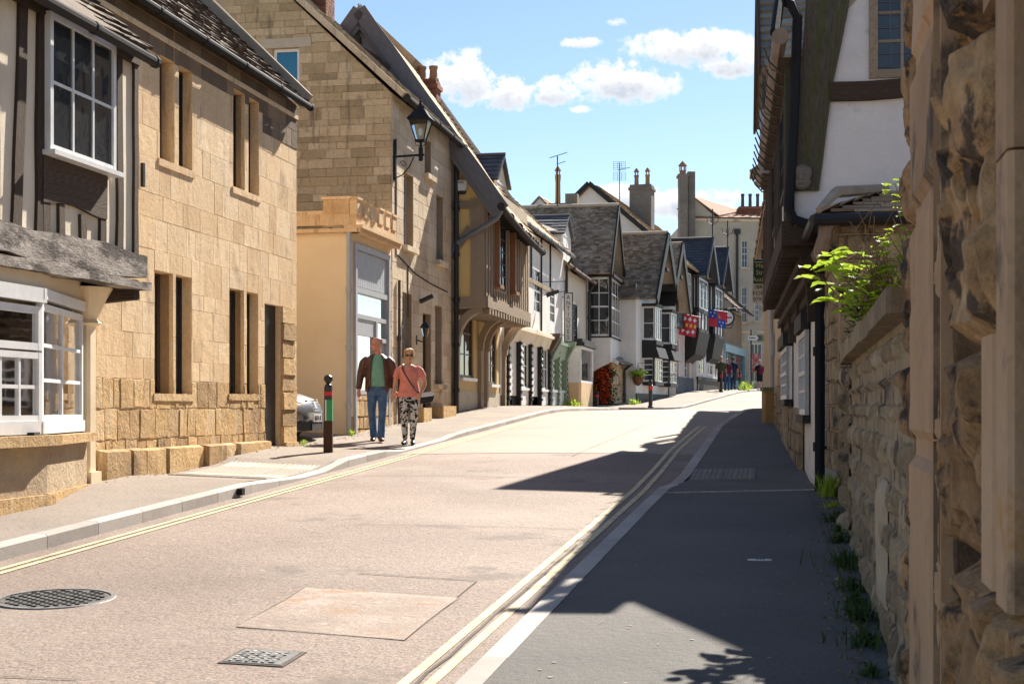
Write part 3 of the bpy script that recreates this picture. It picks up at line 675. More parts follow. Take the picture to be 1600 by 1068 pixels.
# upper wall (cream render) with window hole
sw=rect(66,22,167,232,JA); sw=(U(66,JA),U(167,JA),4.18,5.49)
zj=3.32
mb=MB(FRONT); mb.wall(uA0,ujA,zj-.1,5.62,[(sw[0],sw[1],sw[2],sw[3],.1)],JA)
mb.m=None; mb.quad((ujA,-JA,zj-.1),(ujA,6,zj-.1),(ujA,6,5.6),(ujA,-JA,5.6)); mb.quad((uA0,-JA,zj-.1),(uA0,6,zj-.1),(uA0,6,5.6),(uA0,-JA,5.6))
mb.poly([(ujA,-JA,5.6),(ujA,6,5.6),(ujA,2.7,8.4)]); mb.poly([(uA0,-JA,5.6),(uA0,6,5.6),(uA0,2.7,8.4)]); mb.quad((uA0,6,0),(ujA,6,0),(ujA,6,5.6),(uA0,6,5.6))
H.part('upper_wall',mb,creamr)
# bressummer + underside + timbers
mb=MB(FRONT); mb.bar([(uA0,JA+.02,zj-.13),(ujA+.03,JA+.02,zj-.1)],.30,.2,(0,1,0),jit=.06,seg=.2); mb.m=None
mb.bar([(uA0,-JA-.05,zj-.34),(ujA+.05,-JA-.05,zj-.31)],.09,.22,(0,1,0),jit=.03,seg=.3)
H.part('jetty_beam',mb,mat('bleached oak beam',[(.10,.08,.065),(.30,.26,.23),(.50,.46,.42)],ns=3,bs=30,bump=.8,bd=.02,blk=0,coord='Object',stretch=(.6,1,1.6),fine=.6,stain=(.03,.022,.018),sts=1.7,stth=(.46,.54)))
mb=MB(); mb.quad((uA0,-JA,zj-.3),(ujA,-JA,zj-.3),(ujA,.1,zj-.3),(uA0,.1,zj-.3)); mb.bar([(ujA-.1,-JA-.05,zj-.36),(ujA-.1,.1,zj-.42)],.22,.14,(1,0,0)); H.part('jetty_underside',mb,oak)
def studs(H,lst,zb,zt,d,w_=.15,m=oak,M=FRONT,th=.05,jit=.03,name='timber_stud'):
    for it in lst:
        x=it[0]; ww=it[1] if len(it)>1 else w_; a=it[2] if len(it)>2 else zb; b=it[3] if len(it)>3 else zt; x2=it[4] if len(it)>4 else x
        mb=MB(M); mb.bar([(x,d,a),(x2,d,b)],ww,th,(0,1,0),jit=jit,seg=.18); H.part(name,mb,m)
cu=lambda px:U(px,JA)
studs(H,[(cu(-80),.14),(cu(-40),.14),(cu(-12),.14),(cu(22),.16,3.3,5.6,cu(34)),(cu(58),.13,3.3,5.6,cu(62)),(cu(184),.13),(cu(209),.10,3.1,5.55)],3.3,5.58,JA+.01)
zs=sw[2]
studs(H,[(cu(68),.13,3.3,zs-.06),(cu(92),.12,3.3,zs-.5),(cu(126),.12,3.3,zs-.55),(cu(157),.12,3.3,zs-.05)],0,0,JA+.012)
mb=MB(FRONT); mb.bar([(cu(62),JA+.02,zs-.27),(cu(162),JA+.02,zs-.30)],.45,.05,(0,1,0),jit=.06,seg=.15); H.part('timber_rail',mb,oak)
mb=MB(FRONT); mb.bar([(uA0,JA+.02,5.56),(ujA,JA+.02,5.54)],.16,.06,(0,1,0),jit=.03,seg=.3); H.part('wall_plate',mb,oak)
# sash window (protruding sliding sash)
W=window(H,FRONT,sw[0]-.02,sw[1]+.02,sw[2]-.02,sw[3]+.02,JA+.10,3,2,.06,.03,dep=.05,g=glass,name='window')
mb=MB(FRONT); mb.box(sw[0]-.06,sw[1]+.06,JA-.02,JA+.17,sw[2]-.07,sw[2]-.022); mb.box(sw[0]-.018,sw[1]+.018,JA-.02,JA+.048,sw[3]-.06,sw[3]+.016); mb.box(sw[0]-.018,sw[0]+.02,JA-.02,JA+.048,sw[2]-.02,sw[3]-.06); mb.box(sw[1]-.02,sw[1]+.018,JA-.02,JA+.048,sw[2]-.02,sw[3]-.06); H.part('window_sill',mb,whitep,W)
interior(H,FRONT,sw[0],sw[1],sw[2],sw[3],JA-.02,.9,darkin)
mb=MB(FRONT)
for k in range(9): x=sw[1]-.17+k*.017; mb.quad((x,JA-.2-.03*(k%2),sw[2]),(x+.017,JA-.2-.03*((k+1)%2),sw[2]),(x+.017,JA-.2-.03*((k+1)%2),sw[3]),(x,JA-.2-.03*(k%2),sw[3]))
H.part('curtain',mb,curtain)
# roof
roofpair(H,uA0,U(262,JA+.35)-.1,-JA-.2,5.60,2.7,8.55,26,brownslate,wd=(.10,.22),sag=.10,th=.03)
gutter(H,(uA0,-JA-.25,5.52),(U(270,JA+.37)-.2,-JA-.25,5.48),ironm if False else gutm,.058)
mb=MB(); ue=U(262,JA+.35)
for k in range(3): mb.bar([(ue-.25-.5*k,-JA-.18,5.5),(ue-.25-.5*k,-JA+.05,5.62)],.07,.1,(1,0,0))
H.part('rafter_foot',mb,oak)
# ground floor: canted bay, corner pier, wall
u_b0,u_b1=U(-150,.55),U(66,.62)      # flat front of the bay
ub2=U(118,.05)
mb=MB(FRONT); mb.wall(uA0,uA1-.0,0,zj-.2,[(u_b0-.4,ub2,1.0,3.0,.0)],0); mb.m=None; mb.quad((uA1,0,0),(uA1,4,0),(uA1,4,3.2),(uA1,0,3.2)); H.part('ground_wall',mb,cream)
zsill=1.52; zh=2.88; gB=gz(14.2)
BF=(u_b1,.62); BS=(ub2,.14)
def bayseg(H,p,q,z0,z1,nx,nz,name='window',trans=None,m=whitep,g=glassT):
    p=Vector((p[0],p[1],0));q=Vector((q[0],q[1],0)); t=(q-p); Ln=t.length; t.normalize(); n=Vector((-t.y,t.x,0)) ; 
    if n.y<0: n=-n
    M=lambda s,d,z:(p.x+t.x*s+n.x*d, -(p.y+t.y*s+n.y*d), z)
    return M,Ln
M1,L1=bayseg(H,(u_b0,.62),BF,0,0,0,0); M2,L2=bayseg(H,BF,BS,0,0,0,0)
zt=2.62
Wb=window(H,M1,0,L1,zsill,2.16+.02,0,max(2,int(L1/.34)),2,.06,.035,dep=.06,g=glassT,name='bay_window')
window(H,M1,0,L1,2.2,2.62,.0,max(2,int(L1/.75)),1,.07,.04,dep=.06,g=glassT,name='bay_window')
window(H,M2,.0,L2,zsill,2.66,0,2,3,.06,.035,dep=.06,g=glassT,name='bay_window')
mb=MB(M1); mb.box(0,L1+.04,-.1,.03,2.66,2.80); mb.box(0,L1+.02,-.1,.02,1.40,zsill-.002); mb.m=M2; mb.box(-.02,L2,-.1,.03,2.70,2.80); mb.box(-.03,L2,-.1,.02,1.40,zsill-.002)
H.part('bay_frame',mb,whitep)
mb=MB(M1); mb.box(0,L1,-.3,-.02,2.80,3.06); mb.m=M2; mb.box(0,L2,-.3,-.02,2.80,3.06); H.part('bay_head',mb,cream)
mb=MB(M1); mb.box(-.1,L1+.10,-.35,.16,1.29,1.39); mb.m=M2; mb.box(-.02,L2+.05,-.35,.16,1.295,1.385); H.part('bay_sill',mb,ashlar_low)
mb=MB(M1); mb.box(0,L1+.02,-.5,.04,0.2,1.288); mb.m=M2; mb.bbox(-.03,L2+.02,-.5,.042,0.2,1.288,.03); H.part('bay_base',mb,mat('rendered bay base',[(.30,.21,.13),(.42,.32,.21),(.50,.40,.28)],ns=1.5,bs=25,bump=.8,bd=.03,blk=0,fine=.25,stain=(.5,.36,.18),sts=1.0,stth=(.55,.7),stain2=(.2,.14,.08)))
mb=MB(M1); mb.box(0,L1+.1,-.3,.09,0.3,gB+.06); mb.m=M2; mb.box(-.05,L2+.04,-.3,.075,0.3,gB+.065); H.part('bay_plinth',mb,ashlar_low)
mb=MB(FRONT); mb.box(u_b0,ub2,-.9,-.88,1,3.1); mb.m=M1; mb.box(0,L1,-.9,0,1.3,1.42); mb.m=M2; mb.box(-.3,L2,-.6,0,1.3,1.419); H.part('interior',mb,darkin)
mb=MB(M1)
for i in range(30):
    x=L1-.12-i*.02; mb.quad((x,-.35-.02*(i%2),1.5),(x-.02,-.35-.02*((i+1)%2),1.5),(x-.02,-.35-.02*((i+1)%2),2.7),(x,-.35-.02*(i%2),2.7)) if i<7 else None
mb.m=M2
for i in range(7):
    x=L2-.03-i*.02; mb.quad((x,-.16-.02*(i%2),1.5),(x-.02,-.16-.02*((i+1)%2),1.5),(x-.02,-.16-.02*((i+1)%2),2.7),(x,-.16-.02*(i%2),2.7))
H.part('curtain',mb,curtain)
# corner pier under the jetty
uc=U(131,.05)
mb=MB(); pts=[(uc,-.12,.2),(uc,-.12,2.55)]
mb.bbox(uc-.09,uc+.09,-.16,.1,.2,2.6,.03); mb.lathe([(.10,0),(.15,.03),(.10,.07),(.12,.12),(.2,.3),(.27,.42)],(uc,-.1,2.55),12); 
mb.box(uc-.12,uc+.12,-.2,.1,.2,.95); H.part('corner_pier',mb,cream)
# union flags on the window board
redm=sm('flag red',(.45,.03,.04)); bluem=sm('flag blue',(.02,.05,.25)); flagw=sm('flag white',(.7,.7,.7))
def uflag(s,d,z,w_,M,label,rot):
    p=Vector(M(s,d,z)); T=Thing('paper_flag',label,'flag',LL,tuple(p),group='paper flags in the bow window')
    c,sn=math.cos(rot),math.sin(rot)
    f=lambda a,b,k:tuple(Vector(M(s+a*c-b*sn,d+k,z+a*sn+b*c+.02)))
    h=w_*.6
    mb=MB(f); mb.box(-.004,.004,-.002,.002,0 ,0) ; mb=MB(f); mb.m=lambda a,b,k:f(a,b,k)
    mb.prism([(-w_/2,.08,0),(w_/2,.08,0),(w_/2,.08+h,0),(-w_/2,.08+h,0)],(0,0,.003)); T.part('cloth',mb,bluem)
    mb=MB(f)
    for sg in (1,-1): 
        a=Vector((-w_/2,.08+(0 if sg>0 else h),0)); b=Vector((w_/2,.08+(h if sg>0 else 0),0)); n=Vector((-(b-a).y,(b-a).x,0)).normalized()*w_*.07
        mb.prism([tuple(a+n+Vector((0,0,.004))),tuple(a-n+Vector((0,0,.004))),tuple(b-n+Vector((0,0,.004))),tuple(b+n+Vector((0,0,.004)))],(0,0,.002))
    mb.prism([(-w_*.1,.08,.006),(w_*.1,.08,.006),(w_*.1,.08+h,.006),(-w_*.1,.08+h,.006)],(0,0,.002)); mb.prism([(-w_/2,.08+h*.35,.006),(w_/2,.08+h*.35,.006),(w_/2,.08+h*.65,.006),(-w_/2,.08+h*.65,.006)],(0,0,.0015)); T.part('white_cross',mb,flagw)
    mb=MB(f); mb.prism([(-w_*.06,.08,.0085),(w_*.06,.08,.0085),(w_*.06,.08+h,.0085),(-w_*.06,.08+h,.0085)],(0,0,.002)); mb.prism([(-w_/2,.08+h*.41,.0085),(w_/2,.08+h*.41,.0085),(w_/2,.08+h*.59,.0085),(-w_/2,.08+h*.59,.0085)],(0,0,.0015)); T.part('red_cross',mb,redm)
    mb=MB(f); mb.prism([(-w_/2-.006,-.02,0),(-w_/2,-.02,0),(-w_/2,.1+h,0),(-w_/2-.006,.1+h,0)],(0,0,.006)); T.part('stick',mb,whitep)
uflag(L1-.28,-.12,zsill-.02,.2,M1,'small union flag leaning behind the flat pane of the bow window',.35)
uflag(L1-.62,-.12,zsill-.04,.2,M1,'smaller union flag drooping on the sill, leftmost in the bow window',-.5)
uflag(.10,-.10,zsill-.02,.16,M2,'union flag behind the narrow angled pane of the bow window',.1)

# ---------------------------------------------------------------- B: honey stone house
uB0=uA1-.15; uB1=U(463)
H=Thing('stone_house','honey coloured ashlar stone house with mullioned windows and stone slate roof','house',LL,(uB0,0,gz(19)))
zeB=6.46
def two(x0,x1,y0,y1,xm0,xm1): # two-light window holes
    a=rect(x0,y0,x1,y1); m0,m1=U(xm0),U(xm1); return [(a[0],m0,a[2],a[3]),(m1,a[1],a[2],a[3])]
hol=[]
# upper pair / lower pair, measured on the facade
ULw=[(U(249),U(272)),(U(279),U(300))]; URw=[(U(364),U(382)),(U(388),U(404))]
LLw=[(U(241),U(270)),(U(274),U(299))]; LRw=[(U(358),U(381)),(U(385),U(403))]
zu0,zu1=4.62,5.62; zl0,zl1=1.80,3.25
zu0=LL.Z(258,U(275)); zu1=LL.Z(100,U(275)); zur0=LL.Z(300,U(385)); zur1=LL.Z(150,U(385))
zl0=LL.Z(615,U(270)); zl1=LL.Z(428,U(270))
for a,b in ULw: hol.append((a,b,zu0,zu1,.22))
for a,b in URw: hol.append((a,b,zur0,zur1,.22))
for a,b in LLw: hol.append((a,b,zl0,zl1,.24))
for a,b in LRw: hol.append((a,b,zl0+.02,zl1-.02,.24))
dr=(U(413),U(437),.6,LL.Z(476,U(425)),.09); hol.append(dr)
mb=MB(FRONT); mb.wall(uB0,uB1,0,zeB,hol,0); mb.m=None
mb.quad((uB1,0,0),(uB1,6,0),(uB1,6,zeB),(uB1,0,zeB)); mb.poly([(uB1,0,zeB),(uB1,6,zeB),(uB1,3,9)]); mb.quad((uB0,0,0),(uB0,6,0),(uB0,6,zeB),(uB0,0,zeB)); mb.poly([(uB0,0,zeB),(uB0,6,zeB),(uB0,3,9)]); mb.quad((uB0,6,0),(uB1,6,0),(uB1,6,zeB),(uB0,6,zeB))
H.part('wall_core',mb,ashlar)
mb=MB(FRONT); mb.blocks(uB0,uB1,2.0,zeB-.02,hol,0,ch=(.2,.46),bl=(.2,.72),gap=.0008,out=.0045,rnd=.002); mb.m=lambda s,d,z:(uB1+d,s,z); mb.blocks(0,6,0,zeB,(),0,ch=(.18,.3),bl=(.3,.6),gap=.005,out=.014)
H.part('ashlar_facing',mb,ashlar)
mb=MB(FRONT); mb.blocks(uB0,uB1,.55,2.0,hol,0,ch=(.3,.6),bl=(.16,.46),gap=.002,out=.010,rnd=.006,jit=.014,rough=.006); H.part('weathered_base_stones',mb,ashlar_low)
# plinth following the pavement
mb=MB(FRONT); u=U(146); 
while u<U(412):
    l=random.uniform(.35,.7); z0=gz(u)-.2; z1=1.18 if u<U(190) else 1.17
    mb.stone([(u,z0),(min(u+l,U(413)),z0),(min(u+l,U(413)),z1),(u,z1)],.03,.01,.09+random.uniform(-.02,.03),(random.random(),random.random(),0,1),.02); u+=l
mb.box(U(146),U(412),0,.05,.3,1.155); H.part('plinth',mb,ashlar_low)
mb=MB(FRONT)
for k in range(9):
    z0=.85+k*.262+random.uniform(-.02,.02); mb.stone([(U(438),z0),(U(459),z0),(U(459),z0+.27),(U(438),z0+.27)],.0,.006,.03+.02*(k%2)+(.06 if k==0 else 0),(random.random(),random.random(),0,1),.01)
H.part('door_jamb_stones',mb,ashlar_low)
# moulded surrounds: hollow hood and mullions proud of the panes
def surround(H,lights,z0,z1,m,d=0):
    mb=MB(FRONT); a=lights[0][0];b=lights[-1][1]
    mb.box(a-.05,b+.05,d+.002,d+.025,z0-.09,z0-.0); 
    for (p,q),(r_,s_) in zip(lights,lights[1:]):
        c0,c1=q,r_; mb.prism([(c0,-.2,z0),(c0+.0,-.05,z0),(c0+(c1-c0)*.3,.0,z0),(c0+(c1-c0)*.7,.0,z0),(c1,-.05,z0),(c1,-.2,z0)],(0,0,z1-z0))
    H.part('window_surround',mb,m)
for lights,z0,z1 in ((ULw,zu0,zu1),(URw,zur0,zur1),(LLw,zl0,zl1),(LRw,zl0+.02,zl1-.02)):
    surround(H,lights,z0,z1,ashlar_low if z0<3 else ashlar)
    for a,b in lights:
        if a==lights[0][0] and lights is LLw or (lights is ULw and a==lights[0][0]):
            window(H,FRONT,a,b,z0,z1,-.17,1,1,.025,.02,m=brownp,name='window')
        else: window(H,FRONT,a,b,z0,z1,-.13,1,2,.035,.025,m=blackm,name='window')
mb=MB(FRONT); mb.box(dr[0],dr[1],-.12,-.07,.6,dr[3]); o=H.part('door',mb,doorm)
mb=MB(FRONT); 
for k in range(4): mb.box(dr[0]+.06+.2*0,dr[1]-.06,-.072,-.062,.95+k*.55,1.38+k*.55)
mb.tube([(dr[0]+.1,-.12,1.9),(dr[0]+.1,-.08,1.9),(dr[0]+.1,-.08,2.05),(dr[0]+.1,-.12,2.05)],.012,6); H.part('door_panel',mb,doorm,o)
mb=MB(FRONT); mb.blocks(uB0,uB1,6.02,6.44,[h_ for h_ in hol],.006,ch=(.40,.42),bl=(.25,.6),gap=.002,out=.006,rnd=.003); mb.blocks(uB1-1.5,uB1,5.74,6.02,[h_ for h_ in hol],.006,ch=(.27,.28),bl=(.25,.5),gap=.002,out=.006,rnd=.003); H.part('dark_top_course',mb,mat('dark ashlar',[(.07,.05,.035),(.17,.12,.08),(.34,.24,.15)],ns=1.8,bs=30,bump=.5,bd=.015,blk=.5,fine=.3))  # upper courses below the gutter get a darker stone colour
# hand gutter bracket / iron fixing
mb=MB(FRONT); a=U(218); mb.box(a-.02,a+.03,.02,.06,LL.Z(292,a),LL.Z(255,a)); H.part('iron_strap',mb,blackm)
roofpair(H,uB0,uB1+.02,-.17,6.50,3,9.45,26,brownslate,wd=(.1,.2),sag=.03,th=.026)
mb=MB(); mb.bar([(uB1-.02,-.18,6.5),(uB1-.02,3,9.55)],.26,.12,(1,0,0)); mb.bar([(uB1+.03,-.16,6.60),(uB1+.03,3,9.66)],.14,.10,(1,0,0)); H.part('verge_coping',mb,slate)
mb=MB(FRONT); mb.box(uB0,uB1,.0,.035,6.22,6.28); H.part('eaves_course',mb,facstone)
gutter(H,(uB0+.1,-.22,6.45),(uB1+.04,-.22,6.42),ironm,.05)

# ---------------------------------------------------------------- C: tall gabled stone house
uC0=U(612); uC1=U(705)
H=Thing('gabled_stone_house','tall rubble stone house with big gable wall facing down the street and grey sash windows','house',LL,(uC0,0,gz(30)))
zeC=7.86
cw=[(U(630),U(645),272,385),(U(680.5),U(692),308,408)]
hol=[]; wins=[]
for px0,px1,y0,y1 in ((630,645,272,386),(663,673,203,274),(681,692,306,408),(628,643,458,560),(660,673,490,560),(679,690,478,600)):
    a=rect(px0,y0,px1,y1); 
    if y0==203: a=(a[0],a[1],a[2],7.45)
    if y0==490: a=(a[0],a[1],.8,a[3])
    hol.append((*a,.2)); wins.append((px0,a))
mb=MB(FRONT); mb.wall(uC0,uC1,0,zeC,hol,0); mb.m=END(uC0); 
rid=4.6; zrC=zeC+rid*.95
gwin=(2.62,3.55,8.05,8.75,.14); gw_y=( (427),(468))
# gable window measured on the end wall
def YE(px,u): # local y (left) on the plane across the street at u
    k=(px-CX)/F; # w = (ox+s u - c y, c u + s y)
    return (LL.ox+LL.s*u-k*LL.c*u)/(LL.c+k*LL.s)
def ZE(py,u,y): return CZ-(py-HY)/F*(LL.c*u+LL.s*y)
ga,gb=YE(468,uC0),YE(427,uC0); gzz0,gzz1=ZE(128,uC0,ga),ZE(75,uC0,ga)
gwin=(ga,gb,gzz0-.35,gzz1,.12)
clipC=[(0,0),(rid*2,0),(rid*2,zeC),(rid,zrC),(0,zeC)]
mb.wall(0,rid*2,0,zrC,[gwin],0,clip=clipC); mb.m=None
mb.poly([(uC1,0,0),(uC1,rid*2,0),(uC1,rid*2,zeC),(uC1,rid,zrC),(uC1,0,zeC)]); mb.quad((uC0,rid*2,0),(uC1,rid*2,0),(uC1,rid*2,zeC),(uC0,rid*2,zeC))
H.part('wall_core',mb,mortar)
mb=MB(FRONT); mb.blocks(uC0,uC1,.6,zeC,hol,0,ch=(.22,.34),bl=(.3,.7),gap=.003,out=.010,rnd=.002); H.part('facade_stone',mb,facstone)
mb=MB(END(uC0)); mb.blocks(0.0,rid*2,.6,zrC,[gwin],0,ch=(.11,.25),bl=(.16,.6),gap=.006,out=.012,rnd=.008,clip=clipC); H.part('gable_stone',mb,rubble)
mb=MB(END(uC0)); mb.box(ga-.25,gb+.25,.0,.035,gzz1+.01,gzz1+.2); H.part('window_lintel',mb,greystone)
window(H,END(uC0),gwin[0],gwin[1],gwin[2],gwin[3],-.04,1,1,.06,.03,g=glassB,m=whitep)
for (px,a) in wins:
    if px==660:
        mb=MB(FRONT); mb.box(a[0],a[1],-.16,-.12,a[2],a[3]); H.part('door',mb,doorm); continue
    window(H,FRONT,a[0],a[1],a[2],a[3],-.14,1,4,.06,.03,m=greyp,sash=True)
    mb=MB(FRONT); mb.box(a[0]-.09,a[1]+.09,-.1,.12,a[2]-.11,a[2]-.003); H.part('window_sill',mb,facstone)
# roof: eave to ridge
mb=MB(); mb.slates((uC0-.02,-.24,zeC-.02),(uC1+.05,-.24,zeC-.02),(0,rid+.24,(rid+.24)*.95),26,(.16,.3)); mb.slates((uC0-.02,rid*2+.2,zeC),(uC1,rid*2+.2,zeC),(0,-rid-.2,(rid+.2)*.95),8,(.5,.9)); H.part('roof',mb,slate)
mb=MB(); mb.bar([(uC0-.03,-.26,zeC-.06),(uC0-.03,rid,zrC+.06)],.12,.14,(1,0,0)); mb.bar([(uC0-.03,rid,zrC+.06),(uC0-.03,rid*2+.2,zeC-.06)],.12,.14,(1,0,0)); H.part('verge',mb,facstone)
gutter(H,(uC0+.05,-.3,zeC-.1),(uC1+.05,-.3,zeC-.17),gutm,.07)
pipe(H,[(uC1+.0,-.3,zeC-.2),(uC1+.0,-.12,zeC-.55),(uC1+.0,-.12,gz(uC1)-.0)],.06)
mb=MB(); mb.tube([(uC0+.35,-.02,4.7),(uC0+1.8,-.02,4.45),(uC0+3.2,-.02,4.35),(uC0+4.6,-.02,4.3)],.014,5); mb.tube([(uC0+1.15,-.02,4.56),(uC0+1.15,-.02,3.5)],.012,5); mb.tube([(uC0+.25,-.02,7),(uC0+.25,-.02,4.7),(uC0+.35,-.02,4.7)],.014,5); H.part('cable',mb,gutm)
mb=MB(FRONT); a=U(655); mb.tube([(a,.02,3.9),(a,.3,4.02)],.05,8); H.part('floodlight',mb,blackm)
pipe(H,[(U(620),-.05,4.2),(U(620),-.05,gz(28)+.0)],.03,brownp)
uch=31.6; chimney(H,uch,2.62,8.5,12.9,.62,.7,brick,pots=((0,0),))
# step stones at the base
mb=MB(FRONT); 
for a,b,h in ((U(636),U(650),.28),(U(668),U(690),.25)): mb=MB(FRONT); mb.bbox(a,b,0.0,.35,.4,gz(a)+h,.03); H.part('door_step',mb,ashlar_low)

# ---------------------------------------------------------------- D: cream annex with shopfront
uD0=U(548); uD1=uC0-.03
H=Thing('shop_annexe','single storey cream rendered shop annexe with stone battlement parapet and grey shopfront','shop',LL,(uD0,0,gz(26.5)))
zD=4.78
mb=MB(END(uD0)); mb.wall(.0,3.3,.4,zD,(),0); mb.m=FRONT; mb.wall(uD0,uD1,.4,zD,[(uD0+.16,uD1-.22,1.05,4.62,.12)],0); mb.m=None; mb.quad((uD0,0,zD),(uD1,0,zD),(uD1,3.3,zD),(uD0,3.3,zD)); mb.quad((uD0,3.3,.4),(uD1,3.3,.4),(uD1,3.3,zD),(uD0,3.3,zD))
H.part('rendered_wall',mb,cream)
mb=MB(FRONT); mb.blocks(uD0,uD0+.165,.5,1.5,(),.002,ch=(.2,.3),bl=(.2,.2)); mb.blocks(uD0+.165,uD1,.5,1.95,(),.002,ch=(.22,.3),bl=(.25,.4),out=.03,rough=.01); mb.blocks(uD1-.22,uD1,1.95,4.5,(),.002,ch=(.22,.3),bl=(.3,.4)); H.part('stall_riser',mb,ashlar_low)
mb=MB(FRONT); mb.box(uD0-.06,uD1,-.1,.2,zD,zD+.07);mb.box(uD0-.09,uD1,-.1,.25,zD+.07,zD+.13); mb.m=END(uD0); mb.box(-.15,2.9,-.1,.1,zD-.0,zD+.07); H.part('cornice',mb,ashlar)
mb=MB(FRONT); x=uD0-.05; zc=zD+.13
mb.box(uD0-.05,uD1,-.02,.12,zc,zc+.2)
k=0
while x<uD1-.15:
    mb.bbox(x,x+.30,-.03,.14,zc+.2,zc+.46,.015); mb.box(x-.02,x+.32,-.05,.16,zc+.46,zc+.50); x+=.46
mb.m=END(uD0); mb.box(.0,2.2,-.1,.06,zc,zc+.2)
for a in (0.0,1.75): mb.bbox(a,a+.5 if a<1 else a+.62,-.2,.07,zc+.2,zc+.46,.015); mb.box(a-.02,(a+.52 if a<1 else a+.64),-.2,.09,zc+.46,zc+.51)
mb.box(.5,1.75,-.12,.02,zc+.2,zc+.27); H.part('battlement_parapet',mb,ashlar)
# shopfront joinery
a,b=uD0+.16,uD1-.22; mb=MB(FRONT)
mb.box(a,a+.1,-.05,.05,1.0,4.62); mb.box(b-.1,b,-.05,.05,1.0,4.62); mb.box(a+.1,b-.1,-.05,.03,3.74,3.84); mb.box(a+.1,b-.1,-.05,.045,4.52,4.62); mb.box(a+.1,b-.1,-.06,-.01,3.84,4.52)
for i in range(14): x=a+.12+i*(b-a-.24)/14; mb.box(x,x+(b-a-.24)/14-.012,-.05,.004,3.86,4.5)
mb.box(a+.1,b-.1,-.05,.02,3.28,3.36); um=a+(b-a)*.62; mb.box(um-.05,um+.05,-.05,.03,1.0,3.28); mb.box(a+.1,um-.05,-.05,.035,1.9,1.98); mb.box(um+.05,b-.1,-.05,.02,2.9,2.98); mb.box(a+.1,um-.05,-.05,0.0,2.98,3.28)
S=H.part('shopfront_frame',mb,greyp)
mb=MB(FRONT); mb.box(a+.1,um-.05,-.045,-.035,1.98,2.98); mb.box(a+.1,b-.1,-.045,-.035,3.36,3.74); mb.box(um+.05,b-.1,-.045,-.035,2.98,3.28); H.part('pane',mb,glassD,S)
mb=MB(FRONT); 
for i in range(40): x=a+.1+i*(um-a-.15)/40; dx=(um-a-.15)/40; mb.quad((x,-.12-.03*(i%2),1.9),(x+dx,-.12-.03*((i+1)%2),1.9),(x+dx,-.12-.03*((i+1)%2),3.0),(x,-.12-.03*(i%2),3.0))
H.part('curtain',mb,curtain)
mb=MB(FRONT); mb.box(um+.05,b-.1,-.1,-.05,.9,2.9); 
for i in range(8): x=um+.06+i*(b-um-.17)/8; mb.box(x,x+(b-um-.17)/8-.015,-.05,-.035,.95,2.85)
H.part('door',mb,greyp)
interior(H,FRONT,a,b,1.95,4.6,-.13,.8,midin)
pipe(H,[(uD0-.05,.02,zD),(uD0-.05,.02,gz(uD0))],.045,greyp)

# ---------------------------------------------------------------- E: big gabled jettied house
uE0=U(707); uE1=uE0+5.6; JE=.75
H=Thing('jettied_gable_house','medieval timber house with huge sloping bargeboard, yellow ochre walls and jettied grey oak front','house',LL,(uE0,0,gz(35)))
zuE=4.02; e_l=1.2; zeE=6.28
pitch=1.42; yr=3.36-e_l; zrE=11.04
clipE=[(-JE,0),(6,0),(6,5.6),(yr,zrE-.25),(-JE,zeE+ (e_l-JE)*pitch-.2)]
mb=MB(END(uE0)); mb.wall(-JE,6,zuE,11,(),0,clip=[(-JE,zuE),(6,zuE),(6,5.6),(yr,zrE-.2),(-JE,zeE+(e_l-JE)*pitch-.15)]); H.part('gable_wall',mb,yellowr)
mb=MB(END(uE0)); mb.wall(0,6,7.9,11,(),.02,clip=[(0,7.9),(4.3,7.9),(yr,zrE-.25)]); H.part('gable_plaster',mb,mat('blue white plaster',[(.5,.52,.56),(.58,.6,.64)],ns=.8,bs=30,bump=.2,blk=0,fine=.06))
ew=[U(768,JE),U(784,JE),LL.Z(455,U(776,JE),JE),LL.Z(345,U(776,JE),JE)]
ewin=(U(771,JE)+.1,U(790,JE)-.1,LL.Z(452,U(780,JE),JE),LL.Z(350,U(780,JE),JE),.1)
mb=MB(FRONT); mb.wall(uE0,uE1,zuE,6.9,[ewin],JE); H.part('front_wall',mb,mat('warm limewash panel',[(.42,.34,.24),(.56,.47,.34)],ns=2,bs=30,bump=.4,bd=.008,blk=0,fine=.1))
mb=MB(); mb.quad((uE0,-JE,zuE),(uE1,-JE,zuE),(uE1,.05,zuE),(uE0,.05,zuE)); mb.poly([(uE1,-JE,zuE),(uE1,6,zuE),(uE1,6,5.6),(uE1,yr,zrE-.2),(uE1,-JE,6.8)]); mb.quad((uE0,6,0),(uE1,6,0),(uE1,6,5.6),(uE0,6,5.6)); H.part('rear_wall',mb,creamr)
# timbers of the end wall (facing the camera)
def tb(H,p,q,w_,m=oakp,M=END(uE0),th=.07,jit=.03,nrm=(0,1,0),name='timber_brace',seg=.2): 
    mb=MB(M); mb.bar([p,q],w_,th,nrm,jit=jit,seg=seg); return H.part(name,mb,m)
tb(H,(-JE+.14,.03,zuE),(-JE+.14,.03,6.5),.34,oakp,name='corner_post'); tb(H,(0.08-.0,.035,zuE+.1),(.02,.035,7.3),.17,oakp,name='timber_stud')
tb(H,(-JE-.05,.02,zuE+.08),(.4,.02,zuE+.08),.24,oakp,name='jetty_beam'); tb(H,(-.42,.04,5.85),(.05,.04,5.15),.17,oakp)
tb(H,(-.6,.035,6.35),(.3,.035,6.4),.16,oakp,name='timber_rail'); 
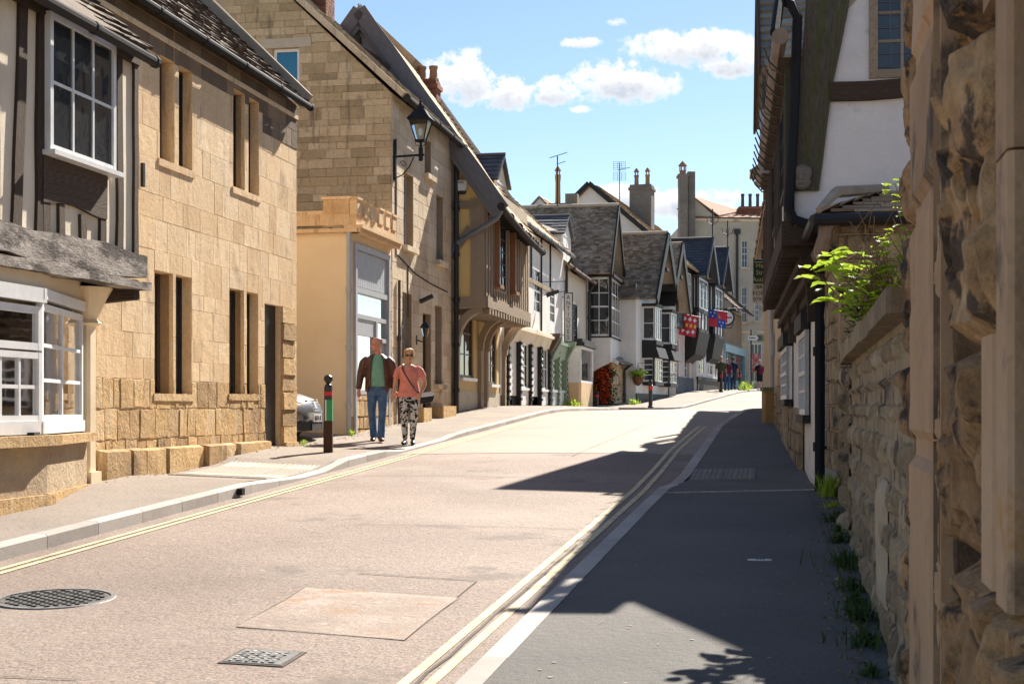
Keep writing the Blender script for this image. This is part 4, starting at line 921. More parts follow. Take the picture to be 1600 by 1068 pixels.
# close studding on the jettied front
u=uE0+.1; k=0
while u<uE1:
    if not (ewin[0]-.05<u<ewin[1]+.05): 
        mb=MB(FRONT); mb.bar([(u,JE+.02,zuE+.1),(u+random.uniform(-.03,.03),JE+.02,6.4)],.15,.06,(0,1,0),jit=.03,seg=.2); H.part('timber_stud',mb,oakp)
    else:
        mb=MB(FRONT); mb.bar([(u,JE+.02,zuE+.1),(u,JE+.02,ewin[2]-.08)],.15,.06,(0,1,0),jit=.03,seg=.2); H.part('timber_stud',mb,oakp)
    u+=.30
mb=MB(FRONT); mb.bar([(uE0,JE+.04,zuE+.1),(uE1,JE+.04,zuE+.06)],.26,.12,(0,1,0),jit=.03,seg=.3); mb.bar([(uE0,JE+.04,6.42),(uE1,JE+.04,6.36)],.16,.08,(0,1,0),jit=.02,seg=.3); H.part('jetty_beam',mb,oakp)
mb=MB()
u=uE0+.25
while u<uE1: mb.bar([(u,-JE-.1,zuE-.12),(u,.2,zuE-.12)],.13,.15,(1,0,0)); u+=.33
H.part('joist_end',mb,oakp)
# window with orange stained side shutters
W=window(H,FRONT,ewin[0],ewin[1],ewin[2],ewin[3],JE+.03,3,5,.05,.03,m=blackt,g=glass)
for x in (ewin[0]-.12,ewin[1]+.6):
    mb=MB(FRONT); mb.box(x-.06,x+.02,JE,JE+.17,ewin[2]+.05,ewin[3]+.02); mb.box(x-.10,x+.35,JE,JE+.2,ewin[2]-.03,ewin[2]+.048); H.part('window_side_board',mb,orangew)
# ground floor
gw=[rect(719,484,740,590),rect(764,516,776,600)]; holE=[(*g_,.15) for g_ in gw]
mb=MB(FRONT); mb.wall(uE0,uE1,.4,zuE,holE,0); H.part('ground_wall',mb,mat('yellow ground floor render',[(.55,.40,.19),(.64,.48,.25)],ns=1,bs=40,bump=.25,bd=.004,blk=0,fine=.08))
mb=MB(FRONT); mb.wall(uE0+.3,uE1,.4,gz(36)+.42,(),.012); H.part('plinth',mb,greystone)
for g_ in gw:
    window(H,FRONT,g_[0],g_[1],g_[2],g_[3],-.04,2,3,.07,.03,m=brownp); mb=MB(FRONT); mb.box(g_[0]-.06,g_[1]+.06,-.05,.09,g_[2]-.08,g_[2]-.003); H.part('window_sill',mb,whitep)
for px in (712,757,785,747):
    u=U(px) if px!=712 else uE0+.12
    mb=MB(FRONT); w_=.24 if px==712 else .17; mb.bar([(u,.03,.6),(u,.03,3.2)],w_,.14,(0,1,0),jit=.02,seg=.3); mb.m=None
    n=6; pts=[(u,-.06-(JE-.1)*(1-math.cos(t/n*PI/2)),3.1+.85*math.sin(t/n*PI/2)) for t in range(n+1)]; mb.bar(pts,.16,w_,(1,0,0)); H.part('jetty_post',mb,oakp)
# main roof slope & bargeboard
mb=MB(); up=(0,3.36,3.36*pitch); mb.slates((uE0-.35,-e_l,zeE+.04),(uE1+.1,-e_l+.1,zeE-.25),up,34,(.12,.24),th=.03,sag=.1); mb.slates((uE0-.35,yr+3.4,zrE-3.4*1.3),(uE1+.1,yr+3.4,zrE-3.4*1.3),(0,-3.4,3.4*1.3),9,(.4,.8)); H.part('roof',mb,tanslate)
mb=MB(); mb.bar([(uE0-.33,-e_l-.06,zeE-.1),(uE0-.33,yr,zrE-.1)],.34,.06,(1,0,0),seg=.5,jit=.02); mb.bar([(uE0-.27,-e_l+.1,zeE-.22),(uE0-.27,yr,zrE-.36)],.2,.1,(1,0,0)); mb.bar([(uE0-.33,yr,zrE-.1),(uE0-.33,yr+3.4,zrE-.1-4.4)],.32,.06,(1,0,0)); mb.bar([(uE0-.27,yr,zrE-.36),(uE0-.27,yr+3.3,zrE-.36-4.3)],.2,.1,(1,0,0))
H.part('bargeboard',mb,mat('blue grey weathered bargeboard',[(.09,.09,.105),(.17,.17,.185),(.24,.235,.24)],ns=3,bs=22,bump=.5,bd=.01,blk=0,coord='UV',stretch=(8,.8,1),fine=.25))
mb=MB(); mb.quad((uE0-.33,-e_l,zeE-.06),(uE0+.0,-e_l,zeE-.06),(uE0+.0,yr,zrE-.14),(uE0-.33,yr,zrE-.14)); mb.quad((uE0-.33,yr+3.4,zrE-4.6),(uE0,yr+3.4,zrE-4.6),(uE0,yr,zrE-.14),(uE0-.33,yr,zrE-.14)); H.part('verge_soffit',mb,leadm)
mb=MB(); mb.bar([(uE0-.25,yr-.75,zrE-1.5),(uE0-.25,yr+.35,zrE-.75)],.16,.14,(1,0,0)); mb.bar([(uE0-.15,yr+.1,zrE-.8),(uE0-.35,yr+.1,zrE-.8)],.2,.2,(0,1,0)); H.part('collar_beam',mb,oak)
gutter(H,(uE0-.45,-e_l-.05,zeE-.04),(uE1+.1,-e_l+.05,zeE-.42),gutm,.08,sag=.06)
pipe(H,[(uE0-.3,-e_l-.02,zeE-.1),(uE0-.25,-e_l+.1,zeE-.28),(uE0-.12,-.1,5.45),(uE0-.1,-.02,5.2)],.06,leadm)
mb=MB(); 
for k in range(14): mb.box(uE0+.3+k*.36,uE0+.38+k*.36,-e_l+.02,-JE,zeE-.12-.03*k*.5,zeE-.02-.03*k*.5)
H.part('rafter_foot',mb,blackt)
# slate-roofed dormer on the slope
def dormer(H,u0,u1,yf,zf,zt,yb,m_wall,m_roof,win=True,name='dormer',rf=.62):
    """gabled dormer; front face at line y=yf looking to the street"""
    mb=MB(); um=(u0+u1)/2; zr=zt+(u1-u0)*rf
    mb.poly([(u0,yf,zf),(u1,yf,zf),(u1,yf,zt),(um,yf,zr),(u0,yf,zt)]); mb.quad((u0,yf,zf),(u0,yb,zf+2),(u0,yb,zt),(u0,yf,zt)); mb.quad((u1,yf,zf),(u1,yb,zf+2),(u1,yb,zt),(u1,yf,zt))
    o=H.part(name,mb,m_wall)
    r=MB(); sl_=Vector((um-u0+.12,0,zr-zt+.07))
    r.slates((u0-.12,yf-.12,zt-.04),(u0-.12,yb,zt-.04),sl_,6,(.25,.4),th=.012,jit=.004,taper=1)
    r.slates((u1+.12,yf-.12,zt-.04),(u1+.12,yb,zt-.04),(-sl_.x,0,sl_.z),6,(.25,.4),th=.012,jit=.004,taper=1)
    r.tube([(um,yf-.13,zr+.04),(um,yb,zr+.04)],.05,6)
    H.part('dormer_roof',r,m_roof,o)
    if win: window(H,lambda s,d,z:(s,yf-d,z),u0+.15,u1-.15,zf+.25,zt-.02,.02,2,2,.05,.03,parent=o)
    return o
ud=U(766,0)+.5; dormer(H,ud-.4,ud+1.2,-.1,6.5,7.7,2.2,cream,welsh,rf=.45)
chimney(H,uE0+5.3,1.95,8.4,10.5,.5,.6,brick,pots=((0,.16),(0,-.16)),pot_h=.4)

# ---------------------------------------------------------------- F: white half timbered shops
uF0=uE1-.1; uF1=U(881)
H=Thing('white_shop_house','long white half timbered house above dark fronted antique shops','house',LL,(uF0,0,gz(43)))
zeF=7.0; zfa=3.95
def rF(px0,y0,px1,y1): return rect(px0,y0,px1,y1)
w1=rF(848,430,861,492); w2=rF(861.5,448,869,505); 
fw_=[(U(834),U(845),LL.Z(490,U(840)),LL.Z(420,U(840)),.1),(U(859),U(867),LL.Z(505,U(863)),LL.Z(447,U(863)),.1)]
mb=MB(FRONT); mb.wall(uF0,uF1,2,zeF,fw_,0); mb.m=None; mb.quad((uF1,0,0),(uF1,6,0),(uF1,6,zeF),(uF1,0,zeF)); mb.poly([(uF1,0,zeF),(uF1,6,zeF),(uF1,3,9.9)]);mb.quad((uF0,6,0),(uF1,6,0),(uF1,6,zeF),(uF0,6,zeF)); mb.poly([(uF0,-.1,zeF),(uF0,6,zeF),(uF0,3,9.9)]); mb.quad((uF0,0,0),(uF0,6,0),(uF0,6,zeF),(uF0,0,zeF))
H.part('upper_wall',mb,whiter)
for a in fw_: window(H,FRONT,a[0],a[1],a[2],a[3],.0,2,4,.07,.03,sash=True)
for px in (817,829,845,859):
    u=U(px); mb=MB(FRONT); mb.bar([(u,.02,zfa+.1 if px in(817,845) else 5.5),(u,.02,zeF)],.10,.05,(0,1,0),jit=.02,seg=.4); H.part('timber_stud',mb,blackt)
mb=MB(FRONT); mb.bar([(uF0,.02,5.55),(U(858),.02,5.5)],.14,.05,(0,1,0),jit=.03,seg=.4); H.part('timber_rail',mb,oakp)
roofpair(H,uF0-.2,uF1+.1,-.3,zeF+.0,3,10.1,24,tanslate,wd=(.14,.28),sag=.12,th=.03)
gutter(H,(uF0,-.35,zeF-.05),(uF1+.1,-.35,zeF-.1),blackm,.06); pipe(H,[(uF1,-.33,zeF-.1),(uF1,-.1,zeF-.4),(uF1,-.1,1.6)],.05)
# shopfronts
def shopfront(H,u0,u1,bays,m,gm,zb,zf0,zf1,fascia,d=.12,cur=True,doors=(),cm=None):
    mb=MB(FRONT); mb.box(u0,u1,.0,.08,zf0,zf1); mb.box(u0-.05,u1+.05,0,.28,zf1,zf1+.09); mb.box(u0-.03,u1+.03,0,.2,zf1+.09,zf1+.16); mb.prism([(u0,.08,zf0),(u0,.2,zf1),(u0,.08,zf1)],(u1-u0,0,0)); H.part('fascia',mb,fascia)
    w_=(u1-u0)/bays
    for i in range(bays+1):
        mb=MB(FRONT); u=u0+i*w_; mb.box(u-.09,u+.09,.0,d,zb,zf0+.02)
        for k in range(9): mb.box(u-.1,u+.1,d,d+.035,zb+.25+k*.2,zb+.33+k*.2)
        H.part('pilaster',mb,m)
    for u in (u0,u1):
        mb=MB(FRONT); mb.prism([(u-.12,.0,zf0-.1),(u-.12,.12,zf0-.1),(u-.12,.22,zf1-.3),(u-.12,.42,zf1+.05),(u-.12,.45,zf1+.2),(u-.12,0,zf1+.2)],(.24,0,0)); H.part('console_bracket',mb,brownp if m is blackt else m)
    for i in range(bays):
        a=u0+i*w_+.09;b=u0+(i+1)*w_-.09
        if i in doors:
            mb=MB(FRONT); mb.box(a,b,-.6,-.5,zb,zf0); H.part('shop_door',mb,doorm); continue
        mb=MB(FRONT); mb.box(a,b,-.02,.04,zb,zb+.55); mb.box(a,b,.0,.09,zb+.55,zb+.62); H.part('stall_riser',mb,whiter if m is blackt else greyp)
        window(H,FRONT,a,b,zb+.62,zf0,.03,3,2,.05,.03,m=gm,g=glassT)
        interior(H,FRONT,a,b,zb+.62,zf0,-.05,.9,midin if i%2 else darkin)
        if cur:
            mb=MB(FRONT); n=26
            for k in range(n):
                if k%6==5: continue
                x=a+(b-a)*k/n;y=a+(b-a)*(k+1)/n; mb.quad((x,-.12-.03*(k%2),zb+.6),(y,-.12-.03*((k+1)%2),zb+.6),(y,-.12-.03*((k+1)%2),zf0),(x,-.12-.03*(k%2),zf0))
            H.part('curtain',mb,cm or curtain)
uS1=U(855); zb=gz(44)-.05
mb=MB(FRONT); mb.box(uF0,uF1,-3,-2.9,1,4); H.part('shop_back_wall',mb,darkin)
shopfront(H,U(788)+.1,uS1,4,blackt,whitep,gz(42)-.1,3.55,3.86,creamr,doors=(0,2))
shopfront(H,uS1+.35,uF1-.1,2,greenp,greenp,gz(46)-.1,3.3,3.75,greenp,cur=False)
mb=MB(); chimney(H,60.2,1.75,7.5,10.1,.75,.75,brick,pots=((0,0),),pot_h=1.25,cap='hood',potm=mat('buff clay pot',[(.35,.2,.08),(.45,.28,.14)],blk=.2,ns=3))

# ---------------------------------------------------------------- G: cream rendered house
uG0=uF1+.02; uG1=U(916)
H=Thing('cream_cottage','cream rendered cottage with small bay shop window beside the white half timbered house','house',LL,(uG0,0,gz(51)))
zeG=6.55; gwn=[(U(894),U(902),LL.Z(555,U(898)),LL.Z(475,U(898)),.08),(U(905),U(909),LL.Z(545,U(907)),LL.Z(480,U(907)),.08)]
mb=MB(FRONT); mb.wall(uG0,uG1,.8,zeG,[gwn[0]],0); mb.m=None; mb.quad((uG0,0,1),(uG0,6,1),(uG0,6,zeG),(uG0,0,zeG)); mb.quad((uG0,6,0),(uG1,6,0),(uG1,6,zeG),(uG0,6,zeG)); H.part('wall',mb,mat('pale cream render',[(.56,.51,.42),(.66,.61,.52)],ns=.8,bs=30,bump=.25,blk=0,fine=.06,stain=(.45,.36,.25),sts=.7))
window(H,FRONT,*gwn[0][:4],0.0,1,2,.07,.03,m=blackt); mb=MB(FRONT); mb.box(gwn[0][0]-.1,gwn[0][1]+.4,.0,.12,gwn[0][2]-.5,gwn[0][2]-.02); H.part('window_box_panel',mb,whiter)
roofpair(H,uG0-.1,uG1+.1,-.3,zeG,3,9.2,18,tanslate,wd=(.16,.3)); gutter(H,(uG0,-.36,zeG-.05),(uG1,-.36,zeG-.1),brownp,.06); pipe(H,[(uG1-.05,-.3,zeG-.15),(uG1-.05,-.12,zeG-.4),(uG1-.05,-.12,1.6)],.06)
dormer(H,uG0+.5,uG0+2.6,.15,6.6,7.85,1.9,whiter,welsh,rf=.33)
a,b=U(886),U(906); mb=MB(FRONT); mb.bbox(a,b,0,.5,1.0,2.55,.08); H.part('bay_base',mb,ashlar); zb0=2.55
mb=MB(FRONT); mb.box(a,a+.08,.0,.5,zb0,3.85);mb.box(b-.08,b,0,.5,zb0,3.85);mb.box(a+.08,b-.08,.0,.5,3.75,3.85);mb.box(a+.08,b-.08,0,.5,zb0,zb0+.08); W=H.part('bay_window',mb,whitep)
mb=MB(FRONT); mb.box(a+.08,b-.08,.4,.41,zb0+.08,3.75); mb.m=None; mb.box(a+.03,a+.04,-.45,0,zb0+.05,3.8); H.part('pane',mb,glass,W)
mb=MB(FRONT); mb.box(a-.12,b+.12,0,.64,3.85,3.98); mb.box(a-.06,b+.06,0,.56,3.98,4.1); H.part('bay_roof',mb,blackt)

# ---------------------------------------------------------------- H: slate gabled house with oriel
uH0=uG1+.02; uH1=U(938)
H=Thing('oriel_house','narrow house with grey slated cross gable and white oriel window over the pavement','house',LL,(uH0,0,gz(57)))
zeH=6.7
mb=MB(FRONT); hh=[(U(927),U(932),LL.Z(590,U(930)),LL.Z(535,U(930)),.08)]; mb.wall(uH0,uH1,.8,7.2,hh,0); mb.m=END(uH0); mb.wall(0,5,.8,7.2,(),0); mb.m=None; mb.quad((uH1,0,0),(uH1,5,0),(uH1,5,7.2),(uH1,0,7.2)); um=(uH0+uH1)/2; 
mb.poly([(uH0,-.02,7.2),(uH1,-.02,7.2),(um,-.02,9.5)]); H.part('wall',mb,creamr)
window(H,FRONT,*hh[0][:4],0.0,1,3,.06,.03)
yb=5.0; rise=9.75-6.85; mb=MB(); half=um-uH0+.25
mb.slates((uH0-.25,-1.0,6.85),(uH0-.25,7.5,6.85),(half,0,rise),34,(.12,.26),th=.035,jit=.03); mb.slates((uH1+.25,-1.0,6.85),(uH1+.25,7.5,6.85),(-half,0,rise),14,(.2,.4),th=.03); mb.tube([(um,-1.0,9.8),(um,7.5,9.8)],.09,6); H.part('roof',mb,slate)
mb=MB(); mb.bar([(uH0-.28,-1.02,6.8),(um,-1.02,9.7)],.25,.06,(0,1,0)); mb.bar([(uH1+.28,-1.02,6.8),(um,-1.02,9.7)],.25,.06,(0,1,0)); H.part('bargeboard',mb,blackt)
oa,ob=uH0+.35,uH1-.35; oz0=LL.Z(525,uH0+2,.9); oz1=LL.Z(418,uH0+2,.9); oz0=4.45;oz1=6.75
mb=MB(FRONT); mb.box(oa,ob,0,.9,oz0-1.0,oz0); mb.prism([(oa,0,oz0-1.45),(oa,.85,oz0-1.0),(oa,0,oz0-1.0)],(ob-oa,0,0)); H.part('oriel_base',mb,whiter)
W=window(H,FRONT,oa,ob,oz0,oz1,.9,4,4,.08,.035,sash=True,name='oriel_window'); window(H,END(oa),-.9,0,oz0,oz1,.0,2,4,.08,.035,sash=True,name='oriel_window')
mb=MB(FRONT); mb.box(oa-.06,ob+.06,0,1.05,oz1,oz1+.12); mb.bar([(oa-.02,.9,oz0-.02),(oa-.02,.9,oz1)],.12,.1,(0,1,0)); mb.box(oa-.03,ob+.03,0,.95,oz0-.06,oz0-.005); H.part('oriel_frame',mb,blackt)
pipe(H,[(uH0+.1,-.12,6.9),(uH0+.1,-.12,1.6)],.06)
mb=MB(); mb.bbox(59.0,59.4,.8,1.2,8.0,9.95,.05); mb.box(58.95,59.45,.75,1.25,9.95,10.4); H.part('chimney',mb,chimst)
# ============================================================ RIGHT SIDE (near building, garden wall, timber houses)
V=LR.U
RL=LR
def YEr(px,u): k=(px-CX)/F; return (RL.ox+RL.s*u-k*RL.c*u)/(RL.c+k*RL.s)
def ZEr(py,u,y): return CZ-(py-HY)/F*(RL.c*u+RL.s*y)
gr=lambda u,y=0: zpr(LR.w(u,y).x,LR.w(u,y).y)
# displaced rough stone patch
def rough_patch(mb,s0,s1,z0,z1,d,amp,seed,res=.03,col=None,fr=4.0,bulge=.05):
    nx=max(2,int((s1-s0)/res)); nz=max(2,int((z1-z0)/res)); vs=[]
    for j in range(nz+1):
        for i in range(nx+1):
            a=i/nx;b=j/nz; s=s0+(s1-s0)*a; z=z0+(z1-z0)*b
            e=min(1,min(a,1-a)*(s1-s0)/.05)*min(1,min(b,1-b)*(z1-z0)/.05)
            p=Vector((s*fr,z*fr,seed)); h=noise.fractal(p,1.0,2.1,5)*amp+noise.noise(p*.6)*amp
            vd,vp=noise.voronoi(p*.75); q_=vp[0]; hs_=noise.noise_vector(q_*7.31); r=-amp*(hs_.x*1.1+(p.x*.75-q_.x)*hs_.y*1.6+(p.y*.75-q_.y)*hs_.z*1.6)+max(0,.10-(vd[1]-vd[0]))*amp*4; h*=.55
            vs.append((s,d-.03*(1-e)+e*(bulge+h-r),z))
    mb.add(vs,[(j*(nx+1)+i,j*(nx+1)+i+1,(j+1)*(nx+1)+i+1,(j+1)*(nx+1)+i) for j in range(nz) for i in range(nx)],col or (random.random(),random.random(),0,1))
dressed=mat('dressed tan sandstone',[(.22,.14,.08),(.37,.235,.135),(.46,.31,.19),(.5,.37,.25)],ns=1.2,bs=24,bump=.4,bd=.02,blk=.4,stain=(.07,.055,.045),sts=1.4,stth=(.56,.66),fine=.22,stain2=(.42,.22,.07))
# ---------------------------------------------------------------- near stone building
H=Thing('gatehouse','dark weathered sandstone building with rough quoins close beside the camera on the right','building',LR,(.4,0,0))
mb=MB(FRONTR); mb.wall(.4,5.72,-.3,7.5,(),-.16); mb.m=None; mb.quad((5.72,-.16,-.3),(5.72,-6,-.3),(5.72,-6,7.5),(5.72,-.16,7.5)); mb.quad((.4,-.16,-.3),(.4,-6,-.3),(.4,-6,7.5),(.4,-.16,7.5)); mb.quad((.4,-6,-.3),(5.72,-6,-.3),(5.72,-6,7.5),(.4,-6,7.5)); mb.quad((.4,-6,7.5),(5.72,-6,7.5),(5.72,-.16,7.5),(.4,-.16,7.5)); H.part('wall_core',mb,nearstone)
random.seed(11)
mb=MB(FRONTR); z=-.2; k=0; ext=(2.5,2.62,2.55,3.25,3.07,3.2,3.3,3.07,3.1,3.3,3.07,3.2,3.07,3.3,3.07,3.1,3.2); hs=(.46,.62,.38,.55,.7,.42,.5,.64,.4,.58,.5,.66,.44,.6,.5,.6,.5)
sm_=MB(FRONTR)
for h in hs:
    a0_=ext[k]
    rough_patch(mb,a0_,3.90+random.uniform(-.05,.05),z+.006,z+h-.006,-.05,.055,k*3.7,res=.016,fr=6,bulge=.05)
    if a0_>3.08: sm_.bbox(3.05,a0_-.004,-.2,.0+random.uniform(-.003,.003),z+.004,z+h-.004,.01)
    k+=1; z+=h
H.part('rough_quoin_stones',mb,nearstone)
z=1.24
while z<7.4:
    h=random.uniform(.6,1.1); sm_.bbox(2.86,3.045,-.16,-.005+random.uniform(-.003,.003),z+.003,z+h-.003,.012); z+=h
H.part('dressed_jamb',sm_,dressed)
mb=MB(FRONTR); z=-.2
while z<7.4:
    h=random.uniform(.3,.5); rough_patch(mb,1.6,2.85,z+.006,z+h-.006,-.11,.03,z*5+2,res=.03); z+=h
H.part('rough_facing_stones',mb,nearstone)
mb=MB(FRONTR); z=-.2
while z<7.4:
    h=random.uniform(.5,.95); j=random.uniform(-.004,.004); rough_patch(mb,4.432,5.36,z+.004,z+h-.004,-.035+j,.005,z*7+3,res=.03,fr=5,bulge=.03); z+=h
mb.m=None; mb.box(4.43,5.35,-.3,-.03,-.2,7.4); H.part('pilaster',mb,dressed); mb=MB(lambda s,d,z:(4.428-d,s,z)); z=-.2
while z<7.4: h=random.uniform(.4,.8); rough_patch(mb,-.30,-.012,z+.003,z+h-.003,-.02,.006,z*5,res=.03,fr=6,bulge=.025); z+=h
mb.m=None; H.part('dark_return',mb,mat('dark mottled sandstone',[(.03,.024,.018),(.09,.062,.042),(.24,.155,.09)],ns=1.1,bs=20,bump=.8,bd=.02,blk=.2,fine=.5,stain=(.30,.19,.105),sts=1.0,stth=(.48,.58)))  # pilaster return face gets a darker stone colour than its front
mb=MB(FRONTR); z=-.2; k=0
while z<7.4:
    h=random.choice((.28,.34,.4,.5)); rough_patch(mb,5.36,5.72+(.04 if k%2 else 0),z+.006,z+h-.006,-.05,.03,k*2.3+40,res=.02,fr=8,bulge=.04); k+=1; z+=h
H.part('end_quoin_stones',mb,nearstone)
# ---------------------------------------------------------------- garden wall
H=Thing('garden_wall','rubble stone garden wall with flat coping along the shaded pavement','wall',LR,(5.75,0,gr(10)))
ub=12.3; ue=15.7
mb=MB(FRONTR); mb.box(5.76,ub,-.34,-.055,-.1,2.05); mb.box(ub,ue,-.34,-.06,-.1,1.93); H.part('wall_core',mb,wallstone)
mb=MB(FRONTR)
def rub(mb,s0,s1,z0,z1,d,seed):
    z=z0;r=0
    while z<z1-.03:
        h=min(random.uniform(.10,.27),z1-z); x=s0
        if z1-(z+h)<.06: h=z1-z
        while x<s1-.02:
            l=random.uniform(.16,.46); q=min(x+l,s1)
            rough_patch(mb,x+.007,q-.007,z+.007,z+h-.007,d+random.uniform(-.018,.012),.02,seed+r,res=.04,fr=6,bulge=.035); r+=1.7; x=q
        z+=h
rub(mb,5.76,ub-.02,-.05,2.02,-.06,100); rub(mb,ub,ue,.1,1.9,-.07,300)
H.part('rubble_stones',mb,wallstone)
mb=MB(FRONTR); 
z=.2
while z<2.0: h=random.uniform(.2,.35); rough_patch(mb,ub-.05,ub+.30,z,min(z+h,2.03)-.01,-.0,.02,z*9,res=.035); z+=h
H.part('pier_stones',mb,wallstone)
mb=MB(FRONTR); u=5.8
while u<ub: l=random.uniform(.6,.95); mb.bbox(u+.004,min(u+l,ub+.1)-.004,-.38,.045+random.uniform(-.01,.012),2.03,2.14+random.uniform(-.008,.008),.02); u+=l
while u<ue: l=random.uniform(.4,.6); mb.bbox(u+.004,min(u+l,ue)-.004,-.38,.03+random.uniform(-.01,.01),1.91,2.0,.015); u+=l
H.part('coping',mb,wallstone)
mb=MB(FRONTR)
rough_patch(mb,7.3,7.72,.62,1.28,-.018,.006,77,res=.03,bulge=.012)
H.part('limewash_patch',mb,mat('old pale lime patch',[(.35,.27,.18),(.48,.40,.30)],ns=4,bs=30,bump=.6,blk=0))
LS=Line(.95,.153); RL=LS
gr=lambda u,y=0: zpr(LS.w(u,y).x,LS.w(u,y).y)
# ---------------------------------------------------------------- R1 timber house
r0=15.62; r1=24.6; J=.27
H=Thing('jettied_timber_house','black and white timber framed house with huge mossy corner post on the shaded right side','house',LS,(r0,0,gr(18)))
zj=3.55; ze=5.4
pw=2.9 # depth to ridge
mb=MB(END(r0)); hw=(-1.75,YEr(1358,r0),ZEr(122,r0,-.8),6.3,.08)
mb.wall(-6,J,zj-.0,8.0,[hw],0,clip=[(-6,zj),(J,zj),(J,ze+.1),(-pw+J,ze+.05+pw*1.1),(-6,ze+.1)]); mb.m=FRONTR; 
fwn=[(r0+1.3,r0+2.6,4.2,5.3,.06),(r0+4.5,r0+6,4.2,5.3,.06)]
mb.wall(r0,r1,zj,ze+.1,fwn,J); H.part('upper_wall',mb,plaster)
mb=MB(); mb.quad((r0,J,zj),(r1,J,zj),(r1,-.1,zj),(r0,-.1,zj)); mb.quad((r1,J,zj),(r1,-6,zj),(r1,-6,ze),(r1,J,ze)); mb.poly([(r1,J,ze),(r1,-6,ze),(r1,-pw+J,ze+pw*1.1)]); mb.quad((r0,-6,0),(r1,-6,0),(r1,-6,ze),(r0,-6,ze)); H.part('jetty_underside',mb,oak)
# curved corner post
M=END(r0); mb=MB(M)
n=14; vs=[]
def edge(px,py): y=YEr(px,r0); return y
L_=[(1240,300),(1243,250),(1246,200),(1250,140),(1254,80),(1258,20),(1262,-60)]; R_=[(1279,302),(1286,250),(1292,200),(1300,140),(1313,80),(1325,20),(1338,-60)]
n=len(L_); vs=[];uvs=[];fs=[]
for (lx,ly),(rx,ry) in zip(L_,R_):
    ya=YEr(lx,r0); yb2=YEr(rx,r0); z=ZEr(ly,r0,.3); vs+=[(J+.02 if False else ya,.05,z),(yb2,.05,z),(yb2,-.02,z),(ya,-.02,z)]
for i in range(n-1):
    for k in range(4):
        k2=(k+1)%4; fs.append((i*4+k,i*4+k2,(i+1)*4+k2,(i+1)*4+k)); a=k*.35; uvs.append([(a,vs[i*4][2]),(a+.4,vs[i*4][2]),(a+.4,vs[i*4+4][2]),(a,vs[i*4+4][2])])
mb.add(vs,fs,(.5,.5,.5,1),uvs); mb.m=None; mb.bar([(r0+.1,J+.02,zj-.1),(r0+.1,J+.02,ze)],.22,.1,(0,1,0)); H.part('corner_post',mb,oakgreen)
zr_=ZEr(143,r0,-.5); tb(H,(YEr(1296,r0),.03,zr_),(-2.5,.03,zr_+.05),.2,oak,M,name='timber_rail'); 
tb(H,(J+.03,.02,zj-.04),(-3,.02,zj+.12),.2,oak,M,th=.12,name='sill_beam'); tb(H,(YEr(1368,r0),.035,3.9),(YEr(1363,r0),.035,5.4),.10,oak,M,name='timber_stud') if False else None
window(H,M,hw[0],hw[1],hw[2],hw[3],.03,4,3,.09,.03,m=oakp,g=glass)
mb=MB(M); x=hw[0]
for i in range(9):
    for s_ in (1,-1):
        mb.tube([(hw[0]+.1+i*.11,.012,hw[2]+.1),(hw[0]+.1+i*.11,.012,hw[3]-.05)],.005,4) if s_>0 else None
for i in range(10): z=hw[2]+.12+i*.14; mb.tube([(hw[0]+.08,.012,z),(hw[1]-.08,.012,z)],.005,4)
H.part('leaded_lights',mb,leadm)
# carved head boss at foot of post
mb=MB(M); yb_=YEr(1254,r0)+.02; zb_=ZEr(280,r0,.3)
mb.lathe([(.02,-.13),(.07,-.11),(.09,-.06),(.075,-.02),(.10,.02),(.12,.06),(.10,.11),(.05,.14),(.01,.15)],(0,0,0),10) if False else None
mb=MB(lambda x,y,z:(r0-.07-y*.6,yb_+x,zb_+z)); mb.lathe([(.03,-.13),(.08,-.11),(.11,-.06),(.10,-.02),(.115,.03),(.12,.07),(.10,.11),(.05,.14),(.01,.15)],(0,0,0),12); mb.lathe([(.005,-.03),(.03,-.02),(.02,.03),(.005,.04)],(0,.11,0),6); mb.lathe([(.005,-.01),(.02,0),(.005,.01)],(-.045,.105,.03),6); mb.lathe([(.005,-.01),(.02,0),(.005,.01)],(.045,.105,.03),6); mb.lathe([(.005,-.01),(.035,0),(.005,.01)],(0,.10,-.065),6); H.part('carved_boss',mb,chimst)
# front timbers
u=r0+.45
while u<r1:
    if not any(a[0]-.05<u<a[1]+.05 for a in fwn): tb(H,(u,J+.02,zj),(u,J+.02,ze),.14,oak,FRONTR,name='timber_stud')
    u+=.42
for a in fwn: window(H,FRONTR,a[0],a[1],a[2],a[3],J+.04,4,3,.06,.03,m=blackt)
mb=MB(); mb.bar([(r0-.02,J+.04,zj),(r1,J+.04,zj)],.26,.14,(0,1,0),jit=.03,seg=.3); H.part('jetty_beam',mb,oak)
mb=MB()
for k in range(20): u=r0+.25+k*.45; mb.bar([(u,J+.1,zj-.17),(u,-.1,zj-.17)],.12,.16,(1,0,0))
for z,yy in ((zj-.32,.2),(zj-.48,.13),(zj-.62,.06)): mb.box(r0+.05,r1,-.1,yy,z-.06,z+.04)
H.part('joist_end',mb,oak)
for k in range(4):
    mb=MB(); u=r0+.2+k*2.6; n=6; mb.bar([(u,.02+(J-.1)*(1-math.cos(t/n*PI/2)),2.6+.85*math.sin(t/n*PI/2)) for t in range(n+1)],.14,.14,(1,0,0)); H.part('jetty_bracket',mb,oak)
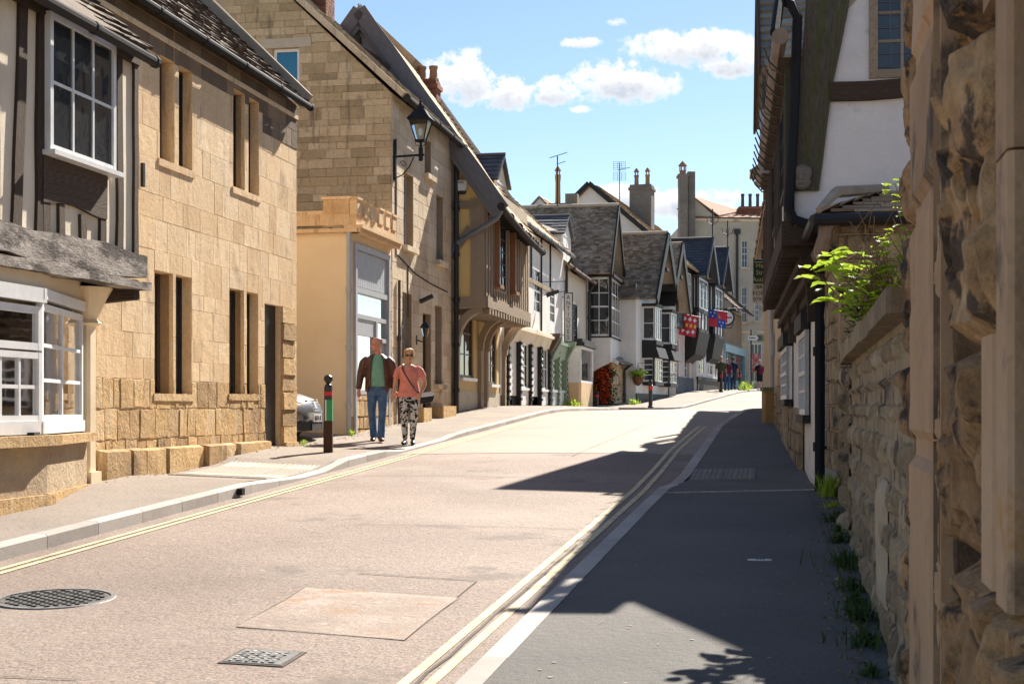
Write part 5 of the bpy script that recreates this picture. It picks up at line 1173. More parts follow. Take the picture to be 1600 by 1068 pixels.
# roof
yr1=-pw+J; mb=MB(); er=Vector((0,-pw-.12,(pw+.12)*1.12)); mb.slates((r1+.1,J-.03,ze),(r0-.02,J-.03,ze),er,16,(.2,.35),th=.03); mb.slates((r0-.2,-6.2,ze-.2),(r1+.1,-6.2,ze-.2),(0,-6.2*-1+yr1,(pw+.12)*1.12+.15),6,(.5,.9)); H.part('roof',mb,slate)
gut_c=mat('rust brown gutter',[(.10,.065,.045),(.2,.14,.1),(.28,.2,.15)],ns=3,bs=30,bump=.3,blk=0,rough=.5,spec=.5)
gutter(H,(r0-.75,J+.15,ze+.1),(r1+.2,J+.15,ze+.14),gut_c,.075)
for k in range(16): u=r0+.1+k*.58; mb=MB(); mb.tube([(u,J+.02,ze-.1),(u,J+.12,ze-.08),(u,J+.24,ze+.05),(u,J+.3,ze+.2)],.012,5); H.part('gutter_bracket',mb,blackm)
mb=MB(); mb.box(r0-.1,r1,J,J+.14,ze-.02,ze+.04); H.part('soffit_board',mb,oak)
# black rainwater pipe bending in front of the corner
yb1=YEr(1243,r0-.15); ubp=r0-.12
pt=lambda px,py,u=ubp:(u,YEr(px,u),ZEr(py,u,.4))
pipe(H,[(r0-.7,J+.2,ze+.15),pt(1218,2),pt(1236,8),pt(1246,28),pt(1243,120),pt(1240,200),pt(1234,300),pt(1232,325),pt(1240,343),pt(1258,350),pt(1284,352)],.055,ironm)
# lean-to outbuilding with hipped stone roof
O1=r0-1.35
mb=MB(END(O1)); mb.wall(-4,-.12,1.0,3.5,(),0); mb.m=FRONTR; mb.wall(O1,r0,1.0,3.5,(),-.12); H.part('outbuilding_wall',mb,mortar)
mb=MB(END(O1)); mb.blocks(-4,-.12,1.0,3.46,(),0,ch=(.16,.3),bl=(.25,.5),gap=.014,out=.03,rough=.012); mb.m=FRONTR; mb.blocks(O1,r0,1.0,3.46,(),-.12,ch=(.16,.3),bl=(.25,.5),gap=.014,out=.03,rough=.012); H.part('outbuilding_stones',mb,wallstone)
zl=3.56; zt_=3.86
mb=MB(); sl_w=4.1; mb.slates((O1-.15,-4.1,zl),(O1-.15,.05,zl),(1.45,0,zt_-zl+.1),7,(.2,.4),th=.022,rf=lambda v:4.06-.75*v); mb.tube([(O1-.17,.07,zl+.03),(O1+.3,-.13,zl+.27),(r0,-.72,zt_+.15)],.05,6,rs=[.035,.06,.05]); 
mb.add([(O1-.15,.05,zl),(r0,.05,zl),(r0,-.7,zt_+.1)],[(0,1,2)]); mb.slates((r0,.05,zl),(O1-.15,.05,zl),(0,-.75,zt_-zl+.1),5,(.25,.4),th=.03,rf=lambda v:1.5-1.45*v); H.part('outbuilding_roof',mb,slate)
mb=MB(); mb.tube([(O1-.22,-4.1,zl-.05),(O1-.22,.12,zl-.07)],.06,8); mb.tube([(O1-.22,.12,zl-.07),(r0-.1,.12,zl-.07)],.055,8); H.part('gutter',mb,blackm)
ud_=15.75
xx=lambda px,py:(O1-.1,YEr(px,O1-.1),ZEr(py,O1-.1,0))
pipe(H,[xx(1302,345),xx(1291,356),xx(1289,372),xx(1284,388),(ud_,YEr(1281,ud_),ZEr(402,ud_,0))],.075,gut_c)
pipe(H,[(ud_,YEr(1281,ud_),ZEr(400,ud_,0)),(ud_,YEr(1281,ud_),ZEr(772,ud_,0))],.055,ironm)
# ground floor
mb=MB(FRONTR); mb.wall(16.0,r1,.4,zj,(),-.02); mb.m=END(16.0); mb.wall(-.6,-.02,.4,zj,(),0); H.part('ground_wall',mb,whiter)
mb=MB(FRONTR); mb.blocks(18.6,r1+.3,.6,gr(20)+.75,(),.0,ch=(.22,.3),bl=(.3,.5),out=.05,rough=.015); mb.m=END(21.9); mb.m=None; mb.box(21.9,24.2,0,.06,.9,gr(22)+.75); H.part('base_stones',mb,wallstone)
for (a,b,yo) in ((17.2,18.9,.05),(21.8,24.3,.09)):
    zb_=gr(a)+.80; mb=MB(); mb.box(a-.03,b+.03,0,yo+.03,zb_-.1,zb_); mb.box(a-.03,b+.03,0,yo+.05,zj-.95,zj-.75); o=H.part('bay_frame',mb,blackt)
    window(H,FRONTR,a,b,zb_,zj-.96,yo,4,4,.07,.03,sash=True,name='bay_window'); window(H,END(a),.0,yo,zb_,zj-.96,.0,1,4,.05,.03,name='bay_window')
HR1=H
# ---------------------------------------------------------------- R2
q0=25.0; q1=31.1; J2=.12
H=Thing('slated_gable_house','tall shaded house with overhanging grey slate gable roof beyond the mossy timber house','house',LS,(q0,0,gr(29)))
z2=3.9; e2=7.5
mb=MB(FRONTR); mb.wall(q0+.3,q1,.8,z2,(),-.03); mb.m=END(q0+.3); mb.wall(-6,-.03,.8,e2,(),0); H.part('ground_wall',mb,bufr)
mb=MB(FRONTR); mb.blocks(q0+.3,q0+3.2,.9,2.6,(),-.03,ch=(.2,.3),bl=(.3,.5),out=.04,rough=.012); mb.blocks(q0+3.2,q1,.9,2.1,(),-.03,ch=(.2,.3),bl=(.3,.5),out=.04,rough=.012); H.part('base_stones',mb,wallstone)
mb=MB(FRONTR); mb.wall(q0+.3,q1,z2,e2,[(q0+1,q0+2.2,4.8,6.2,.08)],J2-.02); mb.m=END(q0+.3); mb.wall(-5,J2-.02,z2,e2+3,(),.01,clip=[(-5,z2),(J2,z2),(J2,e2),(-5,e2)]); mb.m=None; mb.quad((q0+.3,J2,z2),(q1,J2,z2),(q1,-.1,z2),(q0+.3,-.1,z2)); mb.quad((q1,J2,z2),(q1,-6,z2),(q1,-6,e2),(q1,J2,e2)); mb.quad((q0+.3,-6,0),(q1,-6,0),(q1,-6,e2),(q0+.3,-6,e2)); H.part('upper_wall',mb,bufr)
window(H,FRONTR,q0+1,q0+2.2,4.8,6.2,J2+.02,3,3,.06,.03,m=blackt)
for k in range(8): tb(H,(q0+.45+k*1.15,J2+.01,z2),(q0+.45+k*1.15,J2+.01,e2),.16,oak,FRONTR,name='timber_stud')
mb=MB(); umr=q0+2.6; zrr=10.2; hf=2.75; e2_=7.55
mb.slates((umr-hf,J2+.3,e2_),(umr-hf,-6,e2_),(hf,0,zrr-e2_),16,(.22,.36),th=.04); mb.slates((umr+hf,J2+.3,e2_),(umr+hf,-6,e2_),(-hf,0,zrr-e2_),10,(.3,.5),th=.03); mb.tube([(umr,J2+.3,zrr+.05),(umr,-6,zrr+.05)],.1,6)
H.part('gable_roof',mb,slate)
mb=MB(); mb.poly([(umr-hf+.2,J2,e2),(umr+hf-.2,J2,e2),(umr,J2,zrr-.2)]); H.part('gable_wall',mb,bufr)
mb=MB(); mb.slates((q1+.1,J2+.35,e2-.9),(umr+hf-.3,J2+.35,e2-.9),(0,-3.3,2.8),14,(.25,.4),th=.03); mb.slates((umr+hf-.3,-6,e2),(q1+.1,-6,e2),(0,3,2),5,(.5,.9)); H.part('main_roof',mb,slate)
mb=MB(); mb.bar([(umr-hf-.02,J2+.3,e2_-.06),(umr,J2+.3,zrr-.06)],.2,.05,(0,1,0)); mb.bar([(umr+hf+.02,J2+.3,e2_-.06),(umr,J2+.3,zrr-.06)],.2,.05,(0,1,0)); mb.box(umr-hf+.0,umr-hf+.1,J2+.2,J2+.26,6.7,7.4); H.part('bargeboard',mb,oak)
# open casement hanging out over the street
HR2=H; H=HR1; UC=22.6
mb=MB(END(UC)); ya=YEr(1226,UC);yb_=YEr(1187,UC);za=ZEr(270,UC,.4);zb_=ZEr(172,UC,.4)
mb.box(ya,ya+.06,-.03,.03,za,zb_);mb.box(yb_-.06,yb_,-.03,.03,za,zb_);mb.box(ya+.06,yb_-.06,-.03,.03,za,za+.07);mb.box(ya+.06,yb_-.06,-.03,.03,zb_-.06,zb_);mb.box((ya+yb_)/2-.015,(ya+yb_)/2+.015,-.02,.02,za+.07,zb_-.06)
for k in (1,2,3): z=za+.07+(zb_-za-.13)*k/4; mb.box(ya+.06,yb_-.06,-.021,.021,z-.012,z+.012)
o=H.part('open_casement',mb,greyp); mb=MB(END(UC)); mb.box(ya+.06,yb_-.06,-.004,.004,za+.07,zb_-.06); H.part('pane',mb,glassT,o)
# ---------------------------------------------------------------- R3 further
q2=31.3; q3=44; RX=-.6
H=Thing('rendered_corner_house','buff rendered house at the far end of the shaded right side','house',LS,(q2,0,gr(38)))
mb=MB(FRONTR); mb.wall(q2,q3,.8,6.2,(),RX); mb.m=None; mb.quad((q2,-.1,1),(q2,-6,1),(q2,-6,6.2),(q2,-.1,6.2)); mb.quad((q3,-.1,1),(q3,-6,1),(q3,-6,6.2),(q3,-.1,6.2)); mb.quad((q2,-6,0),(q3,-6,0),(q3,-6,6.2),(q2,-6,6.2)); mb.poly([(q2,-.1,6.2),(q2,-6,6.2),(q2,-3,8.6)]); H.part('wall',mb,bufr)
mb=MB(); mb.slates((q3,.2,6.1),(q2,.2,6.1),(0,-3.2,2.6),12,(.3,.5),th=.03); mb.slates((q2,-6.2,6.1),(q3,-6.2,6.1),(0,3,2.6),5,(.5,.9)); H.part('roof',mb,slate)
# ============================================================ FAR ROW beyond the side road
def fu(Y): return Y/LF.c
gF=lambda Y: prof(Y)+.09
W_=LF
def rectF(x0,y0,x1,y1,e=0): a=LF.U(x0,e);b=LF.U(x1,e);m=LF.U((x0+x1)/2,e); return (a,b,LF.Z(y1,m,e),LF.Z(y0,m,e))
# ---- low rubble building with flowers
# ---- white cottage with big slate roof
i0=fu(58.3); i1=fu(65.6)
H=Thing('white_gabled_cottage','white cottage with two dark gables and a big grey stone slate roof','house',LF,(i0,0,gF(60)))
zi=6.15
mb=MB(FRONT); mb.wall(i0,i1,1.2,zi+.6,(),0); mb.m=END(i0); mb.wall(0,7,1.2,zi,(),0); mb.m=None; mb.quad((i1,0,1),(i1,7,1),(i1,7,zi),(i1,0,zi)); mb.quad((i0,7,1),(i1,7,1),(i1,7,zi),(i0,7,zi)); H.part('wall',mb,whiter)
g1=i0+2.5; g2=i0+6.2; zr1=9.05
mb=MB(); h=2.75
mb.slates((g1-h,-.9,zi-.05),(g1-h,7,zi-.05),(h,0,zr1-zi+.05),36,(.12,.28),th=.04,jit=.035); mb.slates((g1+1.85,-.9,zi+.95),(g1+1.85,7,zi+.95),(-1.85,0,zr1-zi-.95),10,(.3,.5)); 
mb.slates((g2-1.85,-.9,zi+.9),(g2-1.85,5,zi+.9),(1.85,0,zr1-zi-.95),14,(.2,.35),th=.03); mb.slates((g2+2.3,-.9,zi-.05),(g2+2.3,5,zi-.05),(-2.3,0,zr1-zi),10,(.3,.5)); mb.tube([(g1,-.9,zr1+.05),(g1,7,zr1+.05)],.09,6); mb.tube([(g2,-.9,zr1),(g2,5,zr1)],.09,6); H.part('roof',mb,slate)
mb=MB(); mb.poly([(g1-2.3,.0,zi),(g1+1.85,.0,zi),(g1,.0,zr1-.3)]); mb.poly([(g2-1.85,.0,zi),(g2+2.0,.0,zi),(g2,.0,zr1-.3)]); H.part('gable_infill',mb,whiter)
mb=MB()
for g_,a,b in ((g1,2.75,1.85),(g2,1.85,2.3)):
    mb.bar([(g_-a,-.92,zi-.15+(.9 if a<2 else 0)),(g_,-.92,zr1-.1)],.42,.08,(0,1,0)); mb.bar([(g_+b,-.92,zi-.1+(.9 if b<2 else 0)),(g_,-.92,zr1-.1)],.42,.08,(0,1,0))
    mb.quad((g_-a,-.9,zi-.05),(g_-a,0,zi-.05),(g_,0,zr1-.1),(g_,-.9,zr1-.1)); mb.box(g_-.3,g_+.3,-.9,-.02,zr1-1.6,zr1-1.45)
for x in (g1+1.86,): mb.box(x-.1,x+.1,-1.0,0,zi+.6,zi+.9)
H.part('bargeboard',mb,blackt)
for c in (g1-.4,g2-.2):
    window(H,FRONT,c-.75,c+.75,4.5,5.9,.55,3,2,.07,.03,name='oriel_window'); window(H,END(c-.75),-.55,0,4.5,5.9,.0,1,2,.07,.03,name='oriel_window')
    mb=MB(FRONT); mb.box(c-.82,c+.82,0,.62,5.9,6.02); mb.prism([(c-.82,0,3.95),(c-.82,.62,4.3),(c-.82,.62,4.48),(c-.82,0,4.48)],(1.64,0,0)); H.part('oriel_bracket',mb,blackt)
for c in (g1-.1,g2-.1):
    zb=gF(60)+.8; window(H,FRONT,c-.95,c+.95,zb,3.75,.5,4,4,.07,.03,name='bay_window',sash=True); window(H,END(c-.95),-.5,0,zb,3.75,.0,1,4,.07,.03,name='bay_window')
    mb=MB(FRONT); mb.prism([(c-1.1,0,3.76),(c-1.1,.75,3.76),(c-1.1,.6,4.2),(c-1.1,0,4.35)],(2.2,0,0)); mb.box(c-1.0,c+1.0,0,.56,zb-.15,zb-.003); mb.box(c-1.0,c-.92,.45,.52,zb,3.75); H.part('bay_canopy',mb,blackt)
mb=MB(FRONT); mb.box(i0-.02,i1,0,.04,1,gF(60)+.3); H.part('plinth',mb,blackt)
# low lean-to in front of the gable side
H=Thing('lean_to_building','low rubble stone building with dark sloping slate roof, flowers on its wall','building',LF,(i0-3.2,0,prof(56)))
a0=fu(56.2)
mb=MB(END(a0)); mb.wall(.55,4.6,.9,4.6,(),0,clip=[(.55,.9),(4.6,.9),(4.6,5.6),(3.0,5.05),(.55,3.55)]); mb.m=FRONT; mb.wall(a0,i0,.9,3.6,(),-.55); H.part('wall_core',mb,mortar)
wl=(2.6,3.35,2.35,3.6); mb=MB(END(a0)); mb.blocks(.55,4.6,1.0,5.2,[wl],0,ch=(.1,.18),bl=(.2,.4),gap=.012,out=.02,clip=[(.55,.9),(4.6,.9),(4.6,5.6),(3.0,5.05),(.55,3.55)]); mb.m=FRONT; mb.blocks(a0,i0,1.0,3.5,(),-.55,ch=(.12,.2),bl=(.2,.4),gap=.01,out=.02); H.part('rubble_stones',mb,rubble)
window(H,END(a0),*wl,.02,2,3,.06,.03)
mb=MB(); mb.slates((i0,.25,3.45),(a0-.25,.25,3.45),(0,4.4,2.7),16,(.25,.4),th=.03); H.part('roof',mb,slate); mb=MB(); mb.bar([(a0-.27,.2,3.4),(a0-.27,4.6,6.1)],.14,.06,(1,0,0)); H.part('bargeboard',mb,whiter)
gutter(H,(a0-.2,.18,3.42),(i0,.18,3.42),blackm,.05); pipe(H,[(i0-.1,.2,3.4),(i0-.1,.45,3.2),(i0-.1,.45,1.7)],.05)
# ---- black and white inn
j0=i1+.05; j1=fu(81.2)
H=Thing('half_timbered_inn','large black and white half timbered inn with two blue slate gables','inn',LF,(j0,0,gF(72)))
zjj=5.45; zej=8.4; JJ=.35
gz_=[]
for p0,p1 in ((1051,1057),(1068,1074)): a=rectF(p0,531,p1,590); gz_.append((a[0],a[1]+.5,a[2],a[3],.2))
mb=MB(FRONT); mb.wall(j0,fu(72.6),1.6,zjj,gz_,0); H.part('ground_wall',mb,mat('pale pink render',[(.50,.42,.38),(.60,.52,.48)],ns=.7,bs=30,bump=.15,blk=0,fine=.05))
for a in gz_:
    window(H,FRONT,a[0],a[1],a[2],a[3],-.1,2,4,.07,.04,sash=True,m=whitep)
    mb=MB(FRONT); mb.box(a[0]-.1,a[0]-.0,.002,.05,a[2],a[3]+.2); mb.box(a[1],a[1]+.1,.002,.05,a[2],a[3]+.2); H.part('window_surround',mb,whiter)
mb=MB(FRONT); mb.box(j0,fu(72.6),0,.05,1.6,3.15); H.part('plinth',mb,mat('blue grey painted plinth',[(.07,.085,.10),(.10,.12,.14)],ns=1,blk=0,bs=20,bump=.2))
mb=MB(FRONT); mb.wall(j0,j1,zjj,zej,(),JJ); mb.m=END(j0); mb.wall(-JJ,7,1.6,12.5,(),0,clip=[(-JJ,1.6),(7.5,1.6),(7.5,zej),(3.7,12.2),(-JJ,zej)]); mb.m=END(j1); mb.wall(-JJ,7,1.6,12.5,(),0,clip=[(-JJ,1.6),(7.5,1.6),(7.5,zej),(3.7,12.2),(-JJ,zej)]); H.part('upper_wall',mb,whiter)
mb=MB(FRONT); u=j0+.1
while u<j1:
    mb.box(u-.07,u+.07,JJ,JJ+.04,zjj,6.5); u+=.42
H.part('close_studding',mb,blackt)
mb=MB(FRONT)
for z in (zjj+.05,6.55,8.3): mb.box(j0,j1,JJ,JJ+.06,z-.1,z+.1)
u=j0+.1; k=0
while u<j1: mb.box(u-.09,u+.09,JJ,JJ+.05,6.6,8.3); u+=.84
H.part('timber_framing',mb,blackt)
for c in (j0+1.2,j0+3.2,):
    window(H,FRONT,c-.62,c+.62,6.7,8.15,JJ+.1,3,3,.06,.04)
# projecting gabled bays
for gi,(yc,zr_) in enumerate(((71.9,10.15),(77.5,10.3))):
    c=fu(yc); hw_=1.85; pj=.62 if gi==0 else .6
    mb=MB(FRONT); mb.box(c-hw_+.2,c+hw_-.2,JJ,pj,zjj,zej-.1); mb.prism([(c-hw_+.2,pj,zej-.1),(c+hw_-.2,pj,zej-.1),(c,pj,zr_-.4)],(0,-.1,0)); H.part('gable_bay',mb,whiter)
    mb=MB(FRONT)
    for x in (c-hw_+.25,c-.6,c+.6,c+hw_-.25): mb.box(x-.07,x+.07,pj,pj+.05,zjj,zej)
    for z in (zjj+.05,6.5,8.2): mb.box(c-hw_+.2,c+hw_-.2,pj,pj+.06,z-.1,z+.1)
    mb.m=END(c-hw_+.2)
    for yv in (-pj+.08,-(pj+JJ)/2,-JJ-.06): mb.box(yv-.06,yv+.06,0,.05,zjj,zej)
    for z in (zjj+.05,6.5,8.2): mb.box(-pj,-JJ,0,.06,z-.1,z+.1)
    H.part('bay_framing',mb,blackt)
    window(H,FRONT,c-hw_+.45,c+hw_-.45,6.6,8.1,pj+.06,5,3,.07,.04,name='bay_window'); window(H,END(c-hw_+.2),-pj+.12,-JJ-.1,6.6,8.1,.06,1,3,.05,.04,name='bay_window')
    mb=MB(); mb.slates((c-hw_-.25,-pj-.5,zej-.25),(c-hw_-.25,3.2,zej-.25),(hw_+.25,0,zr_-zej+.25),14,(.25,.4),th=.014,jit=.004); mb.slates((c+hw_+.25,-pj-.5,zej-.25),(c+hw_+.25,3.2,zej-.25),(-hw_-.25,0,zr_-zej+.25),8,(.4,.6),th=.014,jit=.004); mb.tube([(c,-pj-.5,zr_+.05),(c,3.2,zr_+.05)],.08,6); H.part('gable_roof',mb,welsh)
    mb=MB(); mb.bar([(c-hw_-.3,-pj-.52,zej-.35),(c,-pj-.52,zr_-.05)],.34,.07,(0,1,0)); mb.bar([(c+hw_+.3,-pj-.52,zej-.35),(c,-pj-.52,zr_-.05)],.34,.07,(0,1,0)); mb.bar([(c-hw_-.2,-pj-.57,zej-.2),(c,-pj-.57,zr_+.08)],.09,.04,(0,1,0)); H.part('bargeboard',mb,mat('deep blue bargeboard %d'%gi,[(.03,.045,.07),(.06,.08,.11)],blk=0,ns=2))
    mb=MB(); mb.tube([(c,-pj-.5,zr_),(c,-pj-.5,zr_+1.5)],.035,6)
    for k in range(4):
        a=k*PI/2+.4; dx,dy=math.cos(a),math.sin(a); mb.tube([(c,-pj-.5,zr_+.7),(c+dx*.25,-pj-.5+dy*.25,zr_+.85),(c+dx*.32,-pj-.5+dy*.32,zr_+1.1)],.018,5)
    mb.lathe([(.02,0),(.07,.05),(.02,.1)],(c,-pj-.5,zr_+.65),8); H.part('finial',mb,blackm)
    # stepped bracket under the bay
    mb=MB(FRONT); mb.prism([(c-hw_+.1,0,3.9),(c-hw_+.1,.5,4.3),(c-hw_+.1,pj,4.9),(c-hw_+.1,pj+.1,zjj-.02),(c-hw_+.1,0,zjj-.02)],(2*hw_-.2,0,0)); H.part('bay_bracket',mb,blackt)
mb=MB(); mb.slates((j0-.2,-JJ-.4,zej-.1),(j1+.1,-JJ-.4,zej-.1),(0,4.1,3.75),26,(.25,.4),th=.025); mb.slates((j0-.2,7.7,zej),(j1+.1,7.7,zej),(0,-4,3.65),8,(.5,.9)); H.part('roof',mb,tanslate)
mb=MB(); mb.bar([(j0-.24,-JJ-.4,zej-.1),(j0-.24,3.7,12.15)],.22,.06,(1,0,0)); mb.bar([(j0-.24,3.7,12.15),(j0-.24,7.7,8.5)],.22,.06,(1,0,0)); H.part('bargeboard',mb,blackt)
chimney(H,fu(70.5),2.2,9.0,12.7,1.0,1.1,chimst,pots=((0,.28),(0,-.28)),bricks=False,pot_h=.55,cap='hood')
chimney(H,fu(79)+.5,3.9,11.3,13.7,.8,.9,brick,pots=((0,0),),bricks=True,pot_h=.5)
pipe(H,[(j0+.1,-.12,8.2),(j0+.1,-.12,2)],.06)
mb=MB(FRONT); mb.wall(fu(72.6),j1,1.6,zjj,(),.2); mb.m=END(fu(72.6)); mb.wall(-.2,0,1.6,zjj,(),0); H.part('bay_ground_wall',mb,whiter)
window(H,FRONT,fu(72.6)+.4,fu(72.6)+2.3,3.4,5.1,.24,3,3,.08,.05,name='window'); window(H,FRONT,fu(76),fu(76)+1.9,3.4,5.1,.24,3,3,.08,.05,name='window'); mb=MB(FRONT); mb.box(fu(72.6),j1,.2,.26,1.6,3.1); mb.box(fu(72.6)-.05,j1,.2,.3,3.1,3.25); H.part('plinth',mb,blackt)
# second ridge behind the inn
H=Thing('tall_back_house','tan roofed house behind the inn, only its roof ridge showing','house',LF,(fu(74),8,2))
mb=MB(); mb.slates((fu(75),5.2,9.3),(fu(87),5.2,9.3),(0,3.6,3.9),16,(.3,.5),th=.02); mb.slates((fu(75),12.4,9.3),(fu(87),12.4,9.3),(0,-3.6,3.9),6,(.5,.9)); H.part('roof',mb,tanslate)
mb=MB(); a=fu(75.1); b=fu(87); 
for x in (a,b): mb.poly([(x,5.3,2),(x,12.3,2),(x,12.3,9.3),(x,8.8,13.1),(x,5.3,9.3)])
mb.quad((a,5.3,2),(b,5.3,2),(b,5.3,9.3),(a,5.3,9.3)); mb.quad((a,12.3,2),(b,12.3,2),(b,12.3,9.3),(a,12.3,9.3)); H.part('wall',mb,whiter)
# ---- shop with blue front
k0=j1+.05; k1=fu(91)
H=Thing('blue_fronted_shop','small half timbered shop with blue painted front beside the inn','shop',LF,(k0,0,gF(88)))
mb=MB(FRONT); mb.wall(k0,k1,1.8,7.6,(),.1); H.part('wall',mb,creamr)
mb=MB(FRONT); u=k0+.1
while u<k1: mb.box(u-.07,u+.07,.1,.15,5.6,7.5); u+=.45
mb.box(k0,k1,.1,.18,5.4,5.6); H.part('timber_framing',mb,oakp)
mb=MB(); mb.slates((k0,-.9,7.5),(k1+.2,-.9,7.5),(0,3.5,3.2),12,(.25,.45),th=.03); H.part('roof',mb,brownslate)
mb=MB(FRONT); mb.box(k0+.2,k1-.2,.1,.45,4.9,5.35); mb.box(k0+.2,k0+.45,.1,.4,2.2,4.9); mb.box(k1-.45,k1-.2,.1,.4,2.2,4.9); mb.box(k0+.45,k1-.45,.1,.38,2.2,3.3); mb.box((k0+k1)/2-.06,(k0+k1)/2+.06,.1,.38,3.3,4.9); mb.box(k0+1.5,k0+1.6,.1,.37,3.3,4.9); S=H.part('shopfront',mb,bluep); mb=MB(FRONT); mb.box(k0+.45,k1-.45,.2,.25,3.3,4.9); H.part('pane',mb,glass,S)
# ---- tall stone building closing the view
H=Thing('tall_stone_building','tall three storey pale stone building with sash windows closing the far end of the street','building',WL,(14,92,prof(92)))
KY=92.0
kx=lambda px,Y=KY:(px-CX)/F*Y
kz=lambda py,Y=KY:CZ-(py-HY)/F*Y
KM=lambda s,d,z:(s,KY+(s-11)*.10-d,z)
wins=[(1160,1170,374,417),(1181,1189,374,415),(1160,1169,447,503),(1181,1189,465,501),(1200,1209,374,415),(1200,1209,465,501)]
hol=[(kx(a),kx(b),kz(d_),kz(c),.15) for a,b,c,d_ in wins]; ar=(kx(1155.5),kx(1164),2,kz(545),.3); hol.append(ar); sh=(kx(1173),kx(1194),kz(597),kz(535),.2); hol.append(sh)
mb=MB(KM); mb.wall(kx(1076),kx(1240),1.5,kz(338),hol,0); H.part('front_wall',mb,greystone)
mb=MB(); x0,x1=kx(1076),kx(1240); f=lambda x:KY+(x-11)*.10
mb.quad((x0,f(x0),1.5),(x0,f(x0)+14,1.5),(x0,f(x0)+14,kz(338)),(x0,f(x0),kz(338))); mb.quad((x1,f(x1),1.5),(x1,f(x1)+14,1.5),(x1,f(x1)+14,kz(338)),(x1,f(x1),kz(338))); H.part('side_wall',mb,greystone)
xa=kx(1085); mb=MB(); zt0=kz(338); 
mb.slates((x0-.1,f(x0)-.15,zt0-.05),(x1+.1,f(x1)-.15,zt0-.05),(0,6,1.4),9,(.3,.4),th=.03); H.part('roof',mb,tile)
mb=MB(); mb.poly([(x0,f(x0)-.03,zt0-.1),(kx(1122),f(kx(1122))-.03,zt0-.1),(kx(1083),f(kx(1083))-.03,kz(309))]); mb.m=None; H.part('raised_gable',mb,greystone)
mb=MB(); mb.prism([(kx(1082),f(xa)-.12,kz(309)+.06),(kx(1124),f(kx(1122))-.12,zt0+.02),(kx(1175),f(kx(1175))+4,zt0+.9),(kx(1084)+.4,f(xa)+6,kz(309)+.2)],(0,0,.07)); H.part('gable_roof',mb,tile)
for (a,b,c,e,d_) in hol[:6]:
    window(H,KM,a,b,c,e,-.08,2,4,.06,.03,sash=True); mb=MB(KM); mb.box(a-.12,b+.12,-.05,.12,c-.12,c-.004); H.part('window_sill',mb,facstone)
mb=MB(KM); mb.box(ar[0],ar[1],-.3,-.25,2,kz(552)); H.part('door',mb,whitep)
n=8; mb=MB(KM); cxa=(ar[0]+ar[1])/2; rr=(ar[1]-ar[0])/2+.12
for i in range(n): 
    a=PI*i/n;b=PI*(i+1)/n; mb.prism([(cxa+rr*math.cos(t)*q,-.1,kz(552)+rr*math.sin(t)*q*1.2) for t,q in ((a,1),(b,1),(b,.75),(a,.75))],(0,.2,0))
mb.box(ar[0]-.3,ar[1]+.1,-.02,.03,kz(545)+.25,kz(545)+.35); H.part('door_arch',mb,facstone)
window(H,KM,*sh[:4],-.05,3,2,.1,.05,name='shop_window')
mb=MB(KM); mb.box(kx(1150),kx(1240),0,.08,kz(520),kz(516)); mb.box(kx(1076),kx(1240),0,.1,kz(345),kz(341)); H.part('string_course',mb,facstone)
H.part('poster_board',(lambda m_:(m_.box(kx(1176),kx(1191),.0,.04,kz(580),kz(552)),m_)[1])(MB(KM)),mat('red and white posters',[(.5,.08,.06),(.55,.5,.45),(.45,.05,.05),(.6,.55,.5)],ns=5,blk=0,bs=20,bump=0))
mb=MB(KM); mb.tube([(kx(1153),.1,kz(365)),(kx(1153),.1,2.4)],.08,8); mb.bbox(kx(1153)-.2,kx(1153)+.2,0,.25,kz(365),kz(357),.04); H.part('downpipe',mb,blackm)
chimney(H,kx(1189),95,12.5,15.0,2.0,.9,brick,pots=((-.7,0),(-.2,0),(.3,0),(.8,0)),potm=welsh,pot_h=.9)
# backing roofs beyond
H=Thing('stone_tower_stack','tall grey stone chimney stack beside the tiled gable','chimney',WL,(kx(1065),91.3,6))
mb=MB(); X0=kx(1058.5);X1=kx(1072)
z=6
while z<kz(280): mb.bbox(X0+random.uniform(-.02,.02),X1+random.uniform(-.02,.02),90.9,91.9,z,z+.55,.06); z+=.55
mb.box(X0-.08,X1+.08,90.85,91.95,z,z+.15); H.part('shaft',mb,chimst)
mb=MB(); z=6
while z<kz(281): mb.bbox(kx(1072)+.01,kx(1084),91.2,92.0,z,z+.6,.06); z+=.6
H.part('shaft',mb,chimst)
mb=MB(); c=kx(1065); z=kz(276); mb.lathe([(.3,-.3),(.3,0),(.2,.1),(.22,.3)],(c,91.4,z),10)
for k in range(6): a=k*PI/3; mb.tube([(c+.2*math.cos(a),91.4+.2*math.sin(a),z+.25),(c+.2*math.cos(a),91.4+.2*math.sin(a),z+.6)],.03,5)
mb.lathe([(.3,.58),(.2,.72),(.03,.9)],(c,91.4,z),10); H.part('chimney_pot',mb,terra)
# ============================================================ STREET FURNITURE, PLANTS, CAR, PEOPLE
redp=sm('red reflective paint',(.55,.02,.02)); greens=sm('green sign paint',(.03,.28,.10)); woodb=mat('brown stained post',[(.04,.02,.012),(.09,.045,.025)],blk=0,coord='UV',stretch=(6,1,1),bs=30)
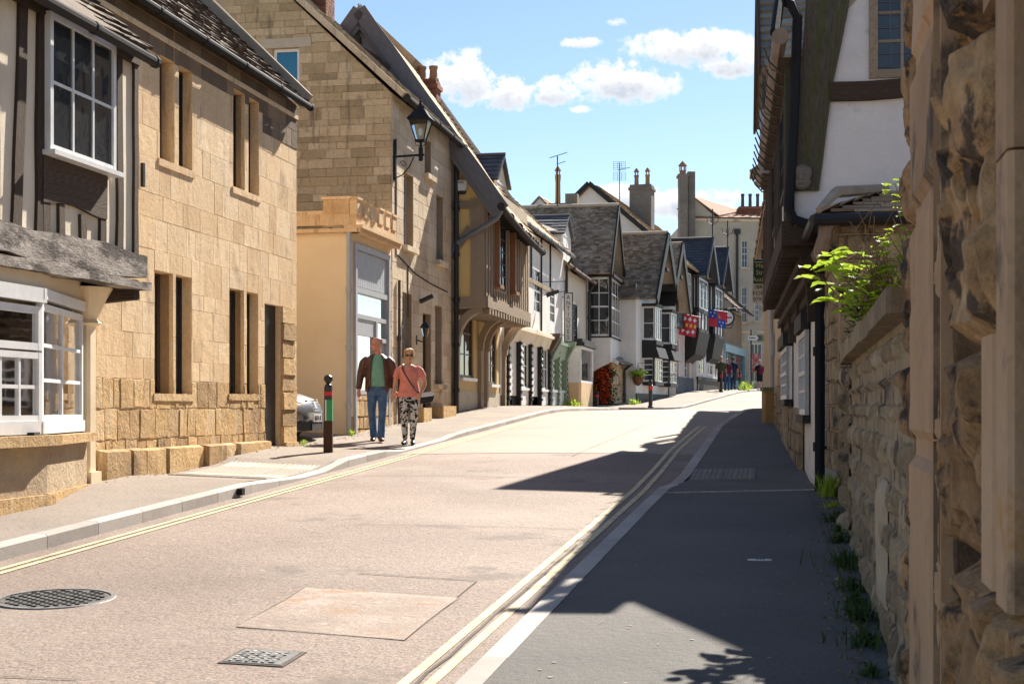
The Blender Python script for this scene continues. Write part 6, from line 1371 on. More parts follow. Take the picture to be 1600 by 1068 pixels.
# ---- wall lantern on the gabled house
uL=uC0+.12; eL=.56; M=lambda s,d,z:(uL+s,-eL+d,z)
H=Thing('wall_lantern','black glazed street lantern on an iron bracket at the corner of the tall gabled house','street lamp',LL,(uL,0,6.62))
mb=MB(); mb.bbox(uL-.05,uL+.05,-.06,0,6.15,6.95,.01); mb.tube([(uL,-.03,6.62),(uL,-eL-.08,6.64)],.025,8)
mb.tube([(uL,-.05,6.2),(uL,-.18,6.25),(uL,-.32,6.4),(uL,-.42,6.6)],.012,6)
n=14; mb.tube([(uL,-.2+.07*math.cos(t*.55)*(1-t/18),6.47+.07*math.sin(t*.55)*(1-t/18)) for t in range(n)],.008,5)
mb.tube([(uL,-eL,6.52),(uL,-eL,6.78)],.045,8); mb.tube([(uL,-eL,6.78),(uL,-eL,6.9)],.025,8)
for s_ in (1,-1): mb.tube([(uL,-eL,6.8),(uL,-eL+.1*s_,6.84),(uL,-eL+.12*s_,6.92),(uL,-eL+.07*s_,6.95)],.008,5)
H.part('bracket',mb,ironm)
def sq(r,z,c=(uL,-eL)): return [(c[0]+a*r,c[1]+b*r,z) for a,b in ((-1,-1),(1,-1),(1,1),(-1,1))]
mb=MB(); mb.loft([sq(.10,6.90),sq(.10,6.93)])
for a,b in ((-1,-1),(1,-1),(1,1),(-1,1)): mb.tube([(uL+a*.085,-eL+b*.085,6.93),(uL+a*.185,-eL+b*.185,7.30)],.013,5)
mb.loft([sq(.20,7.29),sq(.215,7.31),sq(.215,7.33)]); H.part('lantern_frame',mb,ironm)
mb=MB(); mb.loft([sq(.08,6.935),sq(.178,7.29)],cap=False); H.part('lantern_glass',mb,lampglass)
mb=MB(); mb.lathe([(.025,0),(.05,.05),(.045,.14),(.015,.17)],(uL,-eL,7.0),8); H.part('lamp_bulb',mb,whitep)
mb=MB(); mb.loft([sq(.235,7.33),sq(.16,7.42),sq(.10,7.52),sq(.07,7.54)]); mb.lathe([(.075,0),(.08,.06),(.05,.07),(.045,.10),(.02,.13),(.03,.15),(.012,.18),(.003,.22)],(uL,-eL,7.54),10); H.part('lantern_roof',mb,ironm)
# small carriage lamp
u_=U(664.5,.2); z_=LL.Z(516,u_,.2)
H=Thing('carriage_lamp','small black carriage lamp beside the door of the gabled house','wall lamp',LL,(u_,0,z_))
mb=MB(); mb.box(u_-.04,u_+.04,-.03,0,z_-.3,z_-.1); mb.tube([(u_,-.02,z_-.2),(u_,-.14,z_-.24),(u_,-.2,z_-.12)],.015,6); H.part('bracket',mb,blackm)
mb=MB(); mb.lathe([(.05,0),(.09,.17),(.10,.18)],(u_,-.2,z_-.12),6); H.part('lamp_glass',mb,lampglass); mb=MB(); mb.lathe([(.12,.18),(.06,.27),(.02,.3),(.01,.34)],(u_,-.2,z_-.12),6); mb.lathe([(.03,-.03),(.06,0)],(u_,-.2,z_-.12),6); H.part('lamp_cap',mb,blackm)
# ---- alarm box
yb0=YE(732,uE0-.02); yb1=YE(713,uE0-.02); zc=ZE(293,uE0,0); w2=(yb1-yb0)/2; yc=(yb0+yb1)/2
H=Thing('alarm_box','white and black alarm box high on the yellow gable wall','alarm box',LL,(uE0-.02,yc,zc))
Ma=lambda s,d,z:(uE0-.09-d,yc+s,zc+z)
mb=MB(Ma); mb.prism([(-w2*.9,-.07,.14),(w2*.9,-.07,.14),(w2,-.07,.08),(w2*.75,-.07,-.1),(-w2*.75,-.07,-.1),(-w2,-.07,.08)],(0,.14,0)); H.part('box',mb,whitep)
mb=MB(Ma); mb.prism([(-w2*.77,-.065,-.095),(w2*.77,-.065,-.095),(w2*.5,-.065,-.17),(-w2*.5,-.065,-.17)],(0,.12,0)); H.part('lamp_base',mb,blackm)
text(H,'FIRE',(uE0-.165,yc,zc+.085),.07,blackm,(PI/2,0,-PI/2)); 
# ---- bollards
def bollard(kind,label,x,y,z,h,grp=None):
    H=Thing('bollard',label,'bollard',WL,(x,y,z),group=grp)
    if kind=='wood':
        mb=MB(); mb.bbox(x-.065,x+.065,y-.065,y+.065,z-.05,z+h*.40,.012); H.part('lower_post',mb,woodb)
        mb=MB(); mb.bbox(x-.055,x+.055,y-.055,y+.055,z+h*.40,z+h*.85,.01); mb.lathe([(.055,0),(.05,.03),(.03,.045),(.035,.06),(.062,.09),(.068,.12),(.06,.15),(.03,.175),(.005,.18)],(x,y,z+h*.85),14); H.part('upper_post',mb,woodb if False else blackm)
        mb=MB(); mb.bbox(x-.058,x+.058,y-.058,y+.058,z+h*.735,z+h*.785,.01); H.part('red_band',mb,redp)
        mb=MB(); mb.box(x-.02,x+.056,y-.062,y-.056,z+h*.41,z+h*.68); mb.box(x+.056,x+.062,y-.05,y+.05,z+h*.41,z+h*.68); o=H.part('green_plate',mb,greens); mb=MB(); mb.box(x-.038,x-.02,y-.063,y-.056,z+h*.41,z+h*.68); H.part('plate_edge',mb,whitep,o)
    else:
        mb=MB(); mb.lathe([(.10,0),(.10,.06),(.075,.08),(.07,h*.78),(.085,h*.79),(.085,h*.82),(.07,h*.83)],(x,y,z-.02),12); mb.lathe([(.07,0),(.085,h*.05),(.075,h*.11),(.03,h*.16)],(x,y,z+h*.84),12); H.part('post',mb,blackm)
        mb=MB(); mb.lathe([(.074,0),(.078,.01),(.078,h*.14),(.074,h*.15)],(x,y,z+h*.62+(.08 if kind=='top' else 0)),12); H.part('red_band',mb,redp)
bx,by=-2.70,20.9; bollard('wood','wooden bollard with ball top, red band and green plate near the parked car',bx,by,zpl(bx,by),1.13)
for px,Y,h,lab in ((1016.5,51.3,1.0,'thin black bollard with red band at the corner of the side road'),(1127,70.3,1.05,'black bollard with red band in front of the man in the olive shirt'),(1156,76,1.0,'black bollard with red head beside the yellow flowering weed')):
    x=(px-CX)/F*Y; bollard('iron' if px<1100 else 'top',lab,x,Y,prof(Y)+.09,h,'black bollards beyond the side road')
x=(932-CX)/F*54.3; bollard('iron','short red-topped post beside the climbing orange flowers',x,54.3,prof(54)+.08,.6,'black bollards beyond the side road')
# ---- grey pole at right
px_,Yp=1207,31.7; xb=(1207-CX)/F*Yp; zb=zpr(xb,Yp); xt=(1199-CX)/F*Yp
H=Thing('lamp_column','tall grey leaning pole with a dark upper half on the right pavement','pole',WL,(xb,Yp,zb))
zc=CZ-(422-HY)/F*Yp; t=(zc-zb)/(7.9-zb); xm=xb+(xt-xb)*t
mb=MB(); mb.tube([(xb,Yp,zb-.1),(xm,Yp,zc)],.055,10); mb.tube([(xb,Yp,zb+1.4),(xb-.015,Yp,zb+1.9)],.07,10); H.part('lower_pole',mb,greyp)
mb=MB(); mb.tube([(xm,Yp,zc-.01),(xt,Yp,7.9)],.05,10); mb.tube([(xm,Yp,zc-.12),(xm-.005,Yp,zc+.1)],.075,10); H.part('upper_pole',mb,blackm)
# ---- planter
x=(1204-CX)/F*30; H=Thing('stone_planter','square ochre stone planter with mossy top at the foot of the grey pole','planter',WL,(x,30.2,zpr(x,30.2)))
z=zpr(x,30.2); mb=MB(); mb.bbox(x-.12,x+.22,30.0,30.4,z-.05,z+.66,.02); H.part('body',mb,mat('ochre stone planter',[(.28,.17,.07),(.4,.26,.12)],ns=4,blk=0,bs=30)); mb=MB(); mb.bbox(x-.15,x+.25,29.97,30.43,z+.66,z+.74,.02); H.part('rim',mb,mat('mossy rim',[(.10,.14,.06),(.2,.22,.12)],ns=6,blk=0))
# ---- signs on the right
Ys=34.5; X=lambda px:(px-CX)/F*Ys; Z=lambda py:CZ-(py-HY)/F*Ys
H=Thing('hanging_shop_sign','dark green hanging shop sign with gold italic lettering behind the grey pole','shop sign',WL,(X(1193),Ys,Z(424)))
mb=MB(); mb.box(X(1177),X(1208.5),Ys-.02,Ys+.02,Z(443),Z(405.5)); H.part('board',mb,sm('deep green sign',(.006,.05,.03)))
mb=MB(); 
for py in (409.5,): mb.box(X(1178),X(1208),Ys-.024,Ys-.02,Z(py+.3),Z(py-.3))
H.part('border',mb,whitep)
goldm=sm('gold lettering',(.5,.38,.15))
mb=MB(); mb.box(X(1189.5),X(1192),Ys-.02,Ys+.02,Z(405),Z(390)); mb.box(X(1192),X(1240),Ys-.012,Ys+.012,Z(393),Z(391.8)); mb.box(X(1192),X(1240),Ys-.012,Ys+.012,Z(402),Z(400.8)); H.part('bracket',mb,blackm)
for s_,py in (('Hailes',415),('Street',426),('Antiques',437)): text(H,s_,(X(1193),Ys-.026,Z(py)),.16,goldm,(PI/2,0,0),sx=.95)
Ys=34.8
H=Thing('for_sale_board','white FOR SALE board with black lettering under the green shop sign','sale board',WL,(X(1196),Ys,Z(458)))
mb=MB(); mb.box(X(1174.5),X(1218),Ys-.015,Ys+.015,Z(474),Z(443.5)); H.part('board',mb,mat('off white board',[(.55,.5,.45),(.62,.57,.52)],blk=0,ns=2))
for s_,py,k in (('1BR  FLAT',448.5,.135),('FOR SALE',458.5,.15),('079324 268',467.5,.13)): text(H,s_,(X(1196.5),Ys-.018,Z(py)),k,blackm,(PI/2,0,0))
# ---- ANTIQUES hanging board
ua=uF1-.4; ya=-.72
H=Thing('antiques_sign','tall narrow white hanging board reading ANTIQUES downwards','shop sign',LL,(ua,ya,4.3))
y0=YE(894,ua);y1=YE(882.5,ua);z0=ZE(533,ua,-.5);z1=ZE(458,ua,-.5); Ms=END(ua)
mb=MB(Ms); mb.box(y0,y1,-.03,.03,z0,z1); H.part('board',mb,whiter); mb=MB(Ms); mb.box(y0-.03,y0,-.035,.035,z0-.03,z1+.03); mb.box(y1,y1+.03,-.035,.035,z0-.03,z1+.03); mb.box(y0,y1,-.034,.034,z1,z1+.03);mb.box(y0,y1,-.034,.034,z0-.03,z0); mb.box(y1+.03,0,-.012,.012,z1-.15,z1-.12); mb.box(y1+.03,0,-.012,.012,z0+.2,z0+.23); H.part('sign_frame',mb,blackm)
for i,ch_ in enumerate('ANTIQUES'): text(H,ch_,(ua-.033,(y0+y1)/2,z1-.14-(z1-z0-.2)*i/7.4),.21,blackm,(PI/2,0,-PI/2),sx=.9)
# bracket arms on the white house
u_=U(868,.5); H=Thing('sign_bracket','thin iron sign bracket with small hanging plate on the white shop house','sign bracket',LL,(u_,0,4.6))
mb=MB(); z_=LL.Z(440,u_,.3); mb.tube([(u_,0,z_),(u_,-.8,z_)],.012,5); mb.tube([(u_,0,z_-.45),(u_,-.8,z_-.3)],.012,5); mb.tube([(u_,-.8,z_+.05),(u_,-.8,z_-.4)],.012,5); H.part('bracket_arm',mb,blackm); mb=MB(); mb.prism([(u_-.02,-.2,z_-.35),(u_-.02,-.6,z_-.25),(u_-.02,-.62,z_-.35),(u_-.02,-.22,z_-.5)],(.04,0,0)); H.part('plate',mb,blackm)
# ---- heraldic banners
def pflag(name,label,cat,px0,px1,py0,py1,Y,skew,draw,base,polem):
    X=lambda p:(p-CX)/F*Y; Z=lambda q:CZ-(q-HY)/F*Y
    x0,x1=X(px0),X(px1);z0,z1=Z(py1),Z(py0)
    H=Thing(name,label,cat,WL,((x0+x1)/2,Y,z1),group='heraldic banners on the inn')
    def f(s,d,t): # s,t in 0..1
        return (x0+(x1-x0)*s+skew*(1-t)*(x1-x0), Y-d+.05*math.sin(s*7+t*2), z0+(z1-z0)*t-.16*s*(z1-z0))
    mb=MB(f); n=14
    for i in range(n):
        for j in range(n): mb.quad((i/n,0,j/n),((i+1)/n,0,j/n),((i+1)/n,0,(j+1)/n),(i/n,0,(j+1)/n),(.5,.5,.5,1))
    H.part('cloth',mb,base)
    draw(H,f)
    a=Vector(f(-.1,0,1.0)); b=Vector(f(1.12,0,1.0)); mb=MB(); d=(b-a).normalized(); mb.tube([a-d*.5,b],.022,6); H.part('flag_pole',mb,polem)
    return H
def cross(mb,s,t,r,w_=.35):
    for a,b in ((1,0),(0,1)): mb.prism([(s-r*(a+ b*w_),.012,t-r*(b+a*w_)),(s+r*(a+b*w_),.012,t-r*(b+a*w_)),(s+r*(a+b*w_),.012,t+r*(b+a*w_)),(s-r*(a+b*w_),.012,t+r*(b+a*w_))],(0,.006+.002*a,0))
yel=sm('banner yellow',(.75,.45,.04)); wht=sm('banner white',(.75,.72,.72)); rdb=sm('banner red',(.50,.02,.05)); blb=sm('banner blue',(.02,.06,.36))
def d1(H,f):
    mb=MB(f); mb.prism([(0,.008,.42),(1,.008,.42),(1,.008,.60),(0,.008,.60)],(0,.004,0)); H.part('dark_band',mb,blackm)
    mb=MB(f)
    for k in range(4): a=.05+k*.25; mb.prism([(a,.012,.43),(a+.15,.012,.43),(a+.15,.012,.59),(a,.012,.59)],(0,.006,0))
    H.part('gold_charges',mb,yel)
    mb=MB(f)
    for s,t in ((.2,.8),(.5,.8),(.8,.8),(.2,.24),(.5,.18),(.8,.24)): cross(mb,s,t,.10)
    H.part('white_crosses',mb,wht)
def d2(H,f):
    mb=MB(f); mb.prism([(.5,.008,.5),(1,.008,.5),(1,.008,1),(.5,.008,1)],(0,.004,0)); mb.prism([(0,.008,0),(.5,.008,0),(.5,.008,.5),(0,.008,.5)],(0,.004,0)); H.part('red_quarters',mb,rdb)
    mb=MB(f)
    for ox,oy in ((.5,.5),(0,0)):
        for k in range(3): # three walking lions reduced to bars with heads
            y=oy+.08+k*.13; mb.prism([(ox+.08,.013,y),(ox+.40,.013,y),(ox+.44,.013,y+.09),(ox+.36,.013,y+.07),(ox+.2,.013,y+.08),(ox+.06,.013,y+.10),(ox+.10,.013,y+.05)],(0,.005,0))
    H.part('gold_lions',mb,yel)
    mb=MB(f)
    for ox,oy in ((0,.5),(.5,0)):
        for a,b in ((.14,.33),(.34,.33),(.24,.12)): 
            s,t=ox+a,oy+b; mb.prism([(s,.013,t-.07),(s+.03,.013,t),(s+.055,.013,t+.03),(s+.02,.013,t+.03),(s,.013,t+.08),(s-.02,.013,t+.03),(s-.055,.013,t+.03),(s-.03,.013,t)],(0,.005,0))
    H.part('white_lilies',mb,wht)
pflag('banner','red banner with white crosses and a band of gold squares','banner',1066,1092,490,522,67.6,-.22,d1,rdb,blackm)
pflag('banner','blue and red quartered banner with gold lions and white lilies','banner',1107,1134,483,509,75.0,0,d2,blb,blackm)
# round inn sign and inn lantern
Y=78; X=lambda p:(p-CX)/F*Y; Z=lambda q:CZ-(q-HY)/F*Y
H=Thing('round_inn_sign','round black ringed sign showing a red cross on white, beside the blue banner','inn sign',WL,(X(1135),Y,Z(497)))
cx,cz=X(1135),Z(496); mb=MB(lambda x,y,z:(cx+x,Y-z,cz+y)); mb.lathe([(.40,-.03),(.46,-.02),(.46,.02),(.40,.03)],(0,0,0),24); H.part('ring',mb,blackm)
mb=MB(lambda x,y,z:(cx+x,Y-z,cz+y)); mb.lathe([(.36,-.025),(.36,.035),(.01,.036)],(0,0,0),24); H.part('disc',mb,wht)
mb=MB(lambda x,y,z:(cx+x,Y-z,cz+y)); mb.box(-.30,.30,-.04,.04,.036,.05); mb.box(-.04,.04,-.30,.30,.036,.052); H.part('red_cross',mb,rdb)
mb=MB(); mb.tube([(cx-.6,Y,cz+.5),(cx+.9,Y,cz+.5)],.025,6); mb.tube([(cx,Y,cz+.5),(cx,Y,cz+.4)],.02,6); H.part('bracket',mb,blackm)
def lant(label,px,py,Y,s):
    x=(px-CX)/F*Y; z=CZ-(py-HY)/F*Y; H=Thing('inn_lantern',label,'wall lamp',WL,(x,Y,z))
    mb=MB(); mb.lathe([(.10*s,0),(.20*s,.42*s),(.22*s,.44*s)],(x,Y,z),6); H.part('lamp_glass',mb,lampglass)
    mb=MB(); mb.lathe([(.26*s,.44*s),(.12*s,.62*s),(.04*s,.7*s),(.01*s,.85*s)],(x,Y,z),6); mb.lathe([(.03,-.12*s),(.12*s,0)],(x,Y,z),6); mb.tube([(x,Y,z-.1*s),(x-.1,Y,z-.5*s),(x-.5,Y+.3,z-.5*s)],.03,5); H.part('lamp_cap',mb,blackm)
lant('black six sided lantern hanging near the round inn sign',1146,498,79,1.0)
# finger post
Y=86; X=lambda p:(p-CX)/F*Y; Z=lambda q:CZ-(q-HY)/F*Y
H=Thing('direction_sign','white and green direction signs on a thin post in front of the tall stone building','road sign',WL,(X(1173.5),Y,prof(Y)+.1))
mb=MB(); mb.tube([(X(1173.5),Y,prof(Y)),(X(1173.5),Y,Z(515))],.04,6); H.part('post',mb,gutm)
mb=MB(); mb.prism([(X(1168.5),Y-.05,Z(531.5)),(X(1182),Y-.05,Z(531.5)),(X(1185),Y-.05,Z(528)),(X(1182),Y-.05,Z(524)),(X(1168.5),Y-.05,Z(524))],(0,.02,0)); H.part('white_arrow_sign',mb,whitep)
mb=MB(); 
for k in (0,1): mb.prism([(X(1183.5+k*3),Y-.06,Z(531.5)),(X(1185+k*3),Y-.06,Z(531.5)),(X(1187.5+k*3),Y-.06,Z(527.7)),(X(1185+k*3),Y-.06,Z(524)),(X(1183.5+k*3),Y-.06,Z(524)),(X(1186+k*3),Y-.06,Z(527.7))],(0,.02,0))
H.part('chevron',mb,blackm); mb=MB(); mb.box(X(1183),X(1197),Y-.04,Y-.02,Z(533),Z(523)); H.part('green_sign',mb,sm('muted green sign',(.16,.24,.14)))
mb=MB(); mb.box(X(1175),X(1183),Y-.05,Y-.03,Z(520.5),Z(517.5)); H.part('name_sign',mb,whitep); mb=MB(); mb.box(X(1175.5),X(1182.5),Y-.053,Y-.05,Z(519.6),Z(518.4)); mb.box(X(1170),X(1180),Y-.053,Y-.05,Z(528.5),Z(527)); H.part('lettering',mb,blackm)
# ---- aerials
def aerial(kind,label,px,py0,py1,Y):
    x=(px-CX)/F*Y; z1=CZ-(py0-HY)/F*Y; z0=CZ-(py1-HY)/F*Y
    H=Thing('tv_aerial',label,'aerial',WL,(x,Y,z0),group='television aerials on the roofs')
    mb=MB(); mb.tube([(x,Y,z0),(x,Y,z1)],.022,6); H.part('mast',mb,gutm)
    mb=MB()
    if kind=='yagi':
        a=Vector((x-.28,Y+.1,z1-.05)); b=Vector((x+.35,Y-.1,z1+.12)); mb.tube([a,b],.012,5)
        for k in range(7): p=a.lerp(b,k/6); mb.tube([p+Vector((-.05,-.25,-.03)),p+Vector((.05,.25,.03))],.006,4)
        a=Vector((x,Y,z1-.3)); mb.tube([a,a+Vector((.3,-.15,.08))],.012,5); 
        for k in range(4): p=a+Vector((.08*k,-.04*k,.02*k)); mb.tube([p+Vector((-.02,-.16,-.02)),p+Vector((.02,.16,.02))],.006,4)
    else:
        for s_ in (1,-1):
            zc=z1-.22+s_*.26 - .2
            for k in range(5): z=zc-.2+k*.1; mb.tube([(x-.3,Y-.02,z),(x+.3,Y+.02,z)],.007,4)
            for k in (-.3,-.1,.1,.3): mb.tube([(x+k,Y,zc-.2),(x+k,Y,zc+.2)],.007,4)
        mb.tube([(x-.1,Y-.1,z1-.38),(x+.5,Y-.3,z1-.3)],.015,5)
    H.part('antenna',mb,gutm)
aerial('yagi','thin television aerial on a tall mast left of the brick chimney',871,244,322,54)
aerial('grid','double grid television aerial beside the grey twin-pot chimney',968,254,325,71)
# ============================================================ plants
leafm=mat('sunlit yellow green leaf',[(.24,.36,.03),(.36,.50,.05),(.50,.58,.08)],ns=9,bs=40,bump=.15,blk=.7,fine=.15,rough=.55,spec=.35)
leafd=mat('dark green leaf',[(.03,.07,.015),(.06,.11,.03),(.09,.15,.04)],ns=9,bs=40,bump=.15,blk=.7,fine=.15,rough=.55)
for m_ in (leafm,leafd): # leaves let light through
    nt_=m_.node_tree; b_=nt_.nodes['Principled BSDF']; tr=nt_.nodes.new('ShaderNodeBsdfTranslucent'); ms=nt_.nodes.new('ShaderNodeMixShader'); ms.inputs[0].default_value=.5
    src=b_.inputs['Base Color'].links[0].from_socket; nt_.links.new(src,tr.inputs[0]); nt_.links.new(b_.outputs[0],ms.inputs[1]); nt_.links.new(tr.outputs[0],ms.inputs[2]); nt_.links.new(ms.outputs[0],nt_.nodes['Material Output'].inputs[0])
orangef=mat('orange red flower',[(.45,.04,.02),(.65,.12,.04)],blk=.8,ns=5,bump=0,fine=.1)
barkm=mat('twig bark',[(.09,.06,.04),(.2,.14,.1)],blk=.3,ns=5,bump=.2)
def leaf(mb,p,d,L_,W,up=Vector((0,0,1)),curl=.2,lobes=False):
    d=Vector(d).normalized(); s=d.cross(up); s=s.normalized() if s.length>.05 else Vector((1,0,0)); n=s.cross(d)
    p=Vector(p); q=lambda a,b,c:p+d*(a*L_)+s*(b*W)+n*(c*L_)
    pts=[(0,0,0),(.2,.38,.04),(.5,.5,.06),(.8,.28,.0),(1,0,-curl),(.8,-.28,.0),(.5,-.5,.06),(.2,-.38,.04),(.3,0,-.03),(.7,0,-.05)]
    v=[q(*t) for t in pts]; c=(random.random(),random.random(),0,1)
    mb.add(v,[(0,1,8),(1,2,9,8),(2,3,9),(3,4,9),(4,5,9),(5,6,9),(6,7,8,9),(7,0,8)],c)
def rv(): return Vector((random.gauss(0,1),random.gauss(0,1),random.gauss(0,1))).normalized()
def shrub(H,root,tips,leafmb,L_,nl,stems,spread=.12,drop=0):
    for t in tips:
        root_=Vector(root)+rv()*.05; t=Vector(t); mid=root_.lerp(t,.5)+rv()*.12+Vector((0,0,.1)); pts=[root_,root_.lerp(mid,.6),mid,mid.lerp(t,.6)+rv()*.04,t]
        stems.tube(pts,.008,5,rs=[.014,.011,.008,.005,.003])
        for k in range(nl):
            a=random.uniform(.35,1.02); i=min(3,int(a*4)); p=pts[i].lerp(pts[min(4,i+1)],a*4-i if i<4 else 1)
            d=rv(); d.z=abs(d.z)*.3-drop; leaf(leafmb,p+rv()*spread*.3,d,L_*random.uniform(.6,1.2),L_*random.uniform(.5,.8))
# shrub leaning over the garden wall
p0=LR.w(10.2,-.75,1.2)
H=Thing('wall_shrub','sunlit yellow green shrub leaning over the coping of the garden wall','shrub',WL,tuple(p0))
st=MB(); lf1=MB(); lf2=MB()
Yb=9.6; P=lambda px,py,Y=Yb:((px-CX)/F*Y,Y,CZ-(py-HY)/F*Y)
random.seed(21)
shrub(H,p0,[P(1268,418,9.3),P(1285,405,9.5),P(1300,398,9.4)],lf1,.17,24,st,.09)
shrub(H,p0,[P(1330,400),P(1345,435),P(1315,430,9.2),P(1350,455),P(1330,470,9.2),P(1310,412,9.3),P(1360,415,9.5),P(1345,395,9.4),P(1378,385,9.5)],lf1,.12,36,st,.14)
shrub(H,p0,[P(1370,370),P(1385,362),P(1392,300,9.8),P(1398,286,9.8),P(1400,400),P(1380,440),P(1365,425),P(1395,340)],lf1,.07,34,st,.12)
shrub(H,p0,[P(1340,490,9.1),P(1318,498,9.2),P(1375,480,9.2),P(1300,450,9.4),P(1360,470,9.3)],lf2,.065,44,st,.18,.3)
for k in range(40): a=Vector(P(random.uniform(1310,1405),random.uniform(400,480))); st.tube([a,a+rv()*.15,a+rv()*.3+Vector((0,0,.1))],.003,4)
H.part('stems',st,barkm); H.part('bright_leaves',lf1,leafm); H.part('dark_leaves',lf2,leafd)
# weeds along the wall foot
def weed(label,name,x,y,z,r,h,n,m,cat='weed',grp='weeds at the foot of the walls',L_=.034):
    mb=MB()
    for k in range(n):
        a=random.random()*2*PI; rr=abs(random.gauss(0,.75))*r; b=Vector((x+rr*math.cos(a),y+rr*math.sin(a)*1.5,z)); hh=h*random.uniform(.4,1)
        if random.random()<.5:
            t=b+Vector((random.gauss(0,.3)*hh,random.gauss(0,.3)*hh,hh)); w_=Vector((random.uniform(-1,1),random.uniform(-1,1),0)).normalized()*.006; m_=b.lerp(t,.6)+Vector((0,0,hh*.1)); mb.add([b-w_,b+w_,m_+w_*.7,m_-w_*.7,t],[(0,1,2,3),(3,2,4)])
        else: leaf(mb,b+Vector((0,0,random.random()*hh*.7)),rv()+Vector((0,0,.4)),L_*random.uniform(.5,1.3),L_*.6)
    return solo(name,label,cat,mb,m,WL,(x,y,z),group=grp) if False else solo2(name,label,cat,mb,m,(x,y,z),grp)
def solo2(name,label,cat,mb,m,org,grp):
    return solo(name,label,cat,mb,m,WL,org,group=grp)
wl_=[(6.9,.05,.07,60,leafd,'tiny weed tuft in the corner by the pilaster foot'),(8.8,.06,.10,80,leafd,'small ragged weed between two larger clumps by the garden wall'),(12.3,.05,.09,70,leafd,'little weed at the base of the wall pier'),(14.2,.06,.08,60,leafm,'small pale weed near the thin drain line'),(7.6,.10,.12,110,leafd,'dark leafy weeds nearest the camera at the wall foot'),(8.3,.11,.15,150,leafd,'low dark weeds with dry stalks under the old lime patch'),(9.3,.1,.12,110,leafd,'dull green weeds below the middle of the garden wall'),(10.3,.12,.16,150,leafd,'broad clump of weeds halfway along the garden wall'),(11.6,.08,.12,100,leafd,'small dark tuft at the wall foot before the wall pier'),(13.0,.1,.12,130,leafd,'sparse dark tuft beyond the wall pier'),(15.3,.12,.28,240,leafm,'tall bright green weed clump at the foot of the black downpipe')]
for u_,r,h,n,m_,lab in wl_:
    p=LR.w(u_,.05); weed(lab,'weed_clump',p.x,p.y,zpr(p.x,p.y),r,h,n,m_)
for u_,e_,lab in ((U(257),.06,'tiny weed in the plinth joint of the honey stone house'),(U(470),.05,'small green weed by the gateway beside the parked car'),(U(545),.06,'weed growing at the foot of the cream annexe wall')):
    p=LL.w(u_,-e_); weed(lab,'weed_clump',p.x,p.y,zpl(p.x,p.y),.06,.12,50,leafm)
x=(1163-CX)/F*75.5; weed('yellow green flowering weed beside the far bollard','weed_clump',x,75.5,prof(75.5)+.09,.35,.6,200,leafm,L_=.14)
for px,lab in ((884,'small yellow green plant at the bay of the cream cottage'),(899,'second low plant at the foot of the cream cottage')):
    x=(px-CX)/F*49.5; weed(lab,'weed_clump',x,49.5,prof(49.5)+.1,.2,.35,120,leafm,L_=.09)
x=(990-CX)/F*56.5; weed('green weed at the foot of the white gabled cottage','weed_clump',x,56.5,prof(56.5)+.09,.2,.3,100,leafm,L_=.1)
# climber with orange flowers
yc_=YE(950,0) if False else None
p=LF.w(a0-.15,2.9); H=Thing('flowering_climber','climbing plant with orange red flowers on the low rubble building','climbing plant',WL,(p.x,p.y,prof(56)))
st=MB();l1=MB();fl=MB(); YF=lambda px,u:(lambda k:(LF.ox+LF.s*u-k*LF.c*u)/(LF.c+k*LF.s))((px-CX)/F)
def P(px,py):
    u=a0-random.uniform(.06,.4); y=YF(px,u); q=LF.w(u,y); return Vector((q.x,q.y,CZ-(py-HY)/F*q.y))
for k in range(26):
    t=P(random.gauss(943,6),random.uniform(560,632)); st.tube([Vector((P(942,636))),P(942,610),t],.01,4)
for k in range(1100):
    y_=random.uniform(562,635); x_=random.gauss(943,4+ (y_-555)*.08); leaf(l1,P(x_,y_),rv(),.12,.09)
for k in range(520):
    y_=random.choice((random.gauss(582,6),random.gauss(600,9),random.gauss(618,8))); x_=random.gauss(943,6); leaf(fl,P(x_,y_)+Vector((0,-.12,0)),rv(),.12,.12)
for k in range(3): t=P(962,random.uniform(575,590)); st.tube([P(950,590),t],.01,4); [leaf(l1,P(random.uniform(950,963),582),rv(),.2,.05) for _ in range(12)]
H.part('stems',st,barkm); H.part('leaves',l1,leafd); H.part('flowers',fl,orangef)
# hanging basket
p=Vector(((997-CX)/F*58.2,58.2,CZ-(588-HY)/F*58.2)); H=Thing('hanging_basket','hanging basket of yellow green plants on the white gabled cottage','hanging basket',WL,tuple(p))
mb=MB(); mb.lathe([(.03,-.38),(.16,-.28),(.24,-.1),(.26,0)],tuple(p),12); mb.tube([p+Vector((.3,.2,.55)),p+Vector((0,0,.55)),p+Vector((0,0,.3))],.012,5)
for a in range(3): mb.tube([p+Vector((.25*math.cos(a*2.1),.25*math.sin(a*2.1),0)),p+Vector((0,0,.5))],.006,4)
H.part('basket',mb,mat('brown basket',[(.12,.06,.03),(.2,.1,.05)],blk=0,ns=8)); mb=MB()
for k in range(260): leaf(mb,p+Vector((random.gauss(0,.14),random.gauss(0,.14),abs(random.gauss(0,.14)))),rv(),.12,.08)
H.part('leaves',mb,leafm)
random.seed(5)
